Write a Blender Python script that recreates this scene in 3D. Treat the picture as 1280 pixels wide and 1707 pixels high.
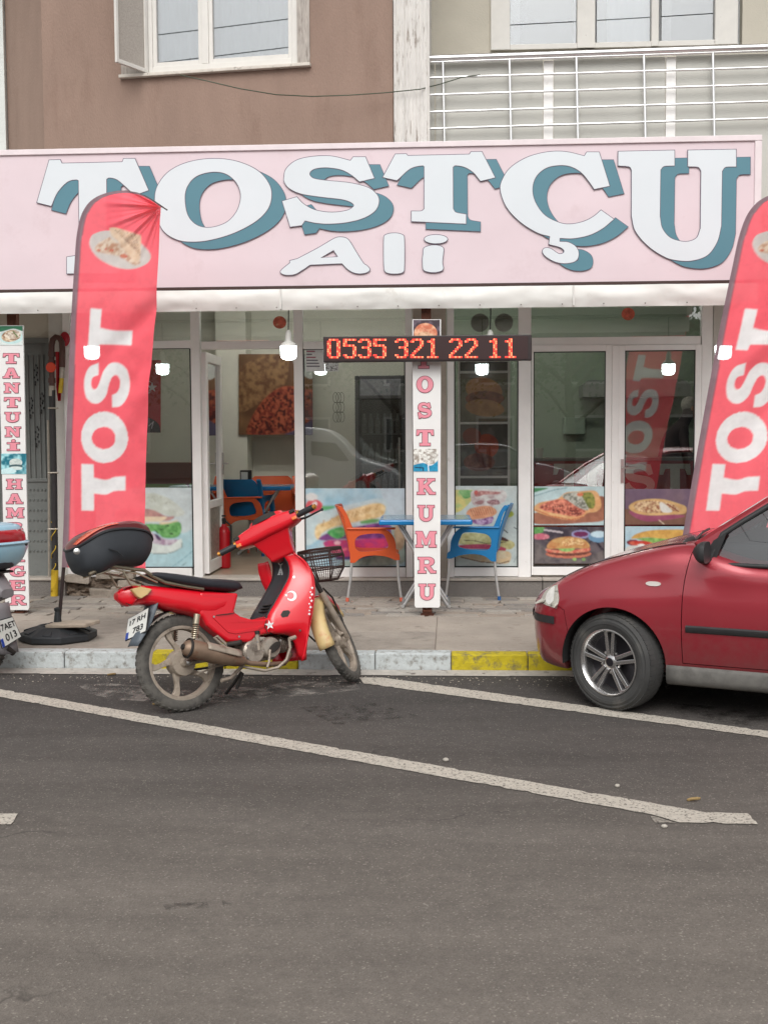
import bpy, bmesh, math, random
import numpy as np
from mathutils import Vector, Matrix, noise
from mathutils.geometry import tessellate_polygon
random.seed(7); rng = np.random.default_rng(7)
for _o in list(bpy.data.objects): bpy.data.objects.remove(_o)
SC = bpy.context.scene
COL = SC.collection
R = math.radians
# ------------------------------------------------------------------ camera
F, CAMZ = 1950.0, 1.61                     # focal length in photo pixels (photo 1280 wide), eye height
YAW, PITCH, ROLL = R(3.2), math.atan(125.5 / 1950.0), -0.006
CR = Matrix.Rotation(YAW, 3, 'Z') @ Matrix.Rotation(math.pi / 2 - PITCH, 3, 'X') @ Matrix.Rotation(ROLL, 3, 'Z')
CC = Vector((0, 0, CAMZ))
cam = bpy.data.cameras.new('camera'); cam_o = bpy.data.objects.new('camera', cam); COL.objects.link(cam_o)
cam_o.matrix_world = Matrix.Translation(CC) @ CR.to_4x4()
cam.sensor_fit = 'HORIZONTAL'; cam.sensor_width = 36.0; cam.lens = 36.0 * F / 1280.0
cam.clip_start = 0.05; cam.clip_end = 500
SC.camera = cam_o
# ------------------------------------------------------------------ sky, sun, exposure (overcast)
W = bpy.data.worlds.new('World'); SC.world = W; W.use_nodes = True
wn = W.node_tree.nodes; wl = W.node_tree.links
SUN_EL, SUN_AZ = R(46), R(181)             # azimuth clockwise from +Y: straight behind the camera
sky = wn.new('ShaderNodeTexSky'); sky.sky_type = 'NISHITA'; sky.sun_disc = False
sky.sun_elevation = SUN_EL; sky.sun_rotation = SUN_AZ; sky.dust_density = 4.0; sky.air_density = 1.0
hs = wn.new('ShaderNodeHueSaturation'); hs.inputs['Saturation'].default_value = 0.12
wl.new(sky.outputs[0], hs.inputs['Color'])
bg = wn['Background']; bg.inputs['Strength'].default_value = 0.15
wl.new(hs.outputs[0], bg.inputs['Color'])
sun = bpy.data.lights.new('sun', 'SUN'); sun.energy = 1.1; sun.angle = R(45); sun.color = (1.0, 0.97, 0.93)
sun_o = bpy.data.objects.new('sun', sun); COL.objects.link(sun_o)
_sd = Vector((math.sin(SUN_AZ) * math.cos(SUN_EL), math.cos(SUN_AZ) * math.cos(SUN_EL), math.sin(SUN_EL)))
sun_o.rotation_euler = (-_sd).to_track_quat('-Z', 'Y').to_euler()
sun_o.location = (0, -6, 12)
SC.view_settings.view_transform = 'Standard'; SC.view_settings.look = 'None'
SC.view_settings.exposure = 0.15; SC.view_settings.gamma = 1.0; SC.view_settings.use_curve_mapping = False
# ------------------------------------------------------------------ photo measurements -> place
def ray(px, py): return CR @ Vector(((px - 640) / F, -(py - 853.5) / F, -1.0))
def P(px, py, Y):                          # a point on the upright plane at distance Y
    d = ray(px, py); return CC + d * ((Y - CC.y) / d.y)
def G(px, py, z=0.0):                      # a point on the level plane z
    d = ray(px, py); return CC + d * ((z - CC.z) / d.z)
def X(px, Y, py=728): return P(px, py, Y).x
def Z(py, Y, px=640): return P(px, py, Y).z
# ------------------------------------------------------------------ materials
def s(r, g, b):
    f = lambda c: (c / 255 / 12.92) if c / 255 <= 0.04045 else ((c / 255 + 0.055) / 1.055) ** 2.4
    return (f(r), f(g), f(b))
MATS = {}
def _lk(nt, a, b): nt.links.new(a, b)
def M(name, col=(.5, .5, .5), rough=.5, metal=0.0, n=None, b=None, dirt=None, emit=None, coat=0, spec=.5, attr=None, trans=0, stretch=None, alpha=None, weave=None):
    """n=(scale, amount)   b=(scale, strength)   dirt=(colour, scale, threshold, softness)"""
    if name in MATS: return MATS[name]
    m = bpy.data.materials.new(name); m.use_nodes = True; nt = m.node_tree; N = nt.nodes
    bs = N['Principled BSDF']; out = N['Material Output']
    bs.inputs['Roughness'].default_value = rough; bs.inputs['Metallic'].default_value = metal
    bs.inputs['Specular IOR Level'].default_value = spec
    bs.inputs['Base Color'].default_value = (*col, 1)
    if coat: bs.inputs['Coat Weight'].default_value = coat; bs.inputs['Coat Roughness'].default_value = .06
    tc = N.new('ShaderNodeTexCoord'); src = tc.outputs['Object']
    if stretch:
        mp = N.new('ShaderNodeMapping'); mp.inputs['Scale'].default_value = stretch; _lk(nt, src, mp.inputs[0]); src = mp.outputs[0]
    cur = None
    if attr:
        at = N.new('ShaderNodeAttribute'); at.attribute_name = attr; cur = at.outputs['Color']
    if n:
        nz = N.new('ShaderNodeTexNoise'); nz.inputs['Scale'].default_value = n[0]; nz.inputs['Detail'].default_value = 4; nz.inputs['Roughness'].default_value = .65
        _lk(nt, src, nz.inputs['Vector'])
        mr = N.new('ShaderNodeMapRange'); mr.inputs[1].default_value = .3; mr.inputs[2].default_value = .7
        mr.inputs[3].default_value = 1 - n[1]; mr.inputs[4].default_value = 1 + n[1]; _lk(nt, nz.outputs[0], mr.inputs[0])
        vm = N.new('ShaderNodeVectorMath'); vm.operation = 'SCALE'
        if cur: _lk(nt, cur, vm.inputs[0])
        else: vm.inputs[0].default_value = col
        _lk(nt, mr.outputs[0], vm.inputs['Scale']); cur = vm.outputs[0]
    if dirt:
        nz = N.new('ShaderNodeTexNoise'); nz.inputs['Scale'].default_value = dirt[1]; nz.inputs['Detail'].default_value = 5; nz.inputs['Roughness'].default_value = .7
        _lk(nt, src, nz.inputs['Vector'])
        mr = N.new('ShaderNodeMapRange'); mr.inputs[1].default_value = dirt[2]; mr.inputs[2].default_value = dirt[2] + dirt[3]; _lk(nt, nz.outputs[0], mr.inputs[0])
        mx = N.new('ShaderNodeMix'); mx.data_type = 'RGBA'
        _lk(nt, mr.outputs[0], mx.inputs[0])
        if cur: _lk(nt, cur, mx.inputs[6])
        else: mx.inputs[6].default_value = (*col, 1)
        mx.inputs[7].default_value = (*dirt[0], 1); cur = mx.outputs[2]
    if cur: _lk(nt, cur, bs.inputs['Base Color'])
    if b:
        nz = N.new('ShaderNodeTexNoise'); nz.inputs['Scale'].default_value = b[0]; nz.inputs['Detail'].default_value = 2
        _lk(nt, src, nz.inputs['Vector'])
        bp = N.new('ShaderNodeBump'); bp.inputs['Strength'].default_value = b[1]; bp.inputs['Distance'].default_value = .01
        _lk(nt, nz.outputs[0], bp.inputs['Height']); _lk(nt, bp.outputs[0], bs.inputs['Normal'])
    if emit:
        bs.inputs['Emission Color'].default_value = (*emit[0], 1); bs.inputs['Emission Strength'].default_value = emit[1]
    if trans:                                # cloth: light comes through, thin weave lets a little be seen
        tl = N.new('ShaderNodeBsdfTranslucent'); ms = N.new('ShaderNodeMixShader'); ms.inputs[0].default_value = trans
        tr = N.new('ShaderNodeBsdfTransparent'); m2 = N.new('ShaderNodeMixShader'); m2.inputs[0].default_value = weave or 0
        if cur: _lk(nt, cur, tl.inputs[0])
        else: tl.inputs[0].default_value = (*col, 1)
        _lk(nt, bs.outputs[0], ms.inputs[1]); _lk(nt, tl.outputs[0], ms.inputs[2])
        _lk(nt, ms.outputs[0], m2.inputs[1]); _lk(nt, tr.outputs[0], m2.inputs[2]); _lk(nt, m2.outputs[0], out.inputs[0])
    if alpha:                                # a stain: (noise scale, threshold, softness, max)
        nz = N.new('ShaderNodeTexNoise'); nz.inputs['Scale'].default_value = alpha[0]; nz.inputs['Detail'].default_value = 10; nz.inputs['Roughness'].default_value = .7
        _lk(nt, src, nz.inputs['Vector'])
        mr = N.new('ShaderNodeMapRange'); mr.inputs[1].default_value = alpha[1]; mr.inputs[2].default_value = alpha[1] + alpha[2]; mr.inputs[4].default_value = alpha[3]
        _lk(nt, nz.outputs[0], mr.inputs[0]); _lk(nt, mr.outputs[0], bs.inputs['Alpha'])
    MATS[name] = m; return m
def glass_mat(name, tint, refl=1.0, rough=0.0):
    if name in MATS: return MATS[name]
    m = bpy.data.materials.new(name); m.use_nodes = True; nt = m.node_tree; N = nt.nodes
    N.remove(N['Principled BSDF']); out = N['Material Output']
    t = N.new('ShaderNodeBsdfTransparent'); t.inputs[0].default_value = (*tint, 1)
    g = N.new('ShaderNodeBsdfGlossy'); g.inputs['Roughness'].default_value = rough
    fr = N.new('ShaderNodeFresnel'); fr.inputs[0].default_value = 1.52
    mm = N.new('ShaderNodeMath'); mm.operation = 'MULTIPLY'; mm.inputs[1].default_value = refl; mm.use_clamp = True
    mx = N.new('ShaderNodeMixShader')
    _lk(nt, fr.outputs[0], mm.inputs[0]); _lk(nt, mm.outputs[0], mx.inputs[0]); _lk(nt, t.outputs[0], mx.inputs[1]); _lk(nt, g.outputs[0], mx.inputs[2]); _lk(nt, mx.outputs[0], out.inputs[0])
    MATS[name] = m; return m
# ------------------------------------------------------------------ mesh building
class MB:
    def __init__(self): self.v = []; self.f = []
    def add(self, vs, fs):
        k = len(self.v); self.v += [tuple(p) for p in vs]; self.f += [tuple(i + k for i in f) for f in fs]; return self
    def box(self, x0, x1, y0, y1, z0, z1):
        return self.add([(x0, y0, z0), (x1, y0, z0), (x1, y1, z0), (x0, y1, z0), (x0, y0, z1), (x1, y0, z1), (x1, y1, z1), (x0, y1, z1)],
                        [(0, 3, 2, 1), (4, 5, 6, 7), (0, 1, 5, 4), (1, 2, 6, 5), (2, 3, 7, 6), (3, 0, 4, 7)])
    def hexa(self, a, d):                  # front quad a (4 points) pushed by vector d
        d = Vector(d); a = [Vector(p) for p in a]
        return self.add(a + [p + d for p in a], [(0, 1, 2, 3), (7, 6, 5, 4), (0, 4, 5, 1), (1, 5, 6, 2), (2, 6, 7, 3), (3, 7, 4, 0)])
    def tube(self, pts, r, n=8, closed=False, caps=True):
        pts = [Vector(p) for p in pts]; m = len(pts)
        rs = r if isinstance(r, (list, tuple)) else [r] * m
        T = []
        for i in range(m):
            a = pts[(i - 1) % m] if (closed or i > 0) else pts[i]; b_ = pts[(i + 1) % m] if (closed or i < m - 1) else pts[i]
            T.append((b_ - a).normalized())
        u = T[0].orthogonal().normalized(); vs = []
        for i in range(m):
            u = (u - T[i] * u.dot(T[i])).normalized(); w = T[i].cross(u)
            for k in range(n):
                a = 2 * math.pi * k / n; vs.append(pts[i] + (u * math.cos(a) + w * math.sin(a)) * rs[i])
        fs = []
        for i in range(m if closed else m - 1):
            j = (i + 1) % m
            for k in range(n): fs.append((i * n + k, i * n + (k + 1) % n, j * n + (k + 1) % n, j * n + k))
        if caps and not closed: fs += [tuple(range(n - 1, -1, -1)), tuple((m - 1) * n + k for k in range(n))]
        return self.add(vs, fs)
    def lathe(self, prof, o, ax, n=24, cap=True):        # prof: (radius, along axis)
        o = Vector(o); ax = Vector(ax).normalized(); u = ax.orthogonal().normalized(); w = ax.cross(u); vs = []; fs = []
        for r, h in prof:
            for k in range(n):
                a = 2 * math.pi * k / n; vs.append(o + ax * h + (u * math.cos(a) + w * math.sin(a)) * r)
        for i in range(len(prof) - 1):
            for k in range(n): fs.append((i * n + k, i * n + (k + 1) % n, (i + 1) * n + (k + 1) % n, (i + 1) * n + k))
        if cap: fs += [tuple(range(n - 1, -1, -1)), tuple((len(prof) - 1) * n + k for k in range(n))]
        return self.add(vs, fs)
    def prism(self, loops, f, d0, d1):     # flat outline(s) with holes -> solid; f(x, y, depth) gives the point
        loops = [[tuple(p[:2]) for p in l] for l in loops]
        flat = [p for l in loops for p in l]
        tr = tessellate_polygon([[Vector((p[0], p[1], 0)) for p in l] for l in loops]); k = len(flat)
        vs = [f(p[0], p[1], d0) for p in flat] + [f(p[0], p[1], d1) for p in flat]; fs = []
        for t in tr: fs.append(tuple(t)); fs.append(tuple(i + k for i in reversed(t)))
        q = 0
        for l in loops:
            for i in range(len(l)):
                a = q + i; b_ = q + (i + 1) % len(l); fs.append((a, b_, b_ + k, a + k))
            q += len(l)
        return self.add(vs, fs)
    def loft(self, rings, caps=True, closed=True):
        n = len(rings[0]); vs = [p for r in rings for p in r]; fs = []
        for i in range(len(rings) - 1):
            for k in range(n if closed else n - 1): fs.append((i * n + k, i * n + (k + 1) % n, (i + 1) * n + (k + 1) % n, (i + 1) * n + k))
        if caps and closed: fs += [tuple(range(n - 1, -1, -1)), tuple((len(rings) - 1) * n + k for k in range(n))]
        return self.add(vs, fs)
    def ball(self, c, r, nu=10, nv=6):
        c = Vector(c); r = r if isinstance(r, tuple) else (r, r, r)
        rings = []
        for i in range(nv + 1):
            t = math.pi * (i + .0001) / (nv + .0002)
            rings.append([c + Vector((r[0] * math.sin(t) * math.cos(2 * math.pi * k / nu), r[1] * math.sin(t) * math.sin(2 * math.pi * k / nu), -r[2] * math.cos(t))) for k in range(nu)])
        return self.loft(rings)
    def xf(self, m): self.v = [tuple(m @ Vector(p)) for p in self.v]; return self
    def mesh(self, name, smooth=None):
        me = bpy.data.meshes.new(name); me.from_pydata(self.v, [], self.f)
        bm = bmesh.new(); bm.from_mesh(me); bmesh.ops.recalc_face_normals(bm, faces=bm.faces); bm.to_mesh(me); bm.free()
        if smooth:
            me.polygons.foreach_set('use_smooth', [True] * len(me.polygons)); me.set_sharp_from_angle(angle=R(smooth))
        return me
    def build(self, name, mat, parent=None, smooth=None, bevel=0, seg=2, world=True):
        return put(name, self.mesh(name, smooth), mat, parent, bevel, seg, world)
def put(name, me, mat, parent=None, bevel=0, seg=2, world=True):
    o = bpy.data.objects.new(name, me); COL.objects.link(o)
    if mat and not me.materials: me.materials.append(mat)
    if bevel:
        md = o.modifiers.new('bevel', 'BEVEL'); md.width = bevel; md.segments = seg; md.limit_method = 'ANGLE'; md.angle_limit = R(35)
    if parent:
        o.parent = parent
        if world and parent.parent is None and parent.type == 'EMPTY': o.matrix_parent_inverse = parent.matrix_basis.inverted()
    return o
def tag(o, label=None, cat=None, group=None, kind=None):
    for k, v in (('label', label), ('category', cat), ('group', group), ('kind', kind)):
        if v: o[k] = v
    return o
def thing(name, label, cat, loc=(0, 0, 0), rz=0.0, group=None):
    o = bpy.data.objects.new(name, None); COL.objects.link(o); o.empty_display_size = .1
    o.matrix_basis = Matrix.Translation(Vector(loc)) @ Matrix.Rotation(rz, 4, 'Z')
    return tag(o, label, cat, group)
def copy_tree(o, parent=None):
    c = o.copy(); COL.objects.link(c)
    if parent: c.parent = parent; c.matrix_parent_inverse = o.matrix_parent_inverse.copy()
    for ch in list(o.children): copy_tree(ch, c)
    return c
def box(name, mat, parent, x0, x1, y0, y1, z0, z1, bevel=0, **k): return MB().box(x0, x1, y0, y1, z0, z1).build(name, mat, parent, bevel=bevel, **k)
def evaluated(o):
    dg = bpy.context.evaluated_depsgraph_get(); dg.update(); return bpy.data.meshes.new_from_object(o.evaluated_get(dg))
# curves -------------------------------------------------------------
def smooth_loop(pts, k=6, closed=True):    # Catmull-Rom through points; (x, y, 1) marks a corner
    n = len(pts); out = []
    for i in range(n if closed else n - 1):
        a, b_ = pts[i], pts[(i + 1) % n]; p, q = pts[(i - 1) % n], pts[(i + 2) % n]
        A, B = Vector(a[:2]), Vector(b_[:2]); ca, cb = len(a) > 2, len(b_) > 2
        if ca and cb: out.append(tuple(A)); continue
        d = (B - A)
        ta = d if (ca or (not closed and i == 0)) else (B - Vector(p[:2])) * .5
        tb = d if (cb or (not closed and i == n - 2)) else (Vector(q[:2]) - A) * .5
        L = d.length
        if ta.length > L * 1.2: ta = ta.normalized() * L * 1.2
        if tb.length > L * 1.2: tb = tb.normalized() * L * 1.2
        for j in range(k):
            t = j / k; h1 = 2 * t ** 3 - 3 * t * t + 1; h2 = t ** 3 - 2 * t * t + t; h3 = -2 * t ** 3 + 3 * t * t; h4 = t ** 3 - t * t
            out.append(tuple(A * h1 + ta * h2 + B * h3 + tb * h4))
    if not closed: out.append(tuple(pts[-1][:2]))
    return out
def area(l): return .5 * sum(l[i][0] * l[(i + 1) % len(l)][1] - l[(i + 1) % len(l)][0] * l[i][1] for i in range(len(l)))
def grow(l, d):                            # push a closed outline outwards by d
    n = len(l); sg = 1 if area(l) > 0 else -1; out = []
    for i in range(n):
        a, b_, c = Vector(l[i - 1]), Vector(l[i]), Vector(l[(i + 1) % n])
        e1 = (b_ - a); e2 = (c - b_)
        if e1.length < 1e-9 or e2.length < 1e-9: out.append(tuple(b_)); continue
        n1 = Vector((e1.y, -e1.x)).normalized() * sg; n2 = Vector((e2.y, -e2.x)).normalized() * sg
        m_ = n1 + n2; q = max(.5, m_.length_squared / 2); out.append(tuple(b_ + m_ * (d / q)))
    return out
def ellipse(cx, cy, rx, ry, n=28, rot=0):
    c, s_ = math.cos(rot), math.sin(rot)
    return [(cx + rx * math.cos(2 * math.pi * i / n) * c - ry * math.sin(2 * math.pi * i / n) * s_, cy + rx * math.cos(2 * math.pi * i / n) * s_ + ry * math.sin(2 * math.pi * i / n) * c) for i in range(n)]
def interp(x, tab):                        # piecewise smooth table [(x, a, b, ...)]
    xs = [t[0] for t in tab]; return [float(np.interp(x, xs, [t[j] for t in tab])) for j in range(1, len(tab[0]))]
def interps(x, tab):                       # smooth (cubic) version
    xs = [t[0] for t in tab]; n = len(xs); x = min(max(x, xs[0]), xs[-1])
    i = max(0, min(n - 2, int(np.searchsorted(xs, x, side='right')) - 1)); h = xs[i + 1] - xs[i]; t = (x - xs[i]) / h; out = []
    for j in range(1, len(tab[0])):
        y = [r[j] for r in tab]
        d = lambda k: (y[min(k + 1, n - 1)] - y[max(k - 1, 0)]) / (xs[min(k + 1, n - 1)] - xs[max(k - 1, 0)])
        out.append((2 * t ** 3 - 3 * t * t + 1) * y[i] + (t ** 3 - 2 * t * t + t) * h * d(i) + (-2 * t ** 3 + 3 * t * t) * y[i + 1] + (t ** 3 - t * t) * h * d(i + 1))
    return out
# printed pictures: a fine sheet whose colour attribute is painted here, in code ----------
def inside(px, py, poly):
    m = np.zeros(px.shape, bool); n = len(poly)
    for i in range(n):
        x0, y0 = poly[i]; x1, y1 = poly[(i + 1) % n]
        if y0 == y1: continue
        c = ((y0 > py) != (y1 > py)) & (px < (x1 - x0) * (py - y0) / (y1 - y0) + x0); m ^= c
    return m
def vnoise(px, py, sc, seed=0):            # value noise, 0..1
    r = np.random.default_rng(seed).random((64, 64)); x = px / sc; y = py / sc
    xi = np.floor(x).astype(int); yi = np.floor(y).astype(int); fx = x - xi; fy = y - yi; fx = fx * fx * (3 - 2 * fx); fy = fy * fy * (3 - 2 * fy)
    g = lambda a, b_: r[a % 64, b_ % 64]
    return (g(xi, yi) * (1 - fx) + g(xi + 1, yi) * fx) * (1 - fy) + (g(xi, yi + 1) * (1 - fx) + g(xi + 1, yi + 1) * fx) * fy
class Paint:
    def __init__(self, px, py, base): self.x = px; self.y = py; self.c = np.empty(px.shape + (3,)); self.c[:] = s(*base); self.h = float(np.median(np.abs(np.diff(px, axis=1)))) * .5, float(np.median(np.abs(np.diff(py, axis=0)))) * .5
    def mask(self, m, col, nz=None):
        al = None
        if m.dtype != bool: al = m; m = al > 0; al = al[m][:, None]
        c = np.array(s(*col)); k = np.broadcast_to(c, self.c[m].shape).copy()
        if nz:                             # nz = (size, amount, other colour, seed)
            v = vnoise(self.x[m], self.y[m], nz[0], nz[3] if len(nz) > 3 else 1) * .65 + vnoise(self.x[m], self.y[m], nz[0] * .4, 9) * .35
            v = np.clip((v - .5) * 2.6 * nz[1] + .5 * nz[1], 0, 1)[:, None]; k = k * (1 - v) + np.array(s(*nz[2])) * v
        self.c[m] = k if al is None else self.c[m] * (1 - al) + k * al; return self
    def poly(self, pts, col, nz=None, k=5):
        l = smooth_loop(pts, k); return self.mask(sum(inside(self.x + a * self.h[0], self.y + b_ * self.h[1], l).astype(float) for a, b_ in ((-.75, -.25), (-.25, .75), (.25, -.75), (.75, .25))) / 4, col, nz)
    def finish(self, amt=.13, seed=3):           # soften like a photograph and give it light and dark mottling
        c = self.c; p = np.pad(c, ((1, 1), (1, 1), (0, 0)), 'edge'); c = (p[1:-1, 1:-1] * 4 + p[:-2, 1:-1] * 2 + p[2:, 1:-1] * 2 + p[1:-1, :-2] * 2 + p[1:-1, 2:] * 2 + p[:-2, :-2] + p[2:, 2:] + p[:-2, 2:] + p[2:, :-2]) / 16
        w = self.h[0] * 2; v = (vnoise(self.x, self.y, w * 5, seed) - .5) * 1.2 + (vnoise(self.x, self.y, w * 16, seed + 1) - .5) * 1.1 + (vnoise(self.x, self.y, w * 2.2, seed + 2) - .5) * .8
        self.c = np.clip(c * (1 + amt * 1.6 * v)[..., None], 0, 1)
    def ell(self, cx, cy, rx, ry, col, nz=None, rot=0):
        dx = self.x - cx; dy = self.y - cy; c, s_ = math.cos(rot), math.sin(rot); u = dx * c + dy * s_; w = -dx * s_ + dy * c
        return self.mask((u / rx) ** 2 + (w / ry) ** 2 < 1, col, nz)
    def line(self, pts, w, col):
        for (x0, y0), (x1, y1) in zip(pts[:-1], pts[1:]):
            dx, dy = x1 - x0, y1 - y0; L = dx * dx + dy * dy; t = np.clip(((self.x - x0) * dx + (self.y - y0) * dy) / L, 0, 1)
            self.mask((self.x - x0 - t * dx) ** 2 + (self.y - y0 - t * dy) ** 2 < w * w / 4, col)
        return self
def set_colours(me, cols):
    a = me.color_attributes.new('print', 'FLOAT_COLOR', 'POINT'); c = np.ones((len(me.vertices), 4)); c[:, :3] = cols.reshape(-1, 3); a.data.foreach_set('color', c.ravel().astype(np.float32))
PRINT = M('printed_vinyl', rough=.38, attr='print', n=(6, .05))
def picture(name, rect, size, Y, painter, parent, base=(200, 215, 220), thick=.003, frame=None, pxrect=None, mat=None, world=True):
    """rect = picture's place in the photo (left, top, right, bottom) on the plane Y; size = own drawing units (w, h)"""
    l, t, r_, b_ = rect; w, h = size; nx = 120; ny = max(20, int(nx * (b_ - t) / (r_ - l)))
    gx, gy = np.meshgrid(np.linspace(0, w, nx), np.linspace(0, h, ny)); p = Paint(gx, gy, base); painter(p); p.finish(.06)
    A, B, C_, D = P(l, t, Y), P(r_, t, Y), P(r_, b_, Y), P(l, b_, Y); u = (gx / w)[..., None]; v = (gy / h)[..., None]
    A, B, C_, D = [np.array(q) for q in (A, B, C_, D)]
    pos = ((A * (1 - u) + B * u) * (1 - v) + (D * (1 - u) + C_ * u) * v).reshape(-1, 3)
    k = nx * ny; ids = np.arange(k).reshape(ny, nx)
    f = np.stack([ids[:-1, :-1], ids[1:, :-1], ids[1:, 1:], ids[:-1, 1:]], -1).reshape(-1, 4).tolist()
    rim = list(ids[0, :]) + list(ids[1:, -1]) + list(ids[-1, -2::-1]) + list(ids[-2:0:-1, 0]); q = len(rim)
    back = pos[rim] + np.array((0, thick, 0)); vs = np.vstack([pos, back])
    f += [(rim[i], rim[(i + 1) % q], k + (i + 1) % q, k + i) for i in range(q)] + [tuple(range(k, k + q))]
    me = bpy.data.meshes.new(name); me.from_pydata(vs.tolist(), [], f); cols = np.vstack([p.c.reshape(-1, 3), p.c.reshape(-1, 3)[rim]]); set_colours(me, cols)
    return put(name, me, mat or PRINT, parent, world=world)
# lettering ------------------------------------------------------------
_a = lambda cx, cy, rx, ry, a0, a1, n=8: [(cx + rx * math.cos(R(a0 + (a1 - a0) * i / n)), cy + ry * math.sin(R(a0 + (a1 - a0) * i / n))) for i in range(n + 1)]
SLAB = {  # heavy slab serif capitals in a unit box (y up)
 'T': [[(.0, 1), (1, 1), (1.02, .66), (.9, .66), (.82, .84), (.66, .85), (.66, .16), (.82, .16), (.82, 0), (.18, 0), (.18, .16), (.34, .16), (.34, .85), (.18, .84), (.1, .66), (-.02, .66)]],
 'I': [[(.1, 1), (.9, 1), (.9, .85), (.7, .85), (.7, .15), (.9, .15), (.9, 0), (.1, 0), (.1, .15), (.3, .15), (.3, .85), (.1, .85)]],
 'H': [[(0, 1), (.44, 1), (.44, .86), (.34, .86), (.34, .6), (.66, .6), (.66, .86), (.56, .86), (.56, 1), (1, 1), (1, .86), (.92, .86), (.92, .14), (1, .14), (1, 0), (.56, 0), (.56, .14), (.66, .14), (.66, .42), (.34, .42), (.34, .14), (.44, .14), (.44, 0), (0, 0), (0, .14), (.08, .14), (.08, .86), (0, .86)]],
 'A': [[(.34, 1), (.66, 1), (.93, .14), (1.03, .14), (1.03, 0), (.58, 0), (.58, .14), (.66, .14), (.63, .26), (.37, .26), (.34, .14), (.42, .14), (.42, 0), (-.03, 0), (-.03, .14), (.07, .14), (.31, .86), (.26, .86)], [(.42, .4), (.58, .4), (.5, .72)]],
 'N': [[(0, 1), (.36, 1), (.7, .42), (.7, .86), (.58, .86), (.58, 1), (1, 1), (1, .86), (.9, .86), (.9, 0), (.7, 0), (.3, .66), (.3, .14), (.42, .14), (.42, 0), (0, 0), (0, .14), (.1, .14), (.1, .86), (0, .86)]],
 'M': [[(-.06, 1), (.3, 1), (.5, .5), (.7, 1), (1.06, 1), (1.06, .86), (.98, .86), (.98, .14), (1.06, .14), (1.06, 0), (.66, 0), (.66, .14), (.75, .14), (.75, .66), (.56, .14), (.44, .14), (.25, .66), (.25, .14), (.34, .14), (.34, 0), (-.06, 0), (-.06, .14), (.02, .14), (.02, .86), (-.06, .86)]],
 'U': [[(0, 1), (.45, 1), (.45, .86), (.34, .86), (.34, .35)] + _a(.51, .33, .17, .16, 180, 360, 8) + [(.68, .86), (.57, .86), (.57, 1), (1, 1), (1, .86), (.9, .86)] + _a(.5, .36, .4, .37, 0, -180, 12) + [(.1, .86), (0, .86)]],
 'O': [_a(.5, .5, .5, .52, 0, 360, 28)[:-1], _a(.5, .5, .21, .34, 0, 360, 20)[:-1]],
 'K': [[(0, 1), (.46, 1), (.46, .86), (.36, .86), (.36, .58), (.64, .86), (.56, .86), (.56, 1), (1, 1), (1, .86), (.88, .86), (.6, .58), (.9, .14), (1.03, .14), (1.03, 0), (.7, 0), (.42, .42), (.36, .36), (.36, .14), (.46, .14), (.46, 0), (0, 0), (0, .14), (.1, .14), (.1, .86), (0, .86)]],
 'R': [[(0, 1), (.6, 1)] + _a(.62, .73, .31, .27, 80, -70, 8) + [(.68, .44), (.9, .14), (1.03, .14), (1.03, 0), (.72, 0), (.46, .4), (.35, .4), (.35, .14), (.46, .14), (.46, 0), (0, 0), (0, .14), (.1, .14), (.1, .86), (0, .86)], [(.35, .85), (.55, .85)] + _a(.56, .7, .11, .15, 80, -80, 6) + [(.35, .55)]],
 'B': [[(0, 1), (.6, 1)] + _a(.62, .76, .28, .24, 80, -50, 7) + [(.78, .54)] + _a(.64, .28, .32, .28, 60, -85, 7) + [(.6, 0), (0, 0), (0, .14), (.1, .14), (.1, .86), (0, .86)], [(.35, .86), (.55, .86)] + _a(.55, .74, .1, .11, 80, -80, 5) + [(.35, .62)], [(.35, .46), (.57, .46)] + _a(.57, .3, .12, .15, 80, -80, 5) + [(.35, .14)]],
 'E': [[(0, 1), (.94, 1), (.94, .68), (.8, .68), (.74, .85), (.36, .85), (.36, .59), (.54, .59), (.56, .68), (.66, .68), (.66, .36), (.56, .36), (.54, .44), (.36, .44), (.36, .15), (.76, .15), (.84, .34), (.98, .34), (.96, 0), (0, 0), (0, .14), (.1, .14), (.1, .86), (0, .86)]],
 'G': [smooth_loop([(.9, 1, 1), (.9, .64, 1), (.78, .64, 1), (.68, .82), (.52, .87), (.36, .76), (.3, .5), (.36, .22), (.54, .13), (.66, .18, 1), (.66, .3, 1), (.52, .3, 1), (.52, .44, 1), (1.02, .44, 1), (1.02, .3, 1), (.92, .3, 1), (.92, .08, 1), (.74, .0), (.5, -.02), (.16, .1), (.02, .48), (.14, .88), (.46, 1.02), (.66, .99), (.76, .92, 1), (.79, 1, 1)], 4)],
}
SLAB['S'] = [[((x - 165) / 857, 1 - (y - 108) / 627) for x, y in smooth_loop([(180, 300), (200, 220), (290, 145), (430, 112), (600, 108), (770, 148, 1), (795, 115, 1), (902, 115, 1), (980, 303, 1), (850, 333, 1), (780, 275), (690, 228), (560, 208), (450, 220), (405, 262), (440, 305), (560, 325), (760, 345), (920, 385), (1000, 445), (1022, 510), (990, 590), (890, 655), (740, 695), (580, 708), (460, 700), (365, 680, 1), (335, 722, 1), (235, 735, 1), (165, 508, 1), (293, 470, 1), (350, 530), (450, 585), (600, 608), (740, 590), (800, 550), (770, 515), (690, 490), (500, 468), (330, 440), (230, 395), (185, 340)], 3)]]
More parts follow.
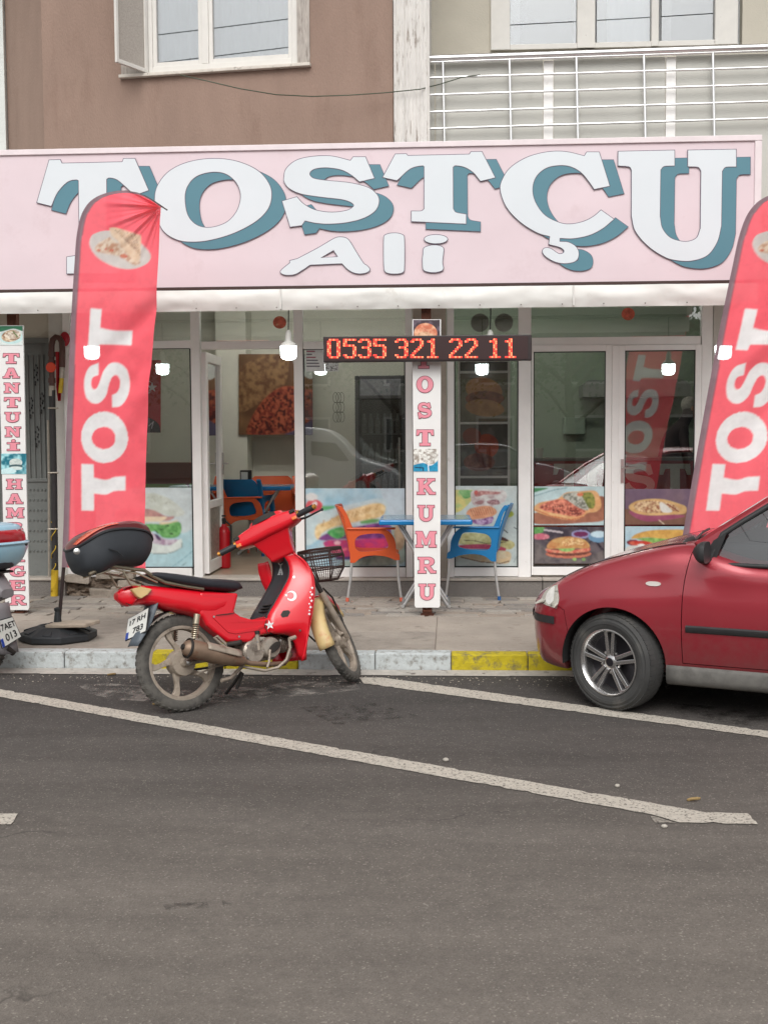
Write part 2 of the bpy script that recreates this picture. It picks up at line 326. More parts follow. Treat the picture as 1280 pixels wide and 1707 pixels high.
def txt(body, size, name='lettering', bold=0.0):   # plain sans text as a flat mesh, centred on the origin, lying in X/Y
    cu = bpy.data.curves.new(name, 'FONT'); cu.body = body; cu.size = size; cu.align_x = 'CENTER'; cu.align_y = 'CENTER'; cu.offset = bold; cu.resolution_u = 3
    o = bpy.data.objects.new(name, cu); COL.objects.link(o); me = evaluated(o); bpy.data.objects.remove(o); me.materials.clear(); return me
# ================================================================== THE SETTING
def road_mat():
    m = bpy.data.materials.new('asphalt'); m.use_nodes = True; nt = m.node_tree; N = nt.nodes; bs = N['Principled BSDF']; bs.inputs['Roughness'].default_value = .88; bs.inputs['Specular IOR Level'].default_value = .25
    g = N.new('ShaderNodeNewGeometry'); pos = g.outputs['Position']; sx = N.new('ShaderNodeSeparateXYZ'); _lk(nt, pos, sx.inputs[0])
    def nz(scale, det, rough=.62, stretch=None):
        q = N.new('ShaderNodeTexNoise'); q.inputs['Scale'].default_value = scale; q.inputs['Detail'].default_value = det; q.inputs['Roughness'].default_value = rough
        if stretch: mp = N.new('ShaderNodeMapping'); mp.inputs['Scale'].default_value = stretch; mp.inputs['Rotation'].default_value = (0, 0, .02); _lk(nt, pos, mp.inputs[0]); _lk(nt, mp.outputs[0], q.inputs['Vector'])
        else: _lk(nt, pos, q.inputs['Vector'])
        return q.outputs[0]
    def mrange(v, a, b_, c, d, sm=False):
        q = N.new('ShaderNodeMapRange'); q.inputs[1].default_value = a; q.inputs[2].default_value = b_; q.inputs[3].default_value = c; q.inputs[4].default_value = d
        if sm: q.interpolation_type = 'SMOOTHSTEP'
        _lk(nt, v, q.inputs[0]); return q.outputs[0]
    def scale(c, f): q = N.new('ShaderNodeVectorMath'); q.operation = 'SCALE'; _lk(nt, c, q.inputs[0]); _lk(nt, f, q.inputs['Scale']); return q.outputs[0]
    def mix(f, a, b_):
        q = N.new('ShaderNodeMix'); q.data_type = 'RGBA'; _lk(nt, f, q.inputs[0])
        for i_, v in ((6, a), (7, b_)):
            if isinstance(v, tuple): q.inputs[i_].default_value = v
            else: _lk(nt, v, q.inputs[i_])
        return q.outputs[2]
    big = nz(.5, 5)
    # darker strip beside the kerb, paler and browner towards the camera, blended through noise
    a = N.new('ShaderNodeMath'); a.operation = 'MULTIPLY_ADD'; a.inputs[1].default_value = 2.6; _lk(nt, big, a.inputs[0]); _lk(nt, sx.outputs[1], a.inputs[2])
    c = mix(mrange(a.outputs[0], 3.9, 8.6, 0, 1, True), (.178, .157, .137, 1), (.070, .064, .060, 1))
    c = scale(c, mrange(nz(2.1, 4, .6, (.22, 1.6, 1)), .32, .68, .86, 1.14))      # streaks along the driving direction
    c = scale(c, mrange(nz(11, 4, .72), .3, .7, .90, 1.10))
    vo = N.new('ShaderNodeTexVoronoi'); vo.inputs['Scale'].default_value = 170; _lk(nt, pos, vo.inputs['Vector']); hv = N.new('ShaderNodeRGBToBW'); _lk(nt, vo.outputs['Color'], hv.inputs[0])
    c = scale(c, mrange(hv.outputs[0], .15, .95, .86, 1.15)); c = mix(mrange(hv.outputs[0], .84, .88, 0, .24), c, (.50, .46, .40, 1))
    # fine cracks
    wv = N.new('ShaderNodeTexVoronoi'); wv.feature = 'DISTANCE_TO_EDGE'; wv.inputs['Scale'].default_value = .33; dn = N.new('ShaderNodeTexNoise'); dn.inputs['Scale'].default_value = 2.4; dn.inputs['Detail'].default_value = 4; _lk(nt, pos, dn.inputs['Vector'])
    ad = N.new('ShaderNodeVectorMath'); ad.operation = 'ADD'; _lk(nt, pos, ad.inputs[0]); _lk(nt, dn.outputs['Color'], ad.inputs[1]); _lk(nt, ad.outputs[0], wv.inputs['Vector'])
    ck = N.new('ShaderNodeMath'); ck.operation = 'MULTIPLY'; _lk(nt, mrange(wv.outputs['Distance'], .0, .0045, .55, 0), ck.inputs[0]); _lk(nt, mrange(nz(.8, 2), .52, .60, 0, 1), ck.inputs[1])
    c = mix(ck.outputs[0], c, (.03, .028, .026, 1)); _lk(nt, c, bs.inputs['Base Color'])
    bp = N.new('ShaderNodeBump'); bp.inputs['Strength'].default_value = .4; bp.inputs['Distance'].default_value = .005; _lk(nt, vo.outputs['Distance'], bp.inputs['Height']); _lk(nt, bp.outputs[0], bs.inputs['Normal'])
    return m
ROAD = road_mat()
road = MB().add([(-120, -120, 0), (120, -120, 0), (120, 120, 0), (-120, 120, 0)], [(0, 1, 2, 3)]).build('road', ROAD); tag(road, kind='structure')
def worn_paint(name, col, under, thr, soft, scale=14):
    return M(name, s(*col), .75, n=(30, .12), dirt=(under, scale, thr, soft), b=(60, .35))
LINE = worn_paint('line_paint', (188, 181, 169), (.115, .103, .09), .53, .09, 75); OLDL = worn_paint('old_line_paint', (150, 144, 134), (.11, .098, .086), .46, .16, 70)
def ground_poly(name, pts, mat, z, parent=None, kind='structure'):
    q = [G(x, y).xy for x, y in pts]
    if name == 'painted_line':             # ragged, chipped edges
        r_ = random.Random(len(q) + int(q[0].x * 10)); e = []
        for i in range(len(q)):
            a, b_ = q[i], q[(i + 1) % len(q)]; n_ = max(1, int((b_ - a).length / .035)); nv = Vector((-(b_ - a).y, (b_ - a).x)).normalized()
            for k in range(n_): e.append(a.lerp(b_, k / n_) + (nv * (r_.uniform(-.004, .004) - (.014 if r_.random() < .06 else 0) * (1 if area(q) < 0 else -1)) if k else Vector((0, 0))))
        q = e
    o = MB().add([(p[0], p[1], z) for p in q], [tuple(range(len(q)))]).build(name, mat, parent)

    if not parent: tag(o, kind=kind)
    return o
ground_poly('painted_line', [(-60, 1139.5), (-60, 1152), (1088, 1360), (1132, 1373), (1263, 1376), (1246, 1357.5), (1176, 1356)], LINE, .004, road)
ground_poly('painted_line', [(1084, 1362), (1092, 1373), (1128, 1373.5), (1112, 1369), (1088, 1361.5)], OLDL, .003, road)
ground_poly('painted_line', [(598, 1130), (606, 1140.5), (1400, 1247), (1400, 1237), (640, 1131)], LINE, .004, road)
ground_poly('painted_line', [(-160, 1362), (-160, 1376), (18, 1376), (30, 1358), (-140, 1358)], LINE, .004, road)
DUST = M('dried_spill', (.33, .30, .27), .9, n=(12, .2), alpha=(7, .46, .12, .62))
ground_poly('dried_spill', [(130, 1143), (180, 1140), (300, 1148), (420, 1146), (520, 1132), (590, 1134), (600, 1150), (540, 1158), (430, 1166), (330, 1175), (200, 1168), (150, 1158)], DUST, .002, road)
DARK = M('oil_stain', (.03, .028, .026), .55, alpha=(9, .47, .2, .7))
for q in ([(270, 1508), (345, 1505), (350, 1520), (280, 1523)], [(370, 1502), (405, 1502), (405, 1513), (372, 1514)], [(500, 1180), (620, 1172), (700, 1195), (560, 1210)], [(985, 1688), (1015, 1688), (1012, 1697), (988, 1697)], [(1110, 1170), (1290, 1190), (1290, 1215), (1150, 1200)]):
    ground_poly('oil_stain', q, DARK, .002, road)
# pavement ------------------------------------------------------------
CONC = M('pavement_concrete', s(160, 150, 139), .85, n=(3.5, .16), dirt=(s(120, 110, 100), 7, .56, .2), b=(40, .4))
pavement = MB().box(-40, 40, 8.075, 9.62, -.05, .112).box(-40, 40, 9.62, 11.3, -.05, .108).build('pavement', CONC); tag(pavement, kind='structure')
CONC2 = M('pavement_concrete_patched', s(152, 143, 133), .85, n=(4.5, .18), dirt=(s(112, 103, 94), 5, .54, .22), b=(40, .4))
xq = -8.0
while xq < 8:
    wq = random.choice([1.5, 1.5, 1.9]); a_ = 8.078
    for b_ in (8.86, 9.616): box('concrete_slab', random.choice([CONC, CONC, CONC2]), pavement, xq + .003, xq + wq - .003, a_ + .003, b_ - .003, .0, .1225 + random.uniform(-.0015, .0015), bevel=.004); a_ = b_
    xq += wq
STONE = [M('flagstone_%d' % i, s(*c), .8, n=(9, .2), dirt=(s(100, 92, 84), 9, .54, .2), b=(30, .5)) for i, c in enumerate([(148, 140, 132), (163, 154, 144), (138, 132, 126), (156, 143, 131), (170, 163, 154)])]
y0 = 9.64
while y0 < 10.84:
    dy = random.choice([.11, .14, .17]); x0 = -5.2 + random.random() * .3
    y1 = min(y0 + dy, 10.862)
    while x0 < 4.2:
        w = random.uniform(.16, .42); j = lambda a=.018: random.uniform(-a, a)
        if random.random() < .93 and y1 - y0 > .05:
            top = .122 + random.uniform(-.003, .003)
            q = [(x0 + .008 + j(.006), y0 + .007 + j(.008)), (x0 + w * .5, y0 + .006 + j(.006)), (x0 + w - .008 + j(.02), y0 + .007 + j(.008)), (x0 + w - .008 + j(.025), y1 - .007), (x0 + .008 + j(.02), y1 - .007 + j(.004))]
            if x0 < X(480, 10) and x0 > X(95, 10) and y0 < 10.2 and random.random() < .6: x0 += w; continue
            MB().prism([q], lambda a, b_, d: (a, b_, d), .09, top).build('flagstone', random.choice(STONE), pavement)
        x0 += w
    y0 = y1 + .002
kerb = MB().box(-40, 40, 7.955, 8.07, -.05, .105).build('kerb', M('kerb_mortar', s(120, 114, 106), .9, n=(20, .2))); tag(kerb, kind='structure')
KW = M('kerb_white_paint', s(186, 192, 192), .7, n=(14, .1), dirt=(s(122, 118, 110), 17, .50, .18), b=(35, .6))
KY = M('kerb_yellow_paint', s(186, 168, 24), .75, n=(14, .18), dirt=(s(104, 98, 78), 13, .52, .18), b=(35, .6))
ex = [X(p, 7.93, 1110) for p in (107, 252, 375, 497, 625, 752, 880)]; stp = (ex[6] - ex[0]) / 6
xs = [ex[0] - stp * k for k in range(12, 0, -1)] + ex + [ex[6] + stp * k for k in range(1, 12)]
for i in range(len(xs) - 1):
    a, b_ = xs[i] + .0025, xs[i + 1] - .0025; yel = ((i - 13) // 2) % 2 == 0
    st = MB(); dz = random.uniform(-.004, .004); dyk = random.uniform(-.004, .004)
    st.box(a, b_, 7.93 + dyk, 8.068, -.02, .125 + dz); st.build('kerb_stone', KY if yel else KW, kerb, bevel=.010)
gut = MB(); gx_ = -30.0
while gx_ < 30:
    gut.add([(gx_, 7.775 + random.uniform(-.012, .012), .005), (gx_ + .4, 7.775 + random.uniform(-.012, .012), .005), (gx_ + .4, 7.926, .014), (gx_, 7.926, .014)], [(0, 1, 2, 3)]); gx_ += .4
tag(gut.build('gutter_strip', M('gutter_concrete', s(176, 171, 163), .85, n=(15, .15), dirt=(s(105, 98, 92), 10, .57, .12), b=(50, .4))), kind='structure')
# ------------------------------------------------------------------ THE SHOP BUILDING
BY = 11.0
bld = thing('shop_building', 'brown and white apartment building with a glazed shopfront at street level', 'building', (X(640, BY), BY, .12))
STUCCO = M('brown_stucco', s(147, 124, 111), .92, n=(3.0, .09), b=(130, .5), dirt=(s(128, 104, 91), 3.2, .55, .3), stretch=(1, 1, .3))
WHITEW = M('white_wall_paint', s(205, 203, 196), .85, n=(3, .06), dirt=(s(170, 164, 152), 3, .6, .25), b=(60, .25))
CREAM = M('cream_wall', s(196, 190, 176), .88, n=(3, .05), b=(80, .3))
UPVC = M('white_upvc', s(240, 238, 235), .42, n=(5, .04), dirt=(s(196, 186, 174), 6, .66, .2))
UPVC2 = M('white_upvc_aged', s(214, 211, 205), .45, n=(7, .05), dirt=(s(120, 104, 88), 14, .68, .06))
GRAN = M('granite_step', s(118, 113, 108), .6, n=(160, .45), dirt=(s(70, 66, 62), 210, .56, .08), b=(60, .2))
MARB = M('marble_sill', s(178, 170, 160), .5, n=(14, .12), dirt=(s(140, 128, 115), 9, .6, .1))
DARKG = M('rubber_gasket', s(38, 38, 37), .7)
GLASS = glass_mat('shop_glass', (.92, .935, .92), 3.6)
# plinth: granite slabs, broken away at the left
px_ = [(-400, -200), (-200, 40), (40, 103), (232, 330), (330, 505), (505, 690), (690, 905), (905, 1100), (1100, 1300), (1300, 1500)]
for a, b_ in px_:
    box('plinth_slab', GRAN, bld, X(a, 10.87) + .003, X(b_, 10.87) - .003, 10.87, 11.12, .10, .262 + random.uniform(-.003, .003), bevel=.004)
    if a not in (232,): box('sill_slab', MARB, bld, X(a, 10.85) + .003, X(b_, 10.85) - .003, 10.85, 11.12, .2655, .290, bevel=.003)
MORT = M('broken_mortar', s(126, 112, 98), .95, n=(14, .35), dirt=(s(74, 62, 52), 9, .52, .2), b=(22, 1.0))
mb = MB(); nx, nz = 36, 14
xa, xb = X(103, 10.9), X(232, 10.9)
gv = [[(xa + (xb - xa) * i / nx, 10.93 - .05 * noise.noise((i * .35, j * .5, 2)) - .03 * noise.noise((i * .9, j * .9, 5)), .10 + .185 * j / nz) for i in range(nx + 1)] for j in range(nz + 1)]
mb.loft(gv, closed=False); mb.build('broken_plinth', MORT, bld, smooth=60)
for (a, b_, t, u) in [(150, 190, 982, 996), (185, 212, 978, 992), (196, 228, 966, 984), (108, 150, 958, 972), (160, 225, 954, 964)]:
    c = P((a + b_) / 2, (t + u) / 2, 10.87); w = (X(b_, 10.87) - X(a, 10.87)) / 2; h = (Z(t, 10.87) - Z(u, 10.87)) / 2
    mb = MB(); mb.box(c.x - w, c.x + w, 10.85, 10.93, c.z - h, c.z + h)
    mb.v = [(x + random.uniform(-.012, .012), y + random.uniform(-.015, .01), z + random.uniform(-.012, .012)) for x, y, z in mb.v]
    mb.build('loose_rubble', M('rubble_stone', s(150, 140, 128), .9, n=(20, .2), b=(30, .8)), bld, bevel=.008)
box('base_rail_backing', MARB, bld, X(103, 11.04), X(330, 11.04), 11.0, 11.1, .258, .300)
# wall pieces at street level
box('wall', WHITEW, bld, X(86, BY), X(109, BY), 10.985, 11.25, .1, 2.9)
box('column', M('column_plaster', s(168, 158, 146), .85, n=(8, .12), dirt=(s(120, 106, 92), 10, .58, .2)), bld, X(689, BY), X(744, BY), 10.95, 11.3, .1, 2.9)
box('wall', WHITEW, bld, X(1186, BY), X(1750, BY), 10.98, 11.25, .1, 2.9)
box('wall', WHITEW, bld, X(-500, BY), X(-6, BY), 10.985, 11.25, .1, 2.9)
box('door_header', CREAM, bld, X(-6, BY), X(86, BY), 11.02, 11.25, Z(560, BY), 2.9)
# grey steel street door
SGREY = M('grey_steel_door', s(112, 115, 112), .5, .0, n=(6, .08), dirt=(s(84, 86, 84), 8, .6, .2), b=(70, .15))
dx0, dx1, dz0, dz1 = X(-4, 11.03), X(82, 11.03), .29, Z(566, 11.03)
sd = box('street_door', SGREY, bld, dx0, dx1, 11.03, 11.07, dz0, dz1)
tag(sd, 'grey embossed steel street door')
jm = MB(); jm.box(dx1, dx1 + .035, 10.99, 11.08, dz0, dz1 + .05).box(dx0 - .03, dx1, 10.99, 11.08, dz1, dz1 + .05); jm.build('door_frame', SGREY, sd)
for fx in (.40, .52, .62, .72, .83, .92):
    xx = dx0 + (dx1 - dx0) * fx; box('moulding', SGREY, sd, xx - .008, xx + .008, 11.015, 11.031, Z(796, BY), Z(585, BY), bevel=.005)
box('moulding', SGREY, sd, dx0 + .05, dx1 - .02, 11.012, 11.031, Z(801, BY), Z(795, BY), bevel=.004)
orn = MB()
for cx, cy in ((60, 625), (52, 680), (70, 672), (62, 728)):
    for k in range(9):
        q = P(cx + 3 * math.sin(k * 2.3), cy - 16 + k * 4, 11.01); orn.ball(q, (.007, .006, .013), 6, 4)
tag(orn.build('wrought_ornament', M('black_iron', s(30, 30, 30), .5, .4), sd, smooth=50), kind='stuff')
emb = MB()
for r_ in range(7):
    for c_ in range(6):
        q = P(44 + c_ * 6.4, 820 + r_ * 17, 11.03); emb.add([(q.x - .012, 11.031, q.z), (q.x + .012, 11.031, q.z), (q.x + .012, 11.031, q.z + .03), (q.x - .012, 11.031, q.z + .03), (q.x, 11.018, q.z + .024)], [(0, 1, 4), (1, 2, 4), (2, 3, 4), (3, 0, 4)])
tag(emb.build('embossed_panel', SGREY, sd), kind='stuff')
# shopfront frame: bars of white uPVC, panes of glass
def bar(x0, x1, t, b_, Y=10.97, d=.07, name='frame_bar', parent=bld, mat=UPVC, bev=.005):
    mx = (x0 + x1) / 2; return box(name, mat, parent, X(x0, Y, (t + b_) / 2), X(x1, Y, (t + b_) / 2), Y, Y + d, Z(b_, Y, mx), Z(t, Y, mx), bevel=bev)
for a, b_ in ((108, 121), (320, 335), (491, 506), (676, 688), (745, 757), (864, 885), (1168, 1186)): bar(a, b_, 500, 963, 10.962, .09)
for a, b_, t, u in ((121, 320, 568, 581), (335, 491, 568, 581), (506, 676, 568, 581), (757, 864, 566, 580), (885, 1168, 561, 575), (121, 320, 947, 962), (506, 676, 946, 963), (757, 864, 946, 961)): bar(a, b_, t, u)
def pane(x0, x1, t, b_, Y=11.0, parent=bld, mat=GLASS):
    mx = (x0 + x1) / 2; return box('pane', mat, parent, X(x0, Y), X(x1, Y), Y, Y + .006, Z(b_, Y, mx), Z(t, Y, mx))
for a, b_, t, u in ((121, 320, 505, 568), (335, 491, 505, 568), (506, 676, 505, 568), (757, 864, 505, 566), (885, 1168, 505, 561), (121, 320, 581, 947), (506, 676, 581, 946), (757, 864, 580, 946)): pane(a, b_, t, u)
for a, b_, t, u in ((121, 320, 581, 947), (506, 676, 581, 946), (757, 864, 580, 946)):   # dark gaskets round the panes
    g_ = MB(); Y = 10.975; e = 2
    for (p, q, r1, r2) in ((a, a + e, t, u), (b_ - e, b_, t, u), (a + e, b_ - e, t, t + e), (a + e, b_ - e, u - e, u)): g_.box(X(p, Y), X(q, Y), Y, Y + .03, Z(r2, Y, p), Z(r1, Y, p))
    g_.build('gasket', DARKG, bld)
# right pair of doors (closed)
def door_leaf(l, r_, gl, gr, top, gtop, label, hinge):
    Y = 10.955; d = MB()
    zt, zb, g0, g1 = Z(top, Y, l), Z(959, Y, l), Z(gtop, Y, l), Z(945, Y, l)
    d.box(X(l, Y), X(gl, Y), Y, Y + .06, zb, zt).box(X(gr, Y), X(r_, Y), Y, Y + .06, zb, zt).box(X(gl, Y), X(gr, Y), Y, Y + .06, g0, zt).box(X(gl, Y), X(gr, Y), Y, Y + .06, zb, g1)
    o = d.build('glass_door', UPVC, bld, bevel=.004); tag(o, label)
    pane(gl, gr, gtop, 945, 10.985, o); 
    g_ = MB(); e = 1.6
    for (p, q, r1, r2) in ((gl, gl + e, gtop, 945), (gr - e, gr, gtop, 945), (gl, gr, gtop, gtop + e), (gl, gr, 943.4, 945)): g_.box(X(p, Y + .015), X(q, Y + .015), Y + .013, Y + .03, Z(r2, Y, p), Z(r1, Y, p))
    g_.build('gasket', DARKG, o); return o
dl1 = door_leaf(886, 1019, 889, 1009, 575, 586, 'left closed leaf of the glazed double door', 0)
dl2 = door_leaf(1031, 1168, 1041, 1158, 575, 584, 'right closed leaf of the glazed double door, with lever handle', 1)
bar(1019, 1031, 575, 959, 10.948, .07, 'meeting_stile')
CHR = M('brushed_metal', (.55, .54, .52), .32, 1.0, n=(40, .08))
hd = MB(); q = P(1037, 785, 10.95)
hd.box(q.x - .014, q.x + .014, 10.943, 10.9545, q.z - .11, q.z + .11); hd.tube([(q.x, 10.945, q.z + .03), (q.x, 10.90, q.z + .03), (q.x + .115, 10.897, q.z + .03)], .009); hd.build('lever_handle', CHR, dl2, smooth=40)
# left door: leaf swung inwards
a = P(338, 575, 11.03); e_ = P(364, 575, 11.78); vx = Vector((e_.x - a.x, e_.y - a.y, 0)); L_ = vx.length; ux = vx / L_; nn = Vector((-ux.y, ux.x, 0))
def leafpt(u, t, z): return Vector((a.x, a.y, 0)) + ux * u + nn * t + Vector((0, 0, z))
def leafbox(m, u0, u1, t0, t1, z0, z1): m.hexa([leafpt(u0, t0, z0), leafpt(u1, t0, z0), leafpt(u1, t0, z1), leafpt(u0, t0, z1)], nn * (t1 - t0))
lf = MB(); zt = Z(583, 11.0); 
for u0, u1, z0, z1 in ((0, .09, .31, zt), (L_ - .09, L_, .31, zt), (.09, L_ - .09, .31, .42), (.09, L_ - .09, zt - .09, zt), (.09, L_ - .09, .93, 1.0)): leafbox(lf, u0, u1, -.03, .03, z0, z1)
ol = lf.build('open_door', UPVC, bld, bevel=.004); tag(ol, 'left glazed door swung open into the shop')
m_ = MB(); leafbox(m_, .09, L_ - .09, -.004, .002, 1.0, zt - .09); m_.build('pane', GLASS, ol)
m_ = MB(); leafbox(m_, .09, L_ - .09, -.008, .008, .42, .93); m_.build('door_panel', M('patterned_glass', s(150, 146, 136), .3, n=(30, .5), b=(45, .8)), ol)
m_ = MB(); c_ = leafpt(L_ - .05, -.03, 1.35); m_.hexa([leafpt(L_ - .065, -.045, 1.24), leafpt(L_ - .035, -.045, 1.24), leafpt(L_ - .035, -.045, 1.46), leafpt(L_ - .065, -.045, 1.46)], nn * .014); m_.tube([c_, leafpt(L_ - .05, -.09, 1.35), leafpt(L_ - .16, -.095, 1.35)], .009); m_.build('lever_handle', CHR, ol, smooth=40)
# soffit and upper storey -------------------------------------------------
box('soffit', M('soffit_paint', s(205, 202, 195), .9, n=(3, .1)), bld, -9, 9, 9.95, 11.3, 2.9, 3.02)
box('rear_volume', CREAM, bld, -9, 9, 15.62, 16.2, 0, 9.0)
box('side_wall', CREAM, bld, 8.8, 9, 11.3, 15.6, 0, 9.0); box('side_wall', CREAM, bld, -9, -8.8, 11.3, 15.6, 0, 9.0)
# brown bay: front face runs slightly askew, corner at photo x=75
bx1, bx0 = P(656, 230, 10.02), P(74, 240, 10.42); bl = Vector((P(14, 240, 11.25).x, 11.25, 0)); blw = P(12.5, 240, 10.55).x
wv = Vector((bx1.x - bx0.x, bx1.y - bx0.y, 0)); wl_ = wv.length; wu = wv / wl_; wn_ = Vector((wu.y, -wu.x, 0))   # wn_ points to the street
def wp(u, out, z): return Vector((bx0.x, bx0.y, 0)) + wu * u + wn_ * out + Vector((0, 0, z))
def wxy(px, py):                          # where a photo pixel meets the brown front
    d = ray(px, py); o0 = Vector((bx0.x, bx0.y, 0)); t = (o0 - CC).dot(wn_) / d.dot(wn_); q = CC + d * t; return (q - o0).dot(wu), q.z
wu0, wz0 = wxy(203, 131); wu1, wz1 = wxy(517, 110); wz0 = (wz0 + wz1) / 2
WT = 6.2                                   # window head height (above the frame)
mb = MB()
for u0, u1, z0, z1 in ((0, wu0, 3.0, 7.5), (wu1, wl_ - .003, 3.0, 7.5), (wu0, wu1, 3.0, wz0), (wu0, wu1, WT, 7.5)):
    mb.hexa([wp(u0, 0, z0), wp(u1, 0, z0), wp(u1, 0, z1), wp(u0, 0, z1)], -wn_ * .22)
mb.build('wall', STUCCO, bld)
mb = MB(); mb.hexa([Vector((bl.x, bl.y, 3.0)), Vector((bx0.x - .002, bx0.y + .012, 3.0)), Vector((bx0.x - .002, bx0.y + .012, 7.5)), Vector((bl.x, bl.y, 7.5))], (0, .22, 0)); mb.build('bay_side_wall', STUCCO, bld)
box('wall', M('white_render', s(214, 218, 214), .85, n=(3, .05), dirt=(s(170, 168, 160), 5, .6, .2), b=(50, .3)), bld, -9, bl.x - .004, 11.2, 11.6, 3.0, 7.5)
# window in the brown wall
win = MB()
def wbox(m, u0, u1, o0, o1, z0, z1): m.hexa([wp(u0, o1, z0), wp(u1, o1, z0), wp(u1, o1, z1), wp(u0, o1, z1)], -wn_ * (o1 - o0))
MARBD = M('weathered_marble', s(168, 160, 152), .7, n=(18, .2), dirt=(s(110, 100, 92), 16, .52, .2), stretch=(3, 3, .5))
ua, _ = wxy(245, 118); ub, _ = wxy(496, 105)
m_ = MB(); wbox(m_, wu0, ua, -.12, .012, wz0 + .03, WT); m_.build('window_jamb', MARBD, bld); m_ = MB(); wbox(m_, ub, wu1, -.12, .012, wz0 + .03, WT); m_.build('window_jamb', MARBD, bld)
m_ = MB(); wbox(m_, wu0 - .01, wu1 + .01, -.12, .05, wz0 - .004, wz0 + .024); m_.build('window_sill', M('dusty_sill', s(205, 198, 188), .7, n=(12, .12), dirt=(s(96, 84, 72), 18, .6, .1)), bld, bevel=.004)
w = MB(); fz0 = wz0 + .026; um, _ = wxy(341, 60)
for u0, u1, z0, z1 in ((ua, ua + .05, fz0, WT), (ub - .05, ub, fz0, WT), (ua + .05, ub - .05, fz0, fz0 + .06), (um - .03, um + .03, fz0 + .06, WT)): wbox(w, u0, u1, -.07, -.01, z0, z1)
wf = w.build('window', UPVC2, bld, bevel=.004)
GL2 = glass_mat('window_glass', (.95, .98, .99), 6.0)
for u0, u1 in ((ua + .05, um - .03), (um + .03, ub - .05)):
    m_ = MB()
    for v0, v1, z0, z1 in ((u0, u0 + .035, fz0 + .06, WT), (u1 - .035, u1, fz0 + .06, WT), (u0 + .035, u1 - .035, fz0 + .06, fz0 + .10)): wbox(m_, v0, v1, -.06, -.022, z0, z1)
    m_.build('sash', UPVC2, wf, bevel=.003); m_ = MB(); wbox(m_, u0 + .035, u1 - .035, -.05, -.044, fz0 + .10, WT); m_.build('pane', GL2, wf)
CURT = M('net_curtain', s(240, 243, 245), .9, n=(4, .03), trans=.3)
def curtain(parent, f, u0, u1, z0, z1, amp=.02, per=.09):
    n_ = 70; rows = [[f(u0 + (u1 - u0) * i / n_, amp * math.sin(2 * math.pi * (u1 - u0) * i / n_ / per + 1.2 * math.sin(i * .13)), z) for i in range(n_ + 1)] for z in (z0, z1)]
    return MB().loft(rows, closed=False).build('net_curtain', CURT, parent, smooth=80)
curtain(wf, lambda u, d, z: wp(u, -.11 + d, z), ua, ub, fz0 - .1, WT)
m_ = MB(); wbox(m_, ua - .3, ub + .3, -1.0, -.95, wz0 - .2, WT + .3); m_.build('room_backing', M('room_shade', s(170, 168, 160), .9, n=(3, .05)), wf)
# open screen sash, swung out on its left-hand hinge
h0 = wp(ua + .005, .0, 0); o1 = P(193, 95, h0.y - .33); ov = Vector((o1.x - h0.x, o1.y - h0.y, 0)); ol_ = ov.length; ou = ov / ol_; on = Vector((-ou.y, ou.x, 0)); scr = MB()
def sp(u, t, z): return Vector((h0.x, h0.y, 0)) + ou * u + on * t + Vector((0, 0, z))
zs = wz0 + .03
for u0, u1, z0, z1 in ((0, .035, zs, WT), (ol_ - .03, ol_, zs, WT), (.035, ol_ - .03, zs, zs + .035)): scr.hexa([sp(u0, -.012, z0), sp(u1, -.012, z0), sp(u1, -.012, z1), sp(u0, -.012, z1)], on * .024)
so = scr.build('screen_sash', UPVC2, bld, bevel=.003)
m_ = MB(); m_.hexa([sp(.035, -.002, zs + .035), sp(ol_ - .03, -.002, zs + .035), sp(ol_ - .03, -.002, WT), sp(.035, -.002, WT)], on * .003); m_.build('insect_screen', M('insect_mesh', s(168, 161, 153), .8, n=(90, .2)), so)
# white ribbed pilaster
PX0, PX1, PY = X(656, 9.98, 120), X(716, 9.98, 120), 9.98
PIL = M('ribbed_plaster', s(214, 211, 206), .85, n=(16, .08), dirt=(s(140, 128, 118), 13, .58, .1), stretch=(3, 1, .35), b=(40, .5))
pl = [[], []]; n_ = 60
for i in range(n_ + 1):
    t = i / n_; x_ = PX0 + (PX1 - PX0) * t; d_ = .012 * abs(math.sin(t * math.pi * 9.5)) + .005 * noise.noise((t * 14, 0, 0)); pl[0].append((x_, PY - d_, 3.0)); pl[1].append((x_, PY - d_, 7.5))
mb = MB(); mb.loft(pl, closed=False); mb.box(PX0, PX1, PY + .004, 11.3, 3.0, 7.5); mb.build('pilaster', PIL, bld, smooth=50)
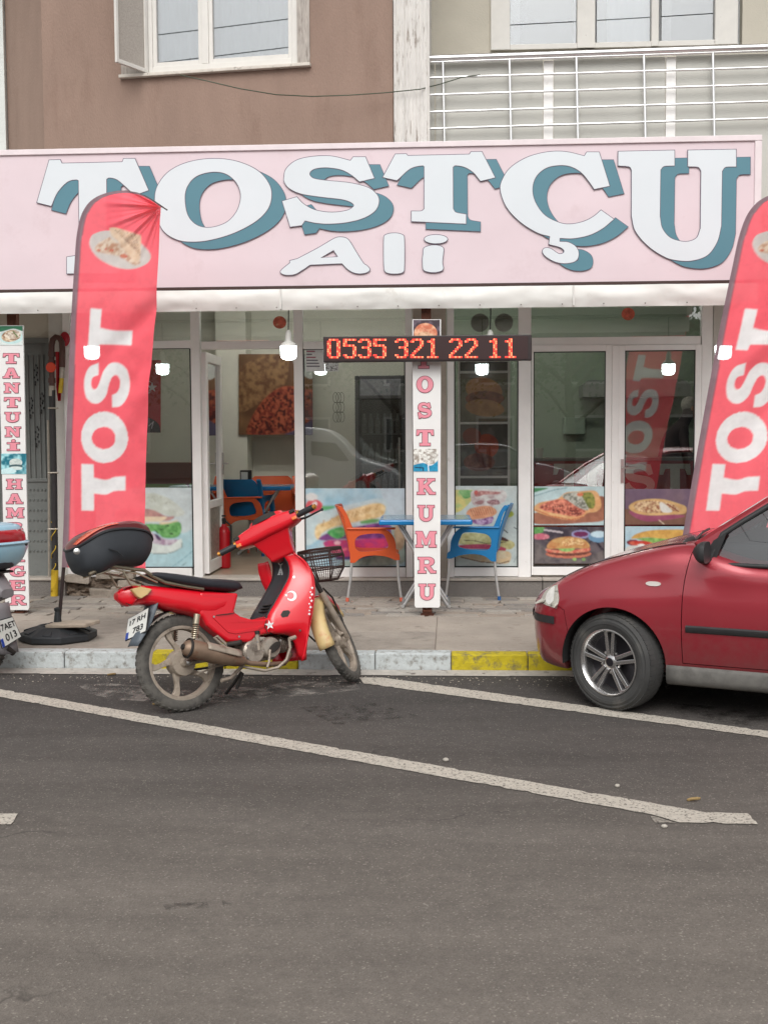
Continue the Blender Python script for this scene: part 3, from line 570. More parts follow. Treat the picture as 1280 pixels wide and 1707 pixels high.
# balcony recess
box('balcony_floor', CREAM, bld, PX1 + .002, 8, 10.1, 11.35, 3.3, 3.45)
box('balcony_back_wall', CREAM, bld, PX1, X(818, 11.3), 11.3, 11.5, 3.4, 7.5); box('balcony_back_wall', CREAM, bld, X(1228, 11.3), 8, 11.3, 11.5, 3.4, 7.5)
zb_ = Z(80, 11.3, 1020); box('balcony_back_wall', CREAM, bld, X(818, 11.3), X(1228, 11.3), 11.3, 11.5, 3.4, zb_)
bw = MB(); Y = 11.26
for a_, b_ in ((818, 850), (962, 992), (1086, 1098), (1192, 1230)): bw.box(X(a_, Y, 40), X(b_, Y, 40), Y, Y + .1, zb_, 7.4)
bw.box(X(850, Y, 80), X(1192, Y, 80), Y + .01, Y + .08, zb_, zb_ + .05); bwf = bw.build('window', UPVC2, bld, bevel=.004)
for a_, b_ in ((850, 962), (992, 1086), (1098, 1192)):
    box('pane', GL2, bwf, X(a_, Y), X(b_, Y), Y + .05, Y + .056, zb_ + .05, 7.4)
    if a_ != 992:
        box('insect_screen', M('insect_mesh_dark', s(118, 122, 120), .8, n=(60, .12)), bwf, X(a_, Y) + .09, X(b_, Y) - .04, Y + .09, Y + .092, zb_ + .05, 7.4)
    box('sash', M('grey_sash', s(150, 152, 150), .5, n=(6, .06)), bwf, X(a_, Y) + .002, X(a_, Y) + .09, Y + .058, Y + .08, zb_ + .05, 7.4)
curtain(bwf, lambda u, d, z: (u, Y + .13 + d, z), X(840, Y), X(1230, Y), zb_ - .1, 7.4, .015, .11)
box('room_backing', MATS['room_shade'], bwf, X(800, Y), X(1250, Y), Y + 1.2, Y + 1.25, zb_ - .2, 7.6)
box('upper_ceiling', CREAM, bld, -9, 9, 9.9, 15.6, 7.5, 7.7); box('upper_wall', STUCCO, bld, -9, 9, 9.9, 15.6, 7.72, 9.0)
# balcony railing
rl = thing('balcony_railing', 'silver tube balcony railing with white posts above the pink sign', 'railing', (X(720, 10.15), 10.15, 3.45))
ALU = M('railing_aluminium', (.78, .78, .77), .28, .85, n=(30, .06))
PANEL = M('balcony_panel', s(190, 189, 182), .55, n=(2, .04), dirt=(s(160, 160, 150), 4, .6, .25))
Yr = 10.15
def rtube(px0, py0, px1, py1, r, name='rail', mat=ALU, Y_=Yr): return MB().tube([P(px0, py0, Y_), P(px1, py1, Y_)], r, 10).build(name, mat, rl, smooth=50)
rtube(716, 97, 1500, 70, .028, 'handrail'); rtube(718, 103, 1500, 76, .012, 'rail')
for py in (129, 157.5, 186, 214): rtube(716, py, 1500, py - 24.5, .0108)
for px in (738, 849, 960.5, 1073, 1188, 1303): rtube(px, 103 - (px - 738) * .035, px + 3, 250, .0125, 'baluster')
for px in (912, 1112, 1310): box('post', UPVC, rl, X(px - 8, 10.22), X(px + 8, 10.22), 10.20, 10.235, 3.45, Z(100 - (px - 912) * .03, 10.2, px), bevel=.003)
for a_, b_ in ((716, 726), (728, 903), (921, 1103), (1121, 1301), (1319, 1500)): box('infill_panel', PANEL, rl, X(a_, 10.22), X(b_, 10.22), 10.215, 10.228, 3.45, Z(103 - (a_ - 720) * .03, 10.2, a_), bevel=.002)
# cable strung along the facade
cb = [(300, 124), (340, 133), (400, 147), (460, 157), (520, 160), (580, 158), (640, 154), (700, 148), (735, 139), (770, 128), (800, 124)]
cab = MB().tube([P(x, y, 9.93 if x < 720 else 10.10) for x, y in cb], .0045, 6)
tag(cab.build('telephone_cable', M('grey_cable', s(70, 78, 62), .6, n=(20, .2)), smooth=60), 'thin green grey cable sagging across the brown wall to the balcony', 'cable')
# ================================================================== SIGNS
SY = 9.60
sg = thing('shop_sign', 'long pink shop sign with large white and teal letters above the awning', 'sign', (X(640, SY), SY, 2.84))
PINK = M('sign_vinyl', s(219, 201, 206), .5, n=(1.3, .03), dirt=(s(204, 183, 187), 2.6, .56, .3), b=(2.6, .6))
TRIM = M('sign_trim', s(226, 214, 216), .45, n=(6, .06), dirt=(s(150, 130, 124), 20, .7, .05))
sx0, sx1, sz0, sz1 = -4.9, 2.482, 2.848, 3.983
_pm = MB(); _nx, _nz = 120, 20
_rows = [[(sx0 + .02 + (sx1 - sx0 - .04) * i / _nx, SY - .004 * noise.noise((i * .11, j * .22, 0)) * min(1, j / 3, (_nz - j) / 3) + .004, sz0 + (sz1 - sz0 - .02) * j / _nz) for i in range(_nx + 1)] for j in range(_nz + 1)]
_pm.loft(_rows, closed=False); _pm.build('face_panel', PINK, sg, smooth=60)
box('sign_box', M('sign_box_metal', s(170, 165, 160), .5, .3, n=(6, .1)), sg, sx0 + .004, sx1 - .004, SY + .02, SY + .2, sz0 + .004, sz1 - .004)
box('edge_trim', TRIM, sg, sx0, sx1, SY - .012, SY + .21, sz1 - .045, sz1, bevel=.004)
box('edge_trim', TRIM, sg, sx1 - .055, sx1, SY - .0125, SY + .205, sz0 - .002, sz1 - .047, bevel=.004)
box('edge_trim', M('sign_trim_dark', s(66, 48, 44), .5, .3), sg, sx0, sx1 - .056, SY - .010, SY + .2, sz0 - .028, sz0 - .002, bevel=.003)
LW, LD, LT = M('letter_white', s(214, 220, 224), .4, n=(2, .02)), M('letter_outline', s(98, 88, 104), .5, n=(4, .05)), M('letter_teal', s(80, 127, 141), .42, n=(2, .04))
def zoomed(pts, ox, oy, k): return [(ox + p[0] / k, oy + p[1] / k) + tuple(p[2:]) for p in pts]
def sign_letter(loops, i, shadow=True):
    px = [smooth_loop(l, 6) for l in loops]
    f = lambda x, y, d: P(x, y, SY)[0:1] + (d,) + P(x, y, SY)[2:3] if False else (P(x, y, SY).x, d, P(x, y, SY).z)
    e = i * .00008
    o = MB().prism(px, f, SY - .004, SY - .0105 - e).build('letter', LW, sg)
    MB().prism([grow(l, 1.1 if k == 0 else -1.1) for k, l in enumerate(px)], f, SY - .003, SY - .0085 - e).build('letter_outline', LD, o)
    if shadow:
        sh = [[(x + 24, y + 12.6) for x, y in l] for l in px]
        MB().prism(sh, f, SY - .003, SY - .0070 - e).build('letter_shadow', LT, o)
        MB().prism([grow(l, .8 if k == 0 else -.8) for k, l in enumerate(sh)], f, SY - .002, SY - .0055 - e).build('letter_shadow_outline', LD, o)
K = 5.3333
sign_letter([zoomed([(228, 143, 1), (325, 140, 1), (340, 172, 1), (878, 160, 1), (890, 130, 1), (988, 130, 1), (1108, 410, 1), (985, 455, 1), (920, 390), (830, 315), (760, 298), (735, 312, 1), (735, 960, 1), (760, 985), (860, 1000, 1), (860, 1150, 1), (385, 1150, 1), (385, 1005, 1), (470, 990), (497, 965, 1), (490, 325, 1), (470, 315), (390, 335), (300, 430), (245, 550, 1), (120, 518, 1)], 40, 240, K)], 0)
sign_letter([zoomed([(100, 480), (130, 360), (230, 240), (400, 160), (620, 130), (830, 155), (1010, 235), (1110, 350), (1135, 460), (1100, 580), (990, 690), (800, 790), (600, 850), (440, 868), (300, 850), (180, 775), (115, 640)], 240, 240, K), zoomed([(365, 480), (390, 370), (470, 285), (600, 248), (720, 260), (810, 325), (855, 410), (860, 500), (820, 610), (730, 700), (590, 743), (470, 720), (390, 630)], 240, 240, K)], 1)
sign_letter([zoomed([(180, 300), (200, 220), (290, 145), (430, 112), (600, 108), (770, 148, 1), (795, 115, 1), (902, 115, 1), (980, 303, 1), (850, 333, 1), (780, 275), (690, 228), (560, 208), (450, 220), (405, 262), (440, 305), (560, 325), (760, 345), (920, 385), (1000, 445), (1022, 510), (990, 590), (890, 655), (740, 695), (580, 708), (460, 700), (365, 680, 1), (335, 722, 1), (235, 735, 1), (165, 508, 1), (293, 470, 1), (350, 530), (450, 585), (600, 608), (740, 590), (800, 550), (770, 515), (690, 490), (500, 468), (330, 440), (230, 395), (185, 340)], 440, 240, K)], 2)
sign_letter([zoomed([(208, 90, 1), (305, 88, 1), (318, 104, 1), (866, 92, 1), (880, 70, 1), (975, 68, 1), (1092, 297, 1), (964, 328, 1), (900, 250), (820, 203), (740, 190), (718, 205, 1), (720, 575, 1), (745, 608), (835, 625, 1), (835, 708, 1), (352, 686, 1), (352, 597, 1), (440, 596), (466, 575, 1), (466, 200, 1), (450, 190), (340, 218), (222, 322, 1), (98, 295, 1)], 620, 240, K)], 3)
sign_letter([zoomed([(75, 410), (95, 310), (170, 205), (320, 115), (500, 70), (660, 70), (820, 107, 1), (842, 72, 1), (950, 72, 1), (1043, 372, 1), (908, 400, 1), (860, 330), (790, 250), (700, 200), (600, 188), (480, 212), (390, 290), (358, 400), (385, 520), (470, 635), (600, 700), (700, 712), (810, 690), (900, 645), (968, 588, 1), (1080, 668, 1), (980, 750), (860, 810), (720, 838), (600, 835, 1), (598, 868, 1), (680, 875), (750, 920), (768, 985), (740, 1040), (650, 1060), (560, 1045), (480, 1000), (448, 955), (470, 925), (520, 930), (590, 975), (630, 970), (640, 945), (600, 915), (505, 890, 1), (515, 820, 1), (400, 785), (250, 690), (130, 560)], 820, 240, K)], 4)
sign_letter([zoomed([(50, 160, 1), (510, 150, 1), (510, 275, 1), (425, 280), (395, 310, 1), (390, 690, 1), (410, 790), (480, 870), (600, 900), (690, 870), (725, 790, 1), (730, 320, 1), (705, 287), (622, 282, 1), (622, 150, 1), (1015, 143, 1), (1015, 283, 1), (930, 287), (900, 320, 1), (893, 770, 1), (860, 900), (780, 1010), (650, 1055), (520, 1050), (420, 1018), (290, 930), (190, 810), (160, 690, 1), (160, 310, 1), (140, 283), (50, 275, 1)], 1020, 220, 4.923)], 5)
sign_letter([zoomed([(150, 1130), (185, 1160), (270, 1158), (340, 1120), (410, 1073, 1), (695, 1060, 1), (750, 1115), (820, 1148), (900, 1145), (940, 1118), (920, 1085), (885, 1060), (820, 960), (750, 850), (690, 828), (630, 838), (480, 925), (300, 1020, 1), (232, 1038, 1), (235, 1055, 1)], 440, 240, K), zoomed([(503, 1012, 1), (620, 942, 1), (660, 1003, 1)], 440, 240, K)], 6, False)
sign_letter([zoomed([(1068, 825), (1100, 800), (1160, 792), (1215, 800), (1245, 825), (1245, 1120), (1220, 1145), (1160, 1152), (1100, 1145), (1070, 1115)], 440, 240, K)], 7, False)
sign_letter([zoomed([(460, 930), (490, 910), (550, 900), (610, 908), (635, 930), (632, 980), (625, 1050), (632, 1110), (600, 1132), (540, 1140), (480, 1130), (455, 1110), (450, 1030), (455, 980)], 620, 240, K)], 8, False)
sign_letter([zoomed(ellipse(568, 845, 102, 38), 620, 240, K)], 9, False)
# awning valance under the sign
aw = thing('awning', 'rolled up white tarpaulin awning strip hanging below the pink sign', 'awning', (X(640, 9.58), 9.58, 2.64))
TARP = M('white_tarpaulin', s(216, 215, 210), .5, n=(2, .05), dirt=(s(176, 168, 156), 5, .62, .25), b=(6, .5))
rows = []; n_ = 240
for j in range(9):
    t = j / 8; row = []
    for i in range(n_ + 1):
        x_ = -4.9 + 7.36 * i / n_
        row.append((x_, 9.575 - .018 * math.sin(t * 3.1) + .016 * noise.noise((x_ * 2.6, t * 1.5, 3)) * (1 - .5 * t) + .007 * noise.noise((x_ * 9, t * 3, 7)), 2.818 - .172 * t + .008 * noise.noise((x_ * 1.3, 0, 1)) * t))
    rows.append(row)
MB().loft(rows, closed=False).build('valance', TARP, aw, smooth=70)
MB().tube([(-4.9, 9.70, 2.75), (2.46, 9.70, 2.75)], .075, 16).build('roller_tube', TARP, aw, smooth=60)
for px in (470, 955): box('seam', TARP, aw, X(px, 9.55) - .006, X(px, 9.55) + .006, 9.548, 9.575, 2.655, 2.815)
st = MB()
for i in range(22):
    x_ = -4.7 + i * .33; st.ball((x_, 9.552, 2.668), .006, 6, 4)
tag(st.build('eyelets', M('steel_eyelet', s(120, 116, 110), .4, .6), aw), kind='stuff')
# boards on posts -------------------------------------------------------
BW, BP, BO = M('board_white', s(226, 226, 224), .4, n=(4, .03), dirt=(s(190, 180, 170), 9, .68, .15)), M('board_pink', s(226, 142, 156), .45, n=(6, .05)), M('board_maroon', s(96, 44, 56), .5)
RUST = M('rusty_steel', s(104, 62, 46), .7, .3, n=(18, .25), dirt=(s(70, 44, 34), 14, .55, .15))
def post_board(name_label, post_label, cols, letters, pics, lw, lh, Yb, pole_px):
    (tx0, tx1, ty), (bx0_, bx1_, by) = cols
    t = thing('vertical_sign', name_label, 'sign', (X((bx0_ + bx1_) / 2, Yb), Yb, Z(by, Yb)), group='narrow boards on the awning posts')
    ed = lambda x: x
    q = [P(tx0, ty, Yb), P(tx1, ty, Yb), P(bx1_, by - 3, Yb), P(bx1_ - 2, by, Yb), P(bx0_ + 2, by, Yb), P(bx0_, by - 3, Yb)]
    bd = MB(); bd.prism([[(v.x, v.z) for v in q]], lambda x, z, d: (x, d, z), Yb, Yb + .02); bd.build('board', BW, t)
    for ch, cx, cy, kw in letters:
        loops = [[(cx + (u - .5) * lw * kw, cy - (v - .5) * lh) for u, v in l] for l in SLAB['I' if ch == 'İ' else ch]]
        if ch == 'İ': loops = [[(x, cy + (y - cy) * .8 + lh * .1) for x, y in l] for l in loops] 
        f = lambda x, y, d: (P(x, y, Yb).x, d, P(x, y, Yb).z)
        o = MB().prism(loops, f, Yb - .001, Yb - .0055).build('letter', BP, t)
        MB().prism([grow(l, .9 if k == 0 else -.7) for k, l in enumerate(loops)], f, Yb - .0005, Yb - .003).build('letter_outline', BO, o)
        if ch == 'İ':
            dot = ellipse(cx, cy - lh * .47, 3.2, 2.2, 12); MB().prism([dot], f, Yb - .001, Yb - .0055).build('letter_dot', BP, o); MB().prism([grow(dot, .9)], f, Yb - .0005, Yb - .003).build('letter_outline', BO, o)
    for r_, size, fn, base in pics: picture('printed_picture', r_, size, Yb - .004, fn, t, base)
    p = thing('steel_post', post_label, 'post', (X(pole_px, Yb), Yb + .09, .12), group='posts carrying the awning')
    box('post_tube', RUST, p, X(pole_px, Yb + .05) - .04, X(pole_px, Yb + .05) + .04, Yb + .05, Yb + .13, .122, 2.86, bevel=.004)
    zc = Z(by, Yb); br = MB(); br.tube([(X(pole_px, Yb) - .03, Yb + .06, zc - .012), (X(pole_px, Yb) - .03, Yb + .01, zc - .03), (X(pole_px, Yb) + .03, Yb + .01, zc - .03), (X(pole_px, Yb) + .03, Yb + .06, zc - .012)], .006, 6); br.build('bracket', RUST, p, smooth=50)
    box('foot_plate', RUST, p, X(pole_px, Yb + .05) - .055, X(pole_px, Yb + .05) + .055, Yb + .035, Yb + .145, .122, .128)
def pic_fries(p):
    p.poly([(0, 0, 1), (100, 0, 1), (100, 55), (60, 70), (30, 62), (0, 72)], (232, 232, 226), (9, .9, (150, 140, 130)))
    p.poly([(0, 72, 1), (40, 62), (70, 74), (100, 52, 1), (100, 100, 1), (0, 100, 1)], (40, 150, 190), (14, .5, (20, 110, 150))); p.line([(8, 82), (40, 84), (40, 96)], 5, (20, 60, 90)); p.line([(60, 70), (62, 100)], 4, (230, 235, 240))
def pic_bread(p):
    p.mask(np.ones_like(p.x, bool), (62, 48, 56), (20, .7, (110, 96, 110))); p.ell(46, 60, 44, 46, (206, 116, 84), (16, .9, (238, 186, 150))); p.poly([(10, 70), (40, 52), (80, 70), (84, 100, 1), (8, 100, 1)], (226, 186, 150), (10, .7, (190, 120, 84)))
def pic_toast(p):
    p.poly([(0, 0, 1), (100, 0, 1), (100, 26), (60, 14), (0, 30)], (44, 120, 84)); p.ell(52, 60, 50, 34, (190, 222, 220)); p.ell(50, 52, 42, 30, (226, 206, 176), (10, .9, (150, 112, 84)), -.3); p.poly([(20, 50), (50, 30), (86, 30), (90, 60), (60, 76)], (236, 226, 208), (8, .9, (150, 120, 96))); p.line([(60, 30), (78, 56)], 6, (110, 130, 80))
def pic_burger_teal(p):
    p.mask(np.ones_like(p.x, bool), (24, 110, 128), (22, 1.0, (160, 216, 222))); p.ell(58, 44, 26, 20, (210, 220, 214), (8, .5, (150, 170, 168))); p.ell(58, 62, 28, 9, (70, 96, 100)); p.ell(58, 72, 26, 9, (206, 220, 216)); p.poly([(0, 80), (40, 70), (60, 88), (30, 100, 1), (0, 100, 1)], (196, 226, 228))
z7 = lambda x, y: (500 + x / 3.2, 500 + y / 3.2)
post_board('tall white board with pink letters TOST KUMRU behind the red number display', 'brown steel post behind the board lettered TOST KUMRU', ((687, 735, 532), (691, 733.5, 1013)),
           [('T', *z7(660, 322), 1), ('O', *z7(666, 450), 1), ('S', *z7(665, 590), .82), ('T', *z7(667, 735), 1), ('K', *z7(672, 995), 1.08), ('U', *z7(672, 1138), 1), ('M', *z7(672, 1277), 1.12), ('R', *z7(676, 1415), 1.06), ('U', *z7(677, 1558), 1)],
           [((689, 748, 730, 786), (100, 100), pic_fries, (225, 230, 230)), ((689, 533, 733, 570), (100, 100), pic_bread, (70, 56, 66))], 27.5, 26.5, 9.62, 711)
z5 = lambda x, y: (x / 2.753, 500 + y / 2.753)
post_board('tall white board with pink letters TANTUNİ HAMBURGER beside the grey steel door', 'brown steel post behind the board lettered TANTUNİ HAMBURGER', ((-3, 38, 542), (9, 48.5, 1017)),
           [(c, *z5(x, y), 1) for c, x, y in (('T', 52, 268), ('A', 52, 335), ('N', 55, 403), ('T', 57, 470), ('U', 58, 538), ('N', 60, 605), ('İ', 62, 668), ('H', 66, 845), ('A', 68, 912), ('M', 70, 977), ('B', 72, 1045), ('U', 74, 1110), ('R', 76, 1178), ('G', 79, 1245), ('E', 81, 1310), ('R', 83, 1377))],
           [((-1, 543, 37.5, 575), (100, 100), pic_toast, (215, 225, 222)), ((2, 756, 44, 790), (100, 100), pic_burger_teal, (90, 160, 170))], 26, 16.5, 9.70, 24)
# red number display ----------------------------------------------------
LY = 9.50
ld = thing('number_display', 'black running display with glowing red digits 0535 321 22 11', 'display', (X(712, LY), LY, Z(603, LY)))
lx0, lx1, lz0, lz1 = X(540, LY), X(886, LY), Z(602, LY, 712), Z(559, LY, 712)
box('housing', M('display_housing', s(40, 30, 30), .45, n=(12, .12)), ld, lx0, lx1, LY, LY + .07, lz0, lz1, bevel=.006)
box('screen', M('display_screen', s(52, 30, 30), .35, n=(300, .3)), ld, lx0 + .012, lx1 - .03, LY - .004, LY + .01, lz0 + .012, lz1 - .012)
DIG = {'0': ['.#####.', '##...##', '##...##', '##...##', '##...##', '##...##', '##...##', '##...##', '##...##', '.#####.'],
 '5': ['#######', '##.....', '##.....', '######.', '.....##', '.....##', '.....##', '.....##', '##...##', '.#####.'],
 '3': ['.#####.', '##...##', '.....##', '.....##', '..####.', '.....##', '.....##', '.....##', '##...##', '.#####.'],
 '2': ['.#####.', '##...##', '.....##', '.....##', '....##.', '...##..', '..##...', '.##....', '##.....', '#######'],
 '1': ['...##..', '.####..', '...##..', '...##..', '...##..', '...##..', '...##..', '...##..', '...##..', '.######']}
LED = M('led_glow', s(120, 10, 5), .4, emit=((1.0, .05, .03), 1.7)); LED2 = M('led_glow_amber', s(130, 40, 5), .4, emit=((1.0, .20, .09), 2.4))
for _m in (LED, LED2): _m.cycles.emission_sampling = 'NONE'
for ch, x0 in zip('05353212211', (145, 230, 310, 390, 506, 588, 668, 795, 878, 1000, 1082)):
    m1, m2 = MB(), MB(); pw = 3.15
    for r_, row in enumerate(DIG[ch]):
        for c_, k in enumerate(row):
            if k == '#':
                q = P(500 + x0 / 3.2 + (c_ + .5) * pw, 564.5 + (r_ + .5) * 3.25 - (x0 - 145) * .0006, LY - .004); h = .0066
                (m2 if (c_ * 3 + r_ * 5 + int(x0)) % 7 < 3 else m1).add([(q.x - h, q.y, q.z - h), (q.x + h, q.y, q.z - h), (q.x + h, q.y, q.z + h), (q.x - h, q.y, q.z + h), (q.x, q.y - .004, q.z)], [(0, 1, 4), (1, 2, 4), (2, 3, 4), (3, 0, 4)])
    d = m1.build('lit_digit', LED, ld); tag(m2.build('amber_dots', LED2, d), kind='stuff'); tag(d, kind='stuff')
# hanging bulbs ------------------------------------------------------------
BULB = M('bulb_glow', s(240, 245, 245), .3, emit=((.88, 1.0, .98), 16.0)); SOCK = M('bulb_socket', s(206, 206, 200), .4)
for px, lab in ((481, 'lit white bulb hanging in front of the open shop door'), (817, 'lit white bulb hanging behind the red number display'), (1206, 'lit white bulb glowing through the right hand flag'), (153, 'lit white bulb glowing through the left hand flag')):
    Yb = 9.78; x_ = X(px, Yb, 580); zt = Z(600, Yb, px); b_ = thing('hanging_bulb', lab, 'light bulb', (x_, Yb, zt), group='bulbs under the awning')
    MB().lathe([(.001, 0), (.035, .004), (.058, .016), (.066, .035), (.068, .115)], (x_, Yb, zt), (0, 0, 1), 24, False).build('glowing_globe', BULB, b_, smooth=60)
    MB().lathe([(.068, .115), (.066, .125), (.05, .142), (.03, .155), (.026, .19), (.028, .2), (.02, .235), (.008, .25)], (x_, Yb, zt), (0, 0, 1), 24).build('socket', SOCK, b_, smooth=40)
    MB().tube([(x_, Yb, zt + .25), (x_ + .004, Yb, zt + .4), (x_, Yb, 2.9)], .005, 6).build('cord', DARKG, b_)
# flags ---------------------------------------------------------------------
FLAGC = M('flag_cloth', rough=.75, attr='print', n=(2, .04), trans=.26, weave=.055)
POLE = M('flag_pole', s(52, 40, 38), .45, n=(12, .15))
def resample(pts, n):
    q = [Vector(p) for p in smooth_loop(pts, 8, False)]; d = [0]
    for i in range(1, len(q)): d.append(d[-1] + (q[i] - q[i - 1]).length)
    t = np.linspace(0, d[-1], n); return np.stack([np.interp(t, d, [p.x for p in q]), np.interp(t, d, [p.y for p in q])], 1), d[-1]
def z5l(pts): return [(p[0] / 2.753, 500 + p[1] / 2.753) + tuple(p[2:]) for p in pts]
def z8l(pts): return [(100 + p[0] / 5.02, 300 + p[1] / 5.02) + tuple(p[2:]) for p in pts]
def feather_flag(label, Yf, warp, baseG, group='feather flags at the kerb', seed=0):
    L_, _ = resample([(103, 946), (106, 870), (108, 800), (112, 680), (118, 540), (124, 440), (128, 390), (138, 352), (160, 328), (200, 317), (238, 325), (272, 346)], 620)
    Rr, _ = resample([(244, 948), (243, 900), (244, 830), (248, 720), (254, 630), (262, 520), (268, 430), (272, 348)], 430)
    Rr = np.vstack([Rr, np.repeat(Rr[-1:], 190, 0)]); nu, nv = 110, 620
    u = np.linspace(0, 1, nu)[None, :, None]; px = L_[:, None, :] * (1 - u) + Rr[:, None, :] * u      # photo coordinates of the cloth
    x_, y_ = px[..., 0], px[..., 1]
    p = Paint(x_, y_, (255, 100, 114))
    # plate with a toasted sandwich
    p.poly(z8l([(250, 510), (290, 450), (420, 425), (600, 470), (720, 560), (775, 640), (740, 710), (620, 752), (480, 735), (340, 665), (265, 580)]), (214, 206, 200), (16, .35, (190, 182, 178)))
    p.poly(z8l([(300, 560), (340, 520), (420, 480, 1), (540, 560), (600, 640), (690, 690), (640, 722), (520, 650), (400, 620), (310, 600)]), (226, 208, 186), (4, .9, (190, 140, 110)))
    p.poly(z8l([(420, 402, 1), (480, 402), (690, 470, 1), (690, 650), (650, 700), (560, 600), (500, 520), (440, 470)]), (224, 192, 160), (5, .5, (236, 214, 190)))
    for k in range(6): p.line(z8l([(470 + k * 34, 420 + k * 8), (600 + k * 17, 545 + k * 18)]), 1.0, (150, 110, 88))
    for a_, b_, w_, h_ in ((440, 592, 22, 12), (545, 640, 34, 18), (330, 590, 18, 12), (390, 580, 12, 8)): p.mask(((x_ - 100 - a_ / 5.02) / (w_ / 5.02)) ** 2 + ((y_ - 300 - b_ / 5.02) / (h_ / 5.02)) ** 2 < 1, (196, 96, 78), (2, .6, (226, 150, 110)))
    WL = (240, 238, 238)
    p.poly(z5l([(375, 752, 1), (432, 754, 1), (432, 815, 1), (490, 825), (530, 812), (580, 808, 1), (580, 874, 1), (530, 876), (490, 892), (433, 888, 1), (433, 967, 1), (375, 966, 1)]), WL)
    p.ell(483 / 2.753, 500 + 630 / 2.753, 109 / 2.753, 118 / 2.753, WL); p.ell(480 / 2.753, 500 + 633 / 2.753, 56 / 2.753, 51 / 2.753, (255, 100, 114))
    p.poly(z5l([(455, 288, 1), (410, 310), (387, 370), (395, 440), (425, 472), (460, 472), (490, 440), (505, 390), (520, 355), (540, 345), (555, 365), (553, 400), (540, 425), (518, 436, 1), (518, 493, 1), (560, 485), (592, 440), (600, 380), (588, 320), (550, 290), (510, 292), (480, 325), (462, 375), (448, 405), (430, 408), (420, 385), (428, 355), (455, 345, 1)]), WL)
    p.poly(z5l([(420, 38, 1), (473, 44, 1), (466, 128, 1), (530, 142), (612, 142, 1), (610, 210, 1), (545, 206), (462, 205, 1), (455, 232, 1), (405, 228, 1)]), WL)
    # pole sleeve along the edge
    dL = np.abs(u[..., 0]) * np.linalg.norm(Rr - L_, axis=1)[:, None]; p.mask(dL < 10, (146, 118, 126), (20, .35, (120, 96, 104))); p.mask((dL >= 10) & (dL < 11.2), (170, 70, 84))
    p.finish(.035)
    wx, wy = warp(x_, y_)
    Cm = np.array([tuple(CC)]); Rm = np.array(CR); d = np.stack([(wx - 640) / F, -(wy - 853.5) / F, -np.ones_like(wx)], -1) @ Rm.T
    pos = Cm + d * (Yf / d[..., 1:2])
    # folds: fanning from the tip, diagonal creases lower down
    ang = np.arctan2(y_ - 347, 272 - x_ + 1e-3); rad = np.hypot(x_ - 272, y_ - 347); fade = np.clip(1 - rad / 105, 0, 1) * np.clip(rad / 14, 0, 1); uu = u[..., 0] * np.ones_like(x_)
    fold = .020 * fade * np.sin(ang * 15 + seed) ** 3 + 0.008 * fade * np.sin(ang * 31 + 1.3)
    low = np.clip((y_ - 430) / 80, 0, 1); tt = (x_ * .55 + (y_ - 400) * .30)
    fold += low * uu * (.034 * np.sin(tt / 21 + seed * 2 + 1.2 * np.sin(y_ / 90)) ** 5 + .028 * np.sin(y_ / 120 + 1 + seed) + .010 * vnoise(x_, y_, 22, 3))
    fold += low * .016 * np.sin(uu * 7 + y_ / 75.0 + seed) * uu
    pos[..., 1] += fold * 1.25 - .06 * uu
    ids = np.arange(nu * nv).reshape(nv, nu); f = np.stack([ids[:-1, :-1], ids[:-1, 1:], ids[1:, 1:], ids[1:, :-1]], -1).reshape(-1, 4)
    f[-0:] = f; me = bpy.data.meshes.new('cloth'); me.from_pydata(pos.reshape(-1, 3).tolist(), [], f.tolist()); set_colours(me, p.c); me.polygons.foreach_set('use_smooth', [True] * len(me.polygons))
    t = thing('feather_flag', label, 'flag', baseG, group=group); put('cloth', me, FLAGC, t)
    path = L_[::14]; wx, wy = warp(path[:, 0], path[:, 1]); pp = [P(a_ + 3, b_ + 1, Yf + .026) for a_, b_ in zip(wx, wy)]; foot = Vector((baseG[0], baseG[1], .16))
    pp = [foot, foot.lerp(pp[0], .5)] + pp + [pp[-1] + (pp[-1] - pp[-2]) * .5]; r_ = [.0135] * 6 + [.0135 - .0085 * i / (len(pp) - 7) for i in range(len(pp) - 6)]
    MB().tube(pp, r_, 10).build('pole', POLE, t, smooth=50)
    BLK = M('black_plastic', s(40, 43, 46), .55, n=(9, .2), dirt=(s(96, 92, 86), 7, .62, .3))
    ring = lambda r0, z, q=1: [(baseG[0] + r0 * math.cos(R(22.5 + 45 * k)) * 1.0, baseG[1] + r0 * math.sin(R(22.5 + 45 * k)), z) for k in range(8)]
    bz = baseG[2]; MB().loft([ring(.275, bz + .004), ring(.285, bz + .012), ring(.285, bz + .055), ring(.272, bz + .062), ring(.16, bz + .105), ring(.05, bz + .112)]).build('base', BLK, t, bevel=.006)
    for k in range(8):
        a_ = R(45 * k); c_, s_ = math.cos(a_), math.sin(a_); rib = MB(); rib.hexa([(baseG[0] + c_ * .09 - s_ * .012, baseG[1] + s_ * .09 + c_ * .012, bz + .12), (baseG[0] + c_ * .09 + s_ * .012, baseG[1] + s_ * .09 - c_ * .012, bz + .12), (baseG[0] + c_ * .25 + s_ * .03, baseG[1] + s_ * .25 - c_ * .03, bz + .074), (baseG[0] + c_ * .25 - s_ * .03, baseG[1] + s_ * .25 + c_ * .03, bz + .074)], (0, 0, -.02)); rib.build('base_rib', BLK, t, bevel=.004)
    MB().lathe([(.03, 0), (.028, .03), (.02, .10), (.024, .105), (.024, .125), (.016, .128)], (baseG[0], baseG[1], bz + .11), (0, 0, 1), 14).build('socket', BLK, t, smooth=40)
    return t
fb = G(97, 1066, .122); feather_flag('red flag lettered TOST on a black octagonal base beside the motorcycle', fb.y, lambda x, y: (x, y), tuple(fb))
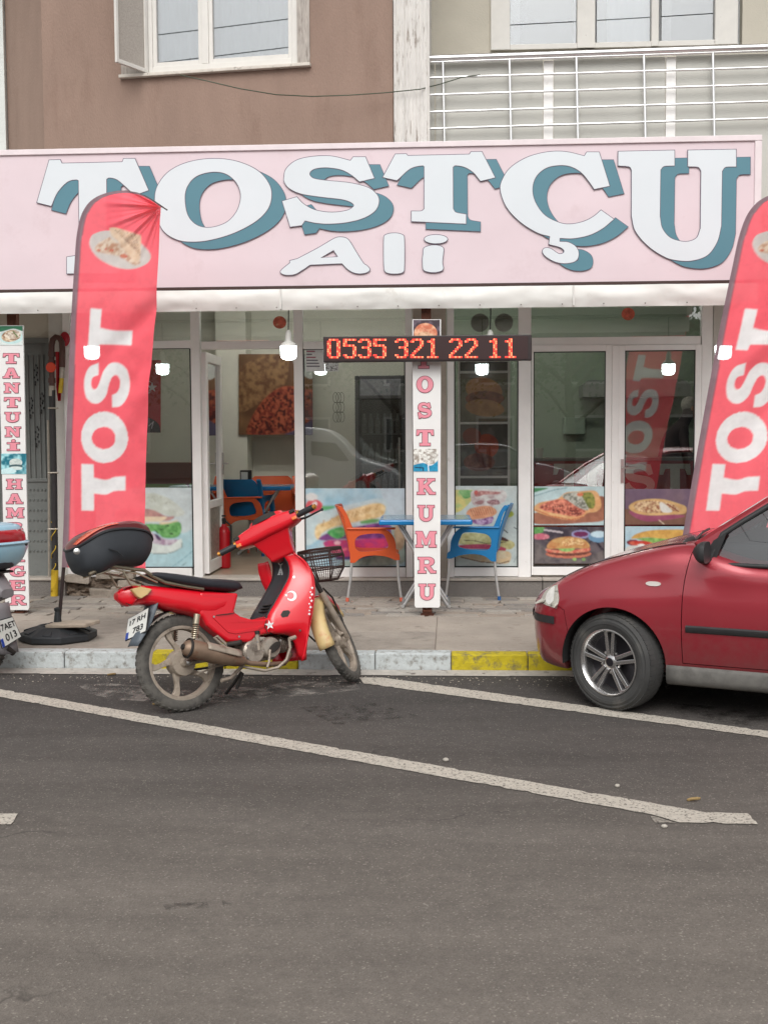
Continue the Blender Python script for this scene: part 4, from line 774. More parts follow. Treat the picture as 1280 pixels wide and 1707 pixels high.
wr = lambda x, y: (1193 + (x - 147) * 1.06 + (814 - y) * .141, 814 + (y - 814) * 1.0)
fb2 = Vector((X(1136, 8.62, 1040), 8.62, .122)); feather_flag('leaning red flag lettered TOST behind the red car', fb2.y, wr, tuple(fb2), seed=1.7)
sl = MB(); c_ = P(118, 1046, fb.y - .10); sl.box(-.17, .17, -.10, .10, -.012, .014); sl.xf(Matrix.Translation((c_.x, fb.y - .06, .122 + .125)) @ Matrix.Rotation(R(-3), 4, 'Y') @ Matrix.Rotation(R(-12), 4, 'Z'))
sl.v = [(x + random.uniform(-.008, .008), y + random.uniform(-.008, .008), z) for x, y, z in sl.v]
tag(sl.build('stone_slab', M('slab_stone', s(166, 152, 136), .85, n=(14, .2), b=(40, .5)), bevel=.006), 'flat broken stone slab weighing down the black flag base', 'stone')
# gas pipe with swan neck ---------------------------------------------------
gp = thing('gas_pipe', 'dark gas pipe with swan neck and orange valve beside the steel door', 'pipe', (X(92, 10.8), 10.8, .12)); Yg = 10.80
PB = M('pipe_black', s(46, 44, 44), .5, n=(14, .2)); PBR = M('pipe_brown', s(82, 48, 40), .5, n=(14, .2)); PY_ = M('pipe_yellow', s(200, 166, 36), .55, n=(14, .15)); PZ = M('pipe_zinc', s(170, 162, 150), .45, .5, n=(20, .15))
pt = lambda l, Y=Yg: [P(x, y, Y) for x, y in l]
MB().tube(pt([(92, 955), (90, 800), (87.5, 690), (87, 650)]), .030, 12).build('riser', PB, gp, smooth=50)
MB().tube(pt([(90.5, 1000), (91.5, 950)]), .034, 12).build('yellow_sleeve', PY_, gp, smooth=50)
MB().tube(pt([(87, 650), (86.5, 630), (86, 588)]) , .026, 12).build('fitting', PBR, gp, smooth=50)
for yy in (590, 604, 634): MB().tube(pt([(86.5, yy - 4), (86.5, yy + 4)]), .036, 8).build('collar', PBR, gp, smooth=30)
MB().tube(pt([(86.5, 660), (86.8, 643)]), .031, 12).build('zinc_nipple', PZ, gp, smooth=50)
MB().tube(pt([(86, 590), (86, 576), (88, 566), (93, 561.5), (99, 563), (103, 570), (104, 584), (103.5, 612)]), .028, 12).build('swan_neck', PBR, gp, smooth=50)
MB().tube(pt([(103.5, 612), (103, 630)]), .024, 12).build('zinc_nipple', PZ, gp, smooth=50); MB().tube(pt([(103, 630), (100.5, 655)]), .02, 12).build('yellow_hose', PY_, gp, smooth=50)
q = P(84, 612, Yg - .05); MB().lathe([(.0, 0), (.042, .004), (.048, .012), (.042, .022), (.012, .026), (.01, .05)], q, (0, 1, 0), 20).build('valve_wheel', M('valve_orange', s(222, 70, 36), .45), gp, smooth=40)
for yy in (680, 788, 882): MB().tube([P(80, yy, Yg - .034), P(97, yy, Yg - .034)], .008, 8).build('clamp', PZ, gp)
tw = MB(); tw.tube([P(89 + 4 * math.cos(k * .9), 1000 - k * 4.2, Yg - .036 + .03 * math.sin(k * .9)) for k in range(32)], .004, 5); tw.build('yellow_cord', PY_, gp)
MB().tube(pt([(82, 990), (81.5, 800), (80, 700)], 10.95), .012, 8).build('conduit', PZ, gp, smooth=50)
rc = MB(); rc.ball(P(108, 565, 10.9), (.05, .03, .07), 12, 8); tag(rc.build('red_balloon', M('red_rubber', s(170, 20, 40), .35), smooth=80), 'small red balloon beside the swan neck of the gas pipe', 'balloon')
cl = MB(); cl.loft([[P(x + 1.5 * math.sin(y * .2), y, 10.93 + .02 * math.sin(x * .9 + y * .05)) for x in np.linspace(a_, b_, 9)] for y, a_, b_ in ((586, 94, 108), (615, 94, 106), (645, 94, 103), (668, 95, 100))], closed=False)
tag(cl.build('red_cloth', M('red_cloth', s(176, 22, 36), .8, n=(9, .2)), smooth=60), 'red cloth hanging on the wall behind the gas pipe', 'cloth')
# ================================================================== PRINTED PANELS ON THE SHOPFRONT
def zpic(label, rect, zo, k, fn, base, Y=10.990, name='window_poster', group='food posters on the shopfront'):
    l, t, r_, b_ = rect
    def pf(p): p.x = p.x + (l - zo[0]) * k; p.y = p.y + (t - zo[1]) * k; fn(p)
    o = picture(name, rect, ((r_ - l) * k, (b_ - t) * k), Y, pf, None, base); return tag(o, label, 'poster', group)
def pic1(p):
    p.mask(np.ones_like(p.x, bool), (202, 212, 212), (260, .35, (186, 204, 208)))
    p.poly([(-300, 1060), (300, 1000), (720, 1030), (900, 980), (900, 1600, 1), (-300, 1600, 1)], (172, 206, 212), (200, .4, (190, 216, 220)))
    p.poly([(-300, 500), (0, 420), (250, 400), (480, 480), (650, 600), (740, 720), (600, 770), (200, 690), (-300, 660)], (196, 202, 190), (70, .45, (214, 220, 214)))
    for i in range(34): a, b_ = rng.uniform(-200, 560), rng.uniform(0, 1); p.ell(a, 440 + b_ * 90 + max(0, a - 300) * .25, 12, 6, (158, 160, 142), rot=rng.uniform(0, 3))
    p.poly([(-300, 660), (180, 650), (440, 760), (580, 765), (500, 830), (300, 840), (-300, 860)], (196, 150, 142), (50, .6, (150, 104, 110)))
    p.poly([(-300, 780), (150, 770), (440, 770), (460, 790), (330, 850), (-300, 830)], (226, 208, 178), (60, .3, (206, 180, 150))); p.poly([(340, 860), (520, 850), (640, 820), (520, 890), (380, 900)], (228, 206, 172))
    p.poly([(-300, 1100), (120, 960), (200, 1000), (420, 1120), (640, 1130), (560, 1200), (450, 1225), (200, 1200), (-300, 1250)], (206, 196, 206), (50, .6, (150, 110, 140)))
    for cx, cy in ((180, 1070), (310, 1090), (-60, 1080)): p.poly([(cx - 40, cy - 50), (cx + 20, cy - 20), (cx + 60, cy + 60), (cx, cy + 40), (cx - 30, cy)], (76, 48, 88), (20, .5, (110, 70, 110)))
    p.poly([(-300, 950), (-100, 900), (200, 880), (420, 890), (640, 850), (690, 950), (640, 1080), (500, 1110), (380, 1090), (280, 1000), (100, 1030), (-300, 1040)], (132, 190, 118), (55, .8, (78, 140, 70)))
    for cx, cy in ((470, 915), (530, 1040), (300, 1015), (370, 970)): p.ell(cx, cy, 34, 12, (38, 70, 36), rot=rng.uniform(-.6, .8))
    p.poly([(-300, 1220), (200, 1190), (480, 1225), (650, 1130), (690, 1120), (700, 1230), (600, 1310), (420, 1360), (100, 1340), (-300, 1330)], (214, 222, 216), (90, .35, (196, 206, 202)))
    p.line([(80, 1335), (300, 1355), (440, 1358), (560, 1330), (690, 1260), (700, 1180)], 10, (110, 122, 120)); p.line([(550, 1560), (700, 1450), (880, 1300)], 14, (130, 172, 182)); p.line([(690, 1550), (760, 1500)], 14, (96, 130, 140))
zpic('burger poster on the left window behind the red flag', (160, 813, 321, 946), (230, 780), 9.48, pic1, (200, 212, 212))
def pic2(p):
    p.mask(np.ones_like(p.x, bool), (188, 212, 220), (150, .8, (150, 188, 204), 4)); p.poly([(850, 150, 1), (1140, 150, 1), (1140, 430, 1), (950, 420)], (196, 212, 220)); p.poly([(60, 460), (300, 390), (560, 320), (860, 260), (940, 330), (800, 460), (300, 640), (60, 760)], (198, 214, 216), (80, .4, (176, 204, 210)))
    p.ell(150, 350, 95, 80, (206, 74, 88), (60, .5, (228, 110, 110))); p.ell(120, 245, 70, 40, (222, 222, 220)); p.ell(155, 325, 22, 36, (240, 226, 224), rot=.8); p.poly([(60, 450, 1), (240, 390), (245, 400), (60, 462, 1)], (236, 238, 236)); p.poly([(240, 345), (380, 345), (330, 375), (245, 388)], (92, 168, 110))
    p.poly([(160, 600), (190, 540), (300, 500), (480, 400), (640, 350), (800, 310), (900, 330), (910, 400), (860, 460), (700, 490), (560, 520), (330, 580), (230, 640), (200, 700), (165, 670)], (214, 182, 124), (34, .9, (236, 216, 168)))
    for i in range(26): a = rng.uniform(0, 1); p.line([(230 + a * 620, 560 - a * 190), (250 + a * 620, 500 - a * 180)], 6, (190, 150, 96))
    p.poly([(200, 690), (300, 630), (560, 570), (860, 520), (980, 560), (990, 660), (820, 700), (520, 690), (260, 710)], (96, 46, 110), (34, .8, (146, 80, 150)))
    p.poly([(290, 620), (360, 580), (460, 570), (480, 650), (400, 690), (330, 660)], (66, 160, 84), (28, .8, (130, 204, 130))); p.poly([(640, 510), (760, 480), (860, 490), (800, 520), (660, 530)], (96, 160, 90))
    p.poly([(260, 720), (500, 700), (820, 690), (980, 690), (940, 780), (700, 830), (500, 890), (400, 880), (300, 810)], (206, 64, 108), (40, .7, (170, 60, 130)))
    p.line([(290, 780), (380, 830), (500, 800)], 22, (232, 120, 140)); p.ell(400, 735, 34, 22, (236, 190, 200)); p.poly([(380, 880), (520, 880), (700, 840), (930, 790), (900, 850), (600, 910), (400, 915)], (84, 50, 110))
    p.poly([(980, 560), (1140, 540, 1), (1140, 900), (1060, 960), (900, 985, 1), (400, 985, 1), (480, 930), (800, 880), (980, 800)], (170, 186, 176), (60, .8, (120, 138, 130)))
    p.poly([(1010, 570), (1100, 560), (1130, 640), (1090, 800), (1030, 800)], (190, 170, 140), (50, .5, (150, 126, 100)))
zpic('long sandwich poster on the window behind the orange chair', (508.5, 814, 676, 944), (500, 790), 6.4, pic2, (188, 212, 220))
def pic3(p):
    p.mask(np.ones_like(p.x, bool), (200, 210, 206), (140, .35, (182, 198, 198))); p.poly([(150, 240, 1), (480, 250), (460, 340), (380, 450), (260, 560), (150, 600, 1)], (214, 202, 128), (60, .8, (170, 196, 130))); p.poly([(230, 250), (440, 255), (430, 330), (330, 380), (270, 330)], (150, 190, 130), (40, .7, (96, 160, 90)))
    p.poly([(440, 250), (900, 250), (960, 330), (900, 440), (700, 500), (520, 490), (430, 440)], (216, 214, 208), (50, .6, (180, 150, 150))); p.poly([(460, 290), (520, 255), (860, 280), (800, 310), (600, 320), (500, 350)], (176, 110, 108), (36, .8, (216, 180, 170)))
    p.ell(488, 285, 30, 34, (196, 96, 90)); p.poly([(470, 440), (560, 400), (610, 420), (560, 470)], (160, 120, 120)); p.poly([(650, 420), (740, 390), (830, 400), (840, 460), (700, 465)], (130, 88, 92), (20, .7, (200, 160, 160)))
    p.poly([(340, 600), (400, 530), (560, 490), (700, 490), (790, 540), (800, 600), (700, 660), (480, 690), (380, 690)], (214, 148, 110), (50, .5, (232, 180, 140)))
    for i in range(10): p.line([(400 + i * 36, 530 - i * 3), (450 + i * 34, 640 - i * 4)], 9, (170, 92, 68))
    p.poly([(410, 700), (560, 690), (740, 650), (730, 740), (600, 780), (440, 750)], (120, 60, 124), (30, .8, (206, 176, 206))); p.ell(990, 610, 75, 48, (196, 204, 96), (30, .6, (160, 180, 70)))
    p.line([(865, 815), (970, 895)], 16, (52, 60, 60)); p.line([(1070, 815), (1110, 840)], 14, (60, 66, 64)); p.line([(860, 720), (910, 705)], 9, (70, 76, 70))
    p.poly([(230, 960), (330, 900), (640, 910), (860, 960), (1060, 1040), (1070, 1110), (980, 1150), (700, 1080), (240, 1070)], (206, 202, 150), (60, .6, (170, 160, 100))); p.line([(300, 1010), (480, 1020), (640, 1060), (940, 1040)], 12, (80, 70, 44)); p.ell(900, 990, 90, 26, (84, 50, 44), rot=.35)
    p.poly([(200, 1090), (640, 1070), (940, 1130), (900, 1190), (640, 1150), (220, 1140)], (184, 74, 96), (30, .6, (150, 50, 80))); p.poly([(170, 1150), (640, 1160), (1000, 1190), (1000, 1340), (900, 1370), (560, 1340), (220, 1260)], (206, 196, 170), (60, .5, (216, 180, 130))); p.line([(260, 1270), (560, 1340), (860, 1365), (990, 1330)], 14, (110, 74, 48)); p.line([(1060, 1350), (1110, 1260)], 10, (150, 164, 164))
zpic('grilled sandwich poster on the narrow window behind the blue chair', (758, 810, 862.5, 946), (740, 790), 9.143, pic3, (200, 210, 206))
def pic4a(p):
    p.mask(np.ones_like(p.x, bool), (190, 212, 214), (90, .4, (168, 196, 200))); p.poly([(40, 66), (120, 62), (160, 66), (60, 96), (40, 98)], (64, 130, 84)); p.line([(40, 130), (200, 80), (310, 62)], 6, (110, 150, 160)); p.poly([(560, 130), (612, 150), (612, 310), (420, 340), (180, 352), (42, 340), (42, 260), (300, 260)], (150, 96, 76), (30, .5, (176, 120, 96)))
    p.poly([(42, 220), (90, 180), (230, 150), (300, 100), (420, 90), (540, 90), (580, 200), (540, 250), (470, 262), (420, 300), (330, 318), (180, 290), (60, 250)], (216, 160, 108), (30, .6, (232, 192, 140)))
    p.poly([(90, 205), (200, 160), (300, 155), (370, 200), (450, 240), (440, 270), (380, 290), (240, 270), (120, 240)], (178, 88, 72), (13, 1.0, (232, 150, 124), 5)); p.mask(inside(p.x, p.y, smooth_loop([(100, 215), (240, 190), (400, 230), (420, 275), (240, 262)], 4)) & (vnoise(p.x, p.y, 9, 8) > .62), (104, 44, 38))
    p.poly([(270, 130), (330, 100), (420, 105), (480, 200), (470, 240), (400, 220), (340, 180)], (196, 196, 184), (12, 1.0, (110, 112, 100), 6)); p.poly([(420, 110), (500, 100), (530, 160), (520, 220), (480, 220), (440, 150)], (150, 150, 76), (14, .9, (96, 110, 50))); p.ell(412, 116, 26, 14, (206, 120, 84))
    p.line([(60, 235), (180, 285), (340, 315), (440, 290)], 7, (196, 104, 70))
zpic('chopped meat wrap poster, upper panel of the left closed door', (889, 811, 1008.5, 875.5), (880, 800), 4.741, pic4a, (190, 212, 214), 10.975)
def pic4b(p):
    p.mask(np.ones_like(p.x, bool), (60, 52, 64), (60, .8, (104, 96, 100))); 
    for i in range(9): p.line([(40 + i * 70, 380 + (i % 3) * 90), (160 + i * 70, 410 + (i % 4) * 70)], 9, (40, 34, 46))
    p.poly([(40, 376, 1), (120, 372), (130, 400), (90, 425), (40, 420)], (110, 170, 96), (20, .6, (70, 130, 70))); p.ell(100, 448, 70, 24, (196, 96, 120), (20, .5, (226, 170, 170))); p.line([(130, 395), (200, 405), (270, 415)], 14, (196, 186, 190))
    p.ell(418, 430, 75, 34, (150, 150, 190)); p.ell(418, 428, 58, 22, (110, 40, 84)); p.ell(560, 450, 84, 44, (110, 150, 180)); p.ell(560, 430, 66, 26, (196, 220, 230)); p.poly([(42, 500), (200, 560), (400, 620), (612, 560), (612, 662, 1), (42, 662, 1)], (120, 112, 110), (40, .7, (80, 74, 78)))
    p.ell(320, 585, 180, 34, (186, 104, 84), (24, .5, (216, 140, 110))); p.ell(320, 572, 168, 28, (96, 50, 44), (12, .8, (140, 84, 66))); p.poly([(140, 545), (220, 555), (330, 560), (420, 545), (490, 540), (480, 565), (320, 580), (160, 570)], (210, 96, 84), (14, .6, (236, 190, 150))); p.poly([(240, 540), (300, 535), (370, 540), (340, 565), (270, 565)], (120, 170, 90), (12, .6, (170, 206, 130))); p.poly([(150, 520), (200, 470), (320, 448), (430, 465), (485, 510), (480, 540), (320, 540), (160, 545)], (206, 168, 108), (30, .6, (190, 110, 66)))
    p.mask(inside(p.x, p.y, smooth_loop([(280, 480), (340, 458), (420, 475), (440, 510), (330, 525), (270, 510)], 4)) & (vnoise(p.x, p.y, 8, 3) > .55), (232, 200, 150)); p.ell(368, 628, 16, 12, (150, 190, 110)); p.ell(440, 628, 14, 11, (130, 170, 100))
zpic('hamburger on dark table poster, lower panel of the left closed door', (889, 878.5, 1008.5, 939.5), (880, 800), 4.741, pic4b, (60, 52, 64), 10.975)
def pic5a(p):
    p.mask(np.ones_like(p.x, bool), (112, 92, 112), (120, .5, (132, 110, 118))); p.poly([(770, 230), (1000, 260), (1250, 240), (1250, 360, 1), (770, 360, 1)], (126, 92, 76), (60, .5, (104, 74, 62))); p.poly([(800, 245), (930, 328), (1240, 290), (1100, 260)], (150, 76, 104), (40, .4, (170, 100, 120)))
    p.poly([(795, 215), (850, 170), (960, 150), (1080, 155), (1200, 190), (1250, 215), (1240, 265), (1120, 275), (960, 280), (850, 260)], (220, 184, 128), (30, .5, (196, 148, 92))); p.poly([(840, 200), (900, 170), (1000, 165), (1120, 185), (1200, 235), (1100, 255), (960, 262), (860, 240)], (232, 206, 164), (12, .9, (150, 84, 56), 6)); p.poly([(1040, 180), (1080, 190), (1140, 250), (1060, 252)], (228, 226, 218)); p.line([(1100, 190), (1190, 248)], 9, (140, 60, 48)); p.line([(1035, 318), (1075, 350)], 8, (214, 196, 170))
zpic('flat topped bread on purple poster, upper panel of the right closed door', (1042, 815, 1157.5, 874.5), (880, 800), 4.741, pic5a, (112, 92, 112), 10.975)
def pic5b(p):
    p.mask(np.ones_like(p.x, bool), (176, 206, 218), (120, .3, (200, 216, 220))); p.poly([(770, 540), (900, 510), (1250, 500), (1250, 680, 1), (770, 680, 1)], (206, 206, 200)); p.ell(830, 495, 50, 24, (110, 44, 60), (16, .6, (170, 80, 90))); p.poly([(800, 490), (900, 480), (1150, 470), (1260, 480), (1240, 520), (940, 520), (830, 515)], (196, 60, 50), (18, .6, (226, 130, 100))); p.poly([(860, 465), (1000, 455), (1160, 470), (1100, 500), (1010, 505), (960, 490)], (110, 160, 80), (16, .7, (170, 206, 120))); p.poly([(820, 465), (850, 430), (960, 400), (1120, 392), (1250, 400), (1250, 470), (1080, 465), (940, 455)], (222, 178, 96), (26, .5, (196, 140, 70))); p.ell(895, 515, 30, 9, (234, 230, 226))
zpic('long bun with salad poster, lower panel of the right closed door', (1042, 877.5, 1157.5, 939.5), (880, 800), 4.741, pic5b, (176, 206, 218), 10.975)
# notices and stickers on the glass
def notice(p):
    for k in range(6): p.line([(6, 12 + k * 13), (6 + [40, 24, 44, 56, 62, 66][k], 12 + k * 13)], 6, (150, 60, 80) if k in (0, 2) else (80, 76, 84))
tag(picture('notice_sheet', (510, 581, 541, 619), (100, 100), 10.994, notice, None, (206, 206, 204)), 'white printed notice sheet taped to the glass left of the number display', 'notice')
tag(picture('notice_sheet', (542, 602, 564, 619), (100, 100), 10.993, lambda p: p.mask(vnoise(p.x, p.y, 9, 2) > .62, (120, 118, 116)), None, (196, 198, 196)), 'small pale notice under the left end of the number display', 'notice')
for cx, cy, lab in ((466, 537, 'round orange sticker on the pane above the open door'), (1047, 523, 'round orange sticker on the pane above the double door')):
    o = MB().prism([ellipse(cx, cy, 11, 10.5, 24)], lambda x, y, d: (P(x, y, 10.99).x, d, P(x, y, 10.99).z), 10.993, 10.998).build('round_sticker', M('orange_sticker', s(190, 92, 70), .6, n=(25, .5), dirt=(s(206, 170, 130), 16, .55, .1))); tag(o, lab, 'sticker', 'round stickers above the doors')
# ================================================================== INSIDE THE SHOP
IW = M('interior_wall', s(228, 228, 216), .85, n=(2, .06)); IG = M('interior_green_wall', s(168, 184, 166), .8, n=(2, .06)); IFL = M('interior_floor', s(160, 142, 124), .35, n=(4, .15))
box('interior_floor', IFL, bld, X(40, 11.2), 4.4, 11.12, 15.6, .20, .288); box('interior_ceiling', IW, bld, -8.7, 8.7, 11.3, 15.6, 3.25, 3.32)
box('interior_wall', IW, bld, -8.7, X(700, 14.8), 14.75, 15.0, .2, 3.25); box('interior_wall', IG, bld, X(700, 14.8), 8.7, 14.75, 15.0, .2, 3.25)
box('interior_wall', IW, bld, X(40, 11.2) - .2, X(40, 11.2), 11.26, 14.75, .2, 3.25); box('interior_wall', IG, bld, 4.4, 4.6, 11.26, 14.75, .2, 3.25)
box('interior_column', IW, bld, X(363, 14.4), X(413, 14.4), 14.35, 14.75, .288, 3.25)
def wallpic(p):
    p.mask(np.ones_like(p.x, bool), (92, 62, 42), (30, .7, (130, 96, 64))); p.poly([(0, 20), (40, 0, 1), (70, 0, 1), (60, 40), (10, 70), (0, 70)], (150, 116, 78), (4, .9, (104, 70, 46))); p.poly([(10, 95), (30, 60), (60, 40), (100, 44, 1), (100, 90), (60, 98), (20, 100)], (112, 32, 26), (3.2, 1.0, (176, 92, 62)))
    p.mask(inside(p.x, p.y, smooth_loop([(14, 92), (32, 62), (60, 44), (98, 48), (98, 86), (60, 96), (24, 98)], 4)) & (vnoise(p.x, p.y, 2.6, 7) > .66), (70, 18, 16)); p.poly([(60, 100, 1), (80, 92), (100, 80, 1), (100, 100, 1)], (90, 84, 110)); p.poly([(70, 0, 1), (100, 0, 1), (100, 30), (80, 20)], (196, 200, 196))
tag(picture('wall_picture', (398, 590, 521, 725), (100, 100), 14.32, wallpic, None, (120, 84, 54), thick=.03), 'large food picture on the wall inside the open door', 'picture')
# plastic armchair on metal legs
LEGM = M('leg_aluminium', (.62, .62, .61), .35, .8, n=(25, .08))
SIDE = [(-.113, .850, 1), (-.095, .862), (-.076, .858), (-.034, .792), (.017, .672), (.045, .656), (.28, .662), (.36, .62), (.402, .54), (.412, .448), (.438, .425, 1), (.442, .376, 1), (.402, .374, 1), (.32, .406), (.2, .418), (.1, .40), (.036, .352, 1), (-.006, .352, 1), (-.008, .43), (-.02, .557), (-.045, .70), (-.07, .785)]
HOLE = [(.042, .560), (.1, .604), (.277, .614), (.318, .565), (.326, .478), (.1, .452), (.048, .478)]
def make_chair(pl, cap, label, group):
    t = thing('armchair', label, 'chair', group=group); kw = dict(world=False)
    for sd_ in (-1, 1):
        MB().prism([smooth_loop(SIDE, 4), smooth_loop(HOLE, 4)], lambda x, z, d: (x, d, z), sd_ * .245, sd_ * .285).build('side_frame', pl, t, bevel=.006, **kw)
        MB().tube([(.012, sd_ * .262, .40), (-.005, sd_ * .27, .2), (-.035, sd_ * .285, .0)], .0125, 10).build('leg', LEGM, t, smooth=50, **kw)
        MB().tube([(.42, sd_ * .262, .42), (.43, sd_ * .27, .2), (.455, sd_ * .28, .0)], .0125, 10).build('leg', LEGM, t, smooth=50, **kw)
        for fx in (-.035, .455): MB().tube([(fx + (.002 if fx < 0 else -.003), sd_ * .2825, .035), (fx, sd_ * .2855, .0)], .0155, 10).build('foot_cap', cap, t, smooth=50, **kw)
        MB().box(.0, .44, sd_ * .235, sd_ * .30, .655, .672).xf(Matrix.Translation((-.035, 0, -.002))).build('armrest', pl, t, bevel=.007, **kw)
    rows = []
    for i in range(13):
        x_ = .44 * i / 12 - .012; rows.append([(x_, -.246 + .492 * j / 10, .442 - .020 * math.sin(math.pi * j / 10) - .022 * max(0, (x_ - .36) / .08) + .012 * max(0, (.08 - x_) / .08)) for j in range(11)])
    bk = [[(p[0], p[1], p[2] - .022) for p in r] for r in rows]
    sm = MB(); sm.loft([r + b_[::-1] for r, b_ in zip(rows, bk)]); sm.build('seat', pl, t, smooth=45, **kw)
    rings = []
    for i in range(15):
        z_ = .45 + .412 * i / 14; x_ = .0 - .105 * ((z_ - .45) / .41) ** 1.5; hw = .247 if z_ < .8 else .247 - .05 * ((z_ - .8) / .062) ** 2
        fr = [(x_ - .035 * math.sin(math.pi * j / 12) * (.4 + .6 * i / 14), -hw + 2 * hw * j / 12, z_) for j in range(13)]; rings.append(fr + [(q[0] - .018, q[1], q[2]) for q in fr[::-1]])
    MB().loft(rings).build('backrest', pl, t, smooth=45, **kw)
    return t
ORG = M('orange_plastic', s(206, 84, 34), .42, n=(3, .05)); BLU = M('blue_plastic', s(18, 116, 172), .42, n=(3, .05)); GRN = M('green_plastic', s(96, 140, 50), .45, n=(3, .05)); FOR = M('orange_foot', s(200, 96, 70), .5); FBL = M('blue_foot', s(30, 90, 150), .5)
def place(t, x_, y_, z_, rz): t.matrix_basis = Matrix.Translation((x_, y_, z_)) @ Matrix.Rotation(rz, 4, 'Z'); return t
c1 = make_chair(ORG, FOR, 'orange plastic armchair outside, left of the blue table', 'outdoor chairs'); g_ = G(577, 1003, .122)
place(c1, g_.x + .035, g_.y + .285, .123, R(2))
c2 = make_chair(BLU, FBL, 'blue plastic armchair outside, right of the blue table', 'outdoor chairs'); g_ = G(836, 1001, .122)
place(c2, g_.x - .035, g_.y + .30, .123, R(176))
def more_chair(src, label, px, Y, rz, z_=.288):
    c = copy_tree(src); c['label'] = label; c['group'] = 'chairs inside the shop'; return place(c, X(px, Y), Y, z_, R(rz))
more_chair(c1, 'orange armchair behind the blue table inside the open door', 452, 13.75, -80); more_chair(c2, 'blue armchair in front of the blue table inside the open door', 397, 12.95, 80); more_chair(c1, 'orange armchair half hidden by the open door leaf', 368, 12.95, 20); 
cg = copy_tree(c1); cg['label'] = 'green armchair inside behind the left window poster'; cg['group'] = 'chairs inside the shop'; place(cg, X(277, 11.75), 11.75, .288, R(92))
for ch in cg.children:
    if ch.name.split('.')[0] in ('seat', 'backrest', 'side_frame', 'armrest'):
        ch.data = ch.data.copy() if ch.data.materials[0] != GRN else ch.data; ch.data.materials[0] = GRN
more_chair(c1, 'orange armchair inside behind the left closed door', 898, 11.95, 75, .24)
# tables
def make_table(label, w, d, h, group=None):
    t = thing('folding_table', label, 'table', group=group); kw = dict(world=False)
    MB().box(-w / 2, w / 2, -d / 2, d / 2, h - .045, h).build('tabletop', M('table_top_blue', s(24, 118, 178), .25, n=(3, .05)), t, bevel=.012, **kw)
    MB().box(-w / 2 + .03, w / 2 - .03, -d / 2 + .03, d / 2 - .03, h - .002, h + .0015).build('table_sky_sheen', M('table_sky_sheen', s(120, 148, 166), .22, n=(5, .06)), t, **kw)  # sky reflection put into the colour: a greyer sheet over the blue top
    for sy in (-1, 1):
        for sx in (-1, 1):
            MB().tube([(sx * .24, sy * d * .28, h - .045), (-sx * .22 * .0 + sx * .02, sy * d * .28 + sx * .016, .36), (-sx * .20, sy * d * .28 + sx * .02, .0)], .014, 8).build('leg', LEGM, t, smooth=50, **kw)
    for sx in (-1, 1): MB().tube([(sx * .20, -d * .28 - .07, .02), (sx * .20, d * .28 + .07, .02)], .016, 8).build('foot_bar', LEGM, t, smooth=50, **kw)
    return t
t1 = make_table('blue folding table outside behind the TOST KUMRU board', .80, .66, .775); place(t1, X(709, 10.32), 10.30, .123, R(1))
t2 = copy_tree(t1); t2['label'] = 'blue table with napkin box inside the open door'; place(t2, X(428, 13.25), 13.25, .288, R(4))
nb = thing('napkin_box', 'black and white napkin box on the blue table inside', 'napkin box', (X(409, 13.2), 13.2, 1.065)); box('holder', DARKG, nb, X(409, 13.2) - .06, X(409, 13.2) + .06, 13.15, 13.25, 1.065, 1.24, bevel=.006); box('napkins', WHITEW, nb, X(409, 13.2) - .045, X(409, 13.2) + .03, 13.14, 13.149, 1.09, 1.22)
# ceiling tubes: first inferred from a glow, other two added to brighten the room
for a_, b_, Yl, lab in ((905, 1010, 12.6, 'lit white tube lamp on the ceiling behind the double door'), (395, 470, 12.9, 'tube lamp added on the ceiling to brighten the room inside the open door'), (560, 650, 12.6, 'tube lamp added on the ceiling to brighten the room inside the middle window')):
    cl2 = thing('room_fill_tube', lab, 'lamp', (X((a_ + b_) / 2, Yl), Yl, 3.17), group='ceiling tube lamps'); xa_, xb_ = X((a_ + b_) / 2, Yl) - .6, X((a_ + b_) / 2, Yl) + .6
    box('lamp_housing', WHITEW, cl2, xa_ - .03, xb_ + .03, Yl - .05, Yl + .05, 3.19, 3.245, bevel=.006); MB().tube([(xa_, Yl, 3.168), (xb_, Yl, 3.168)], .018, 10).build('glowing_tube', M('tube_glow', s(240, 245, 240), .4, emit=((1.0, .98, .92), 46.0)), cl2, smooth=60)
# fire extinguisher
fx = thing('fire_extinguisher', 'red fire extinguisher standing just inside the open door', 'extinguisher', (X(371, 11.7), 11.7, .288)); q = (X(371, 11.7), 11.7, .288)
MB().lathe([(.05, 0), (.062, .01), (.064, .03), (.064, .36), (.05, .41), (.025, .43), (.022, .45)], q, (0, 0, 1), 20).build('cylinder', M('extinguisher_red', s(190, 20, 34), .35, n=(6, .06)), fx, smooth=50)
m_ = MB(); m_.lathe([(.02, .45), (.024, .5)], q, (0, 0, 1), 10); m_.box(q[0] - .07, q[0] + .02, 11.69, 11.71, .288 + .49, .288 + .51).box(q[0] - .06, q[0] + .02, 11.69, 11.71, .288 + .525, .288 + .54); m_.build('valve', DARKG, fx); MB().tube([(q[0] + .02, 11.69, .77), (q[0] + .08, 11.67, .72), (q[0] + .075, 11.66, .5)], .011, 8).build('hose', DARKG, fx, smooth=50)
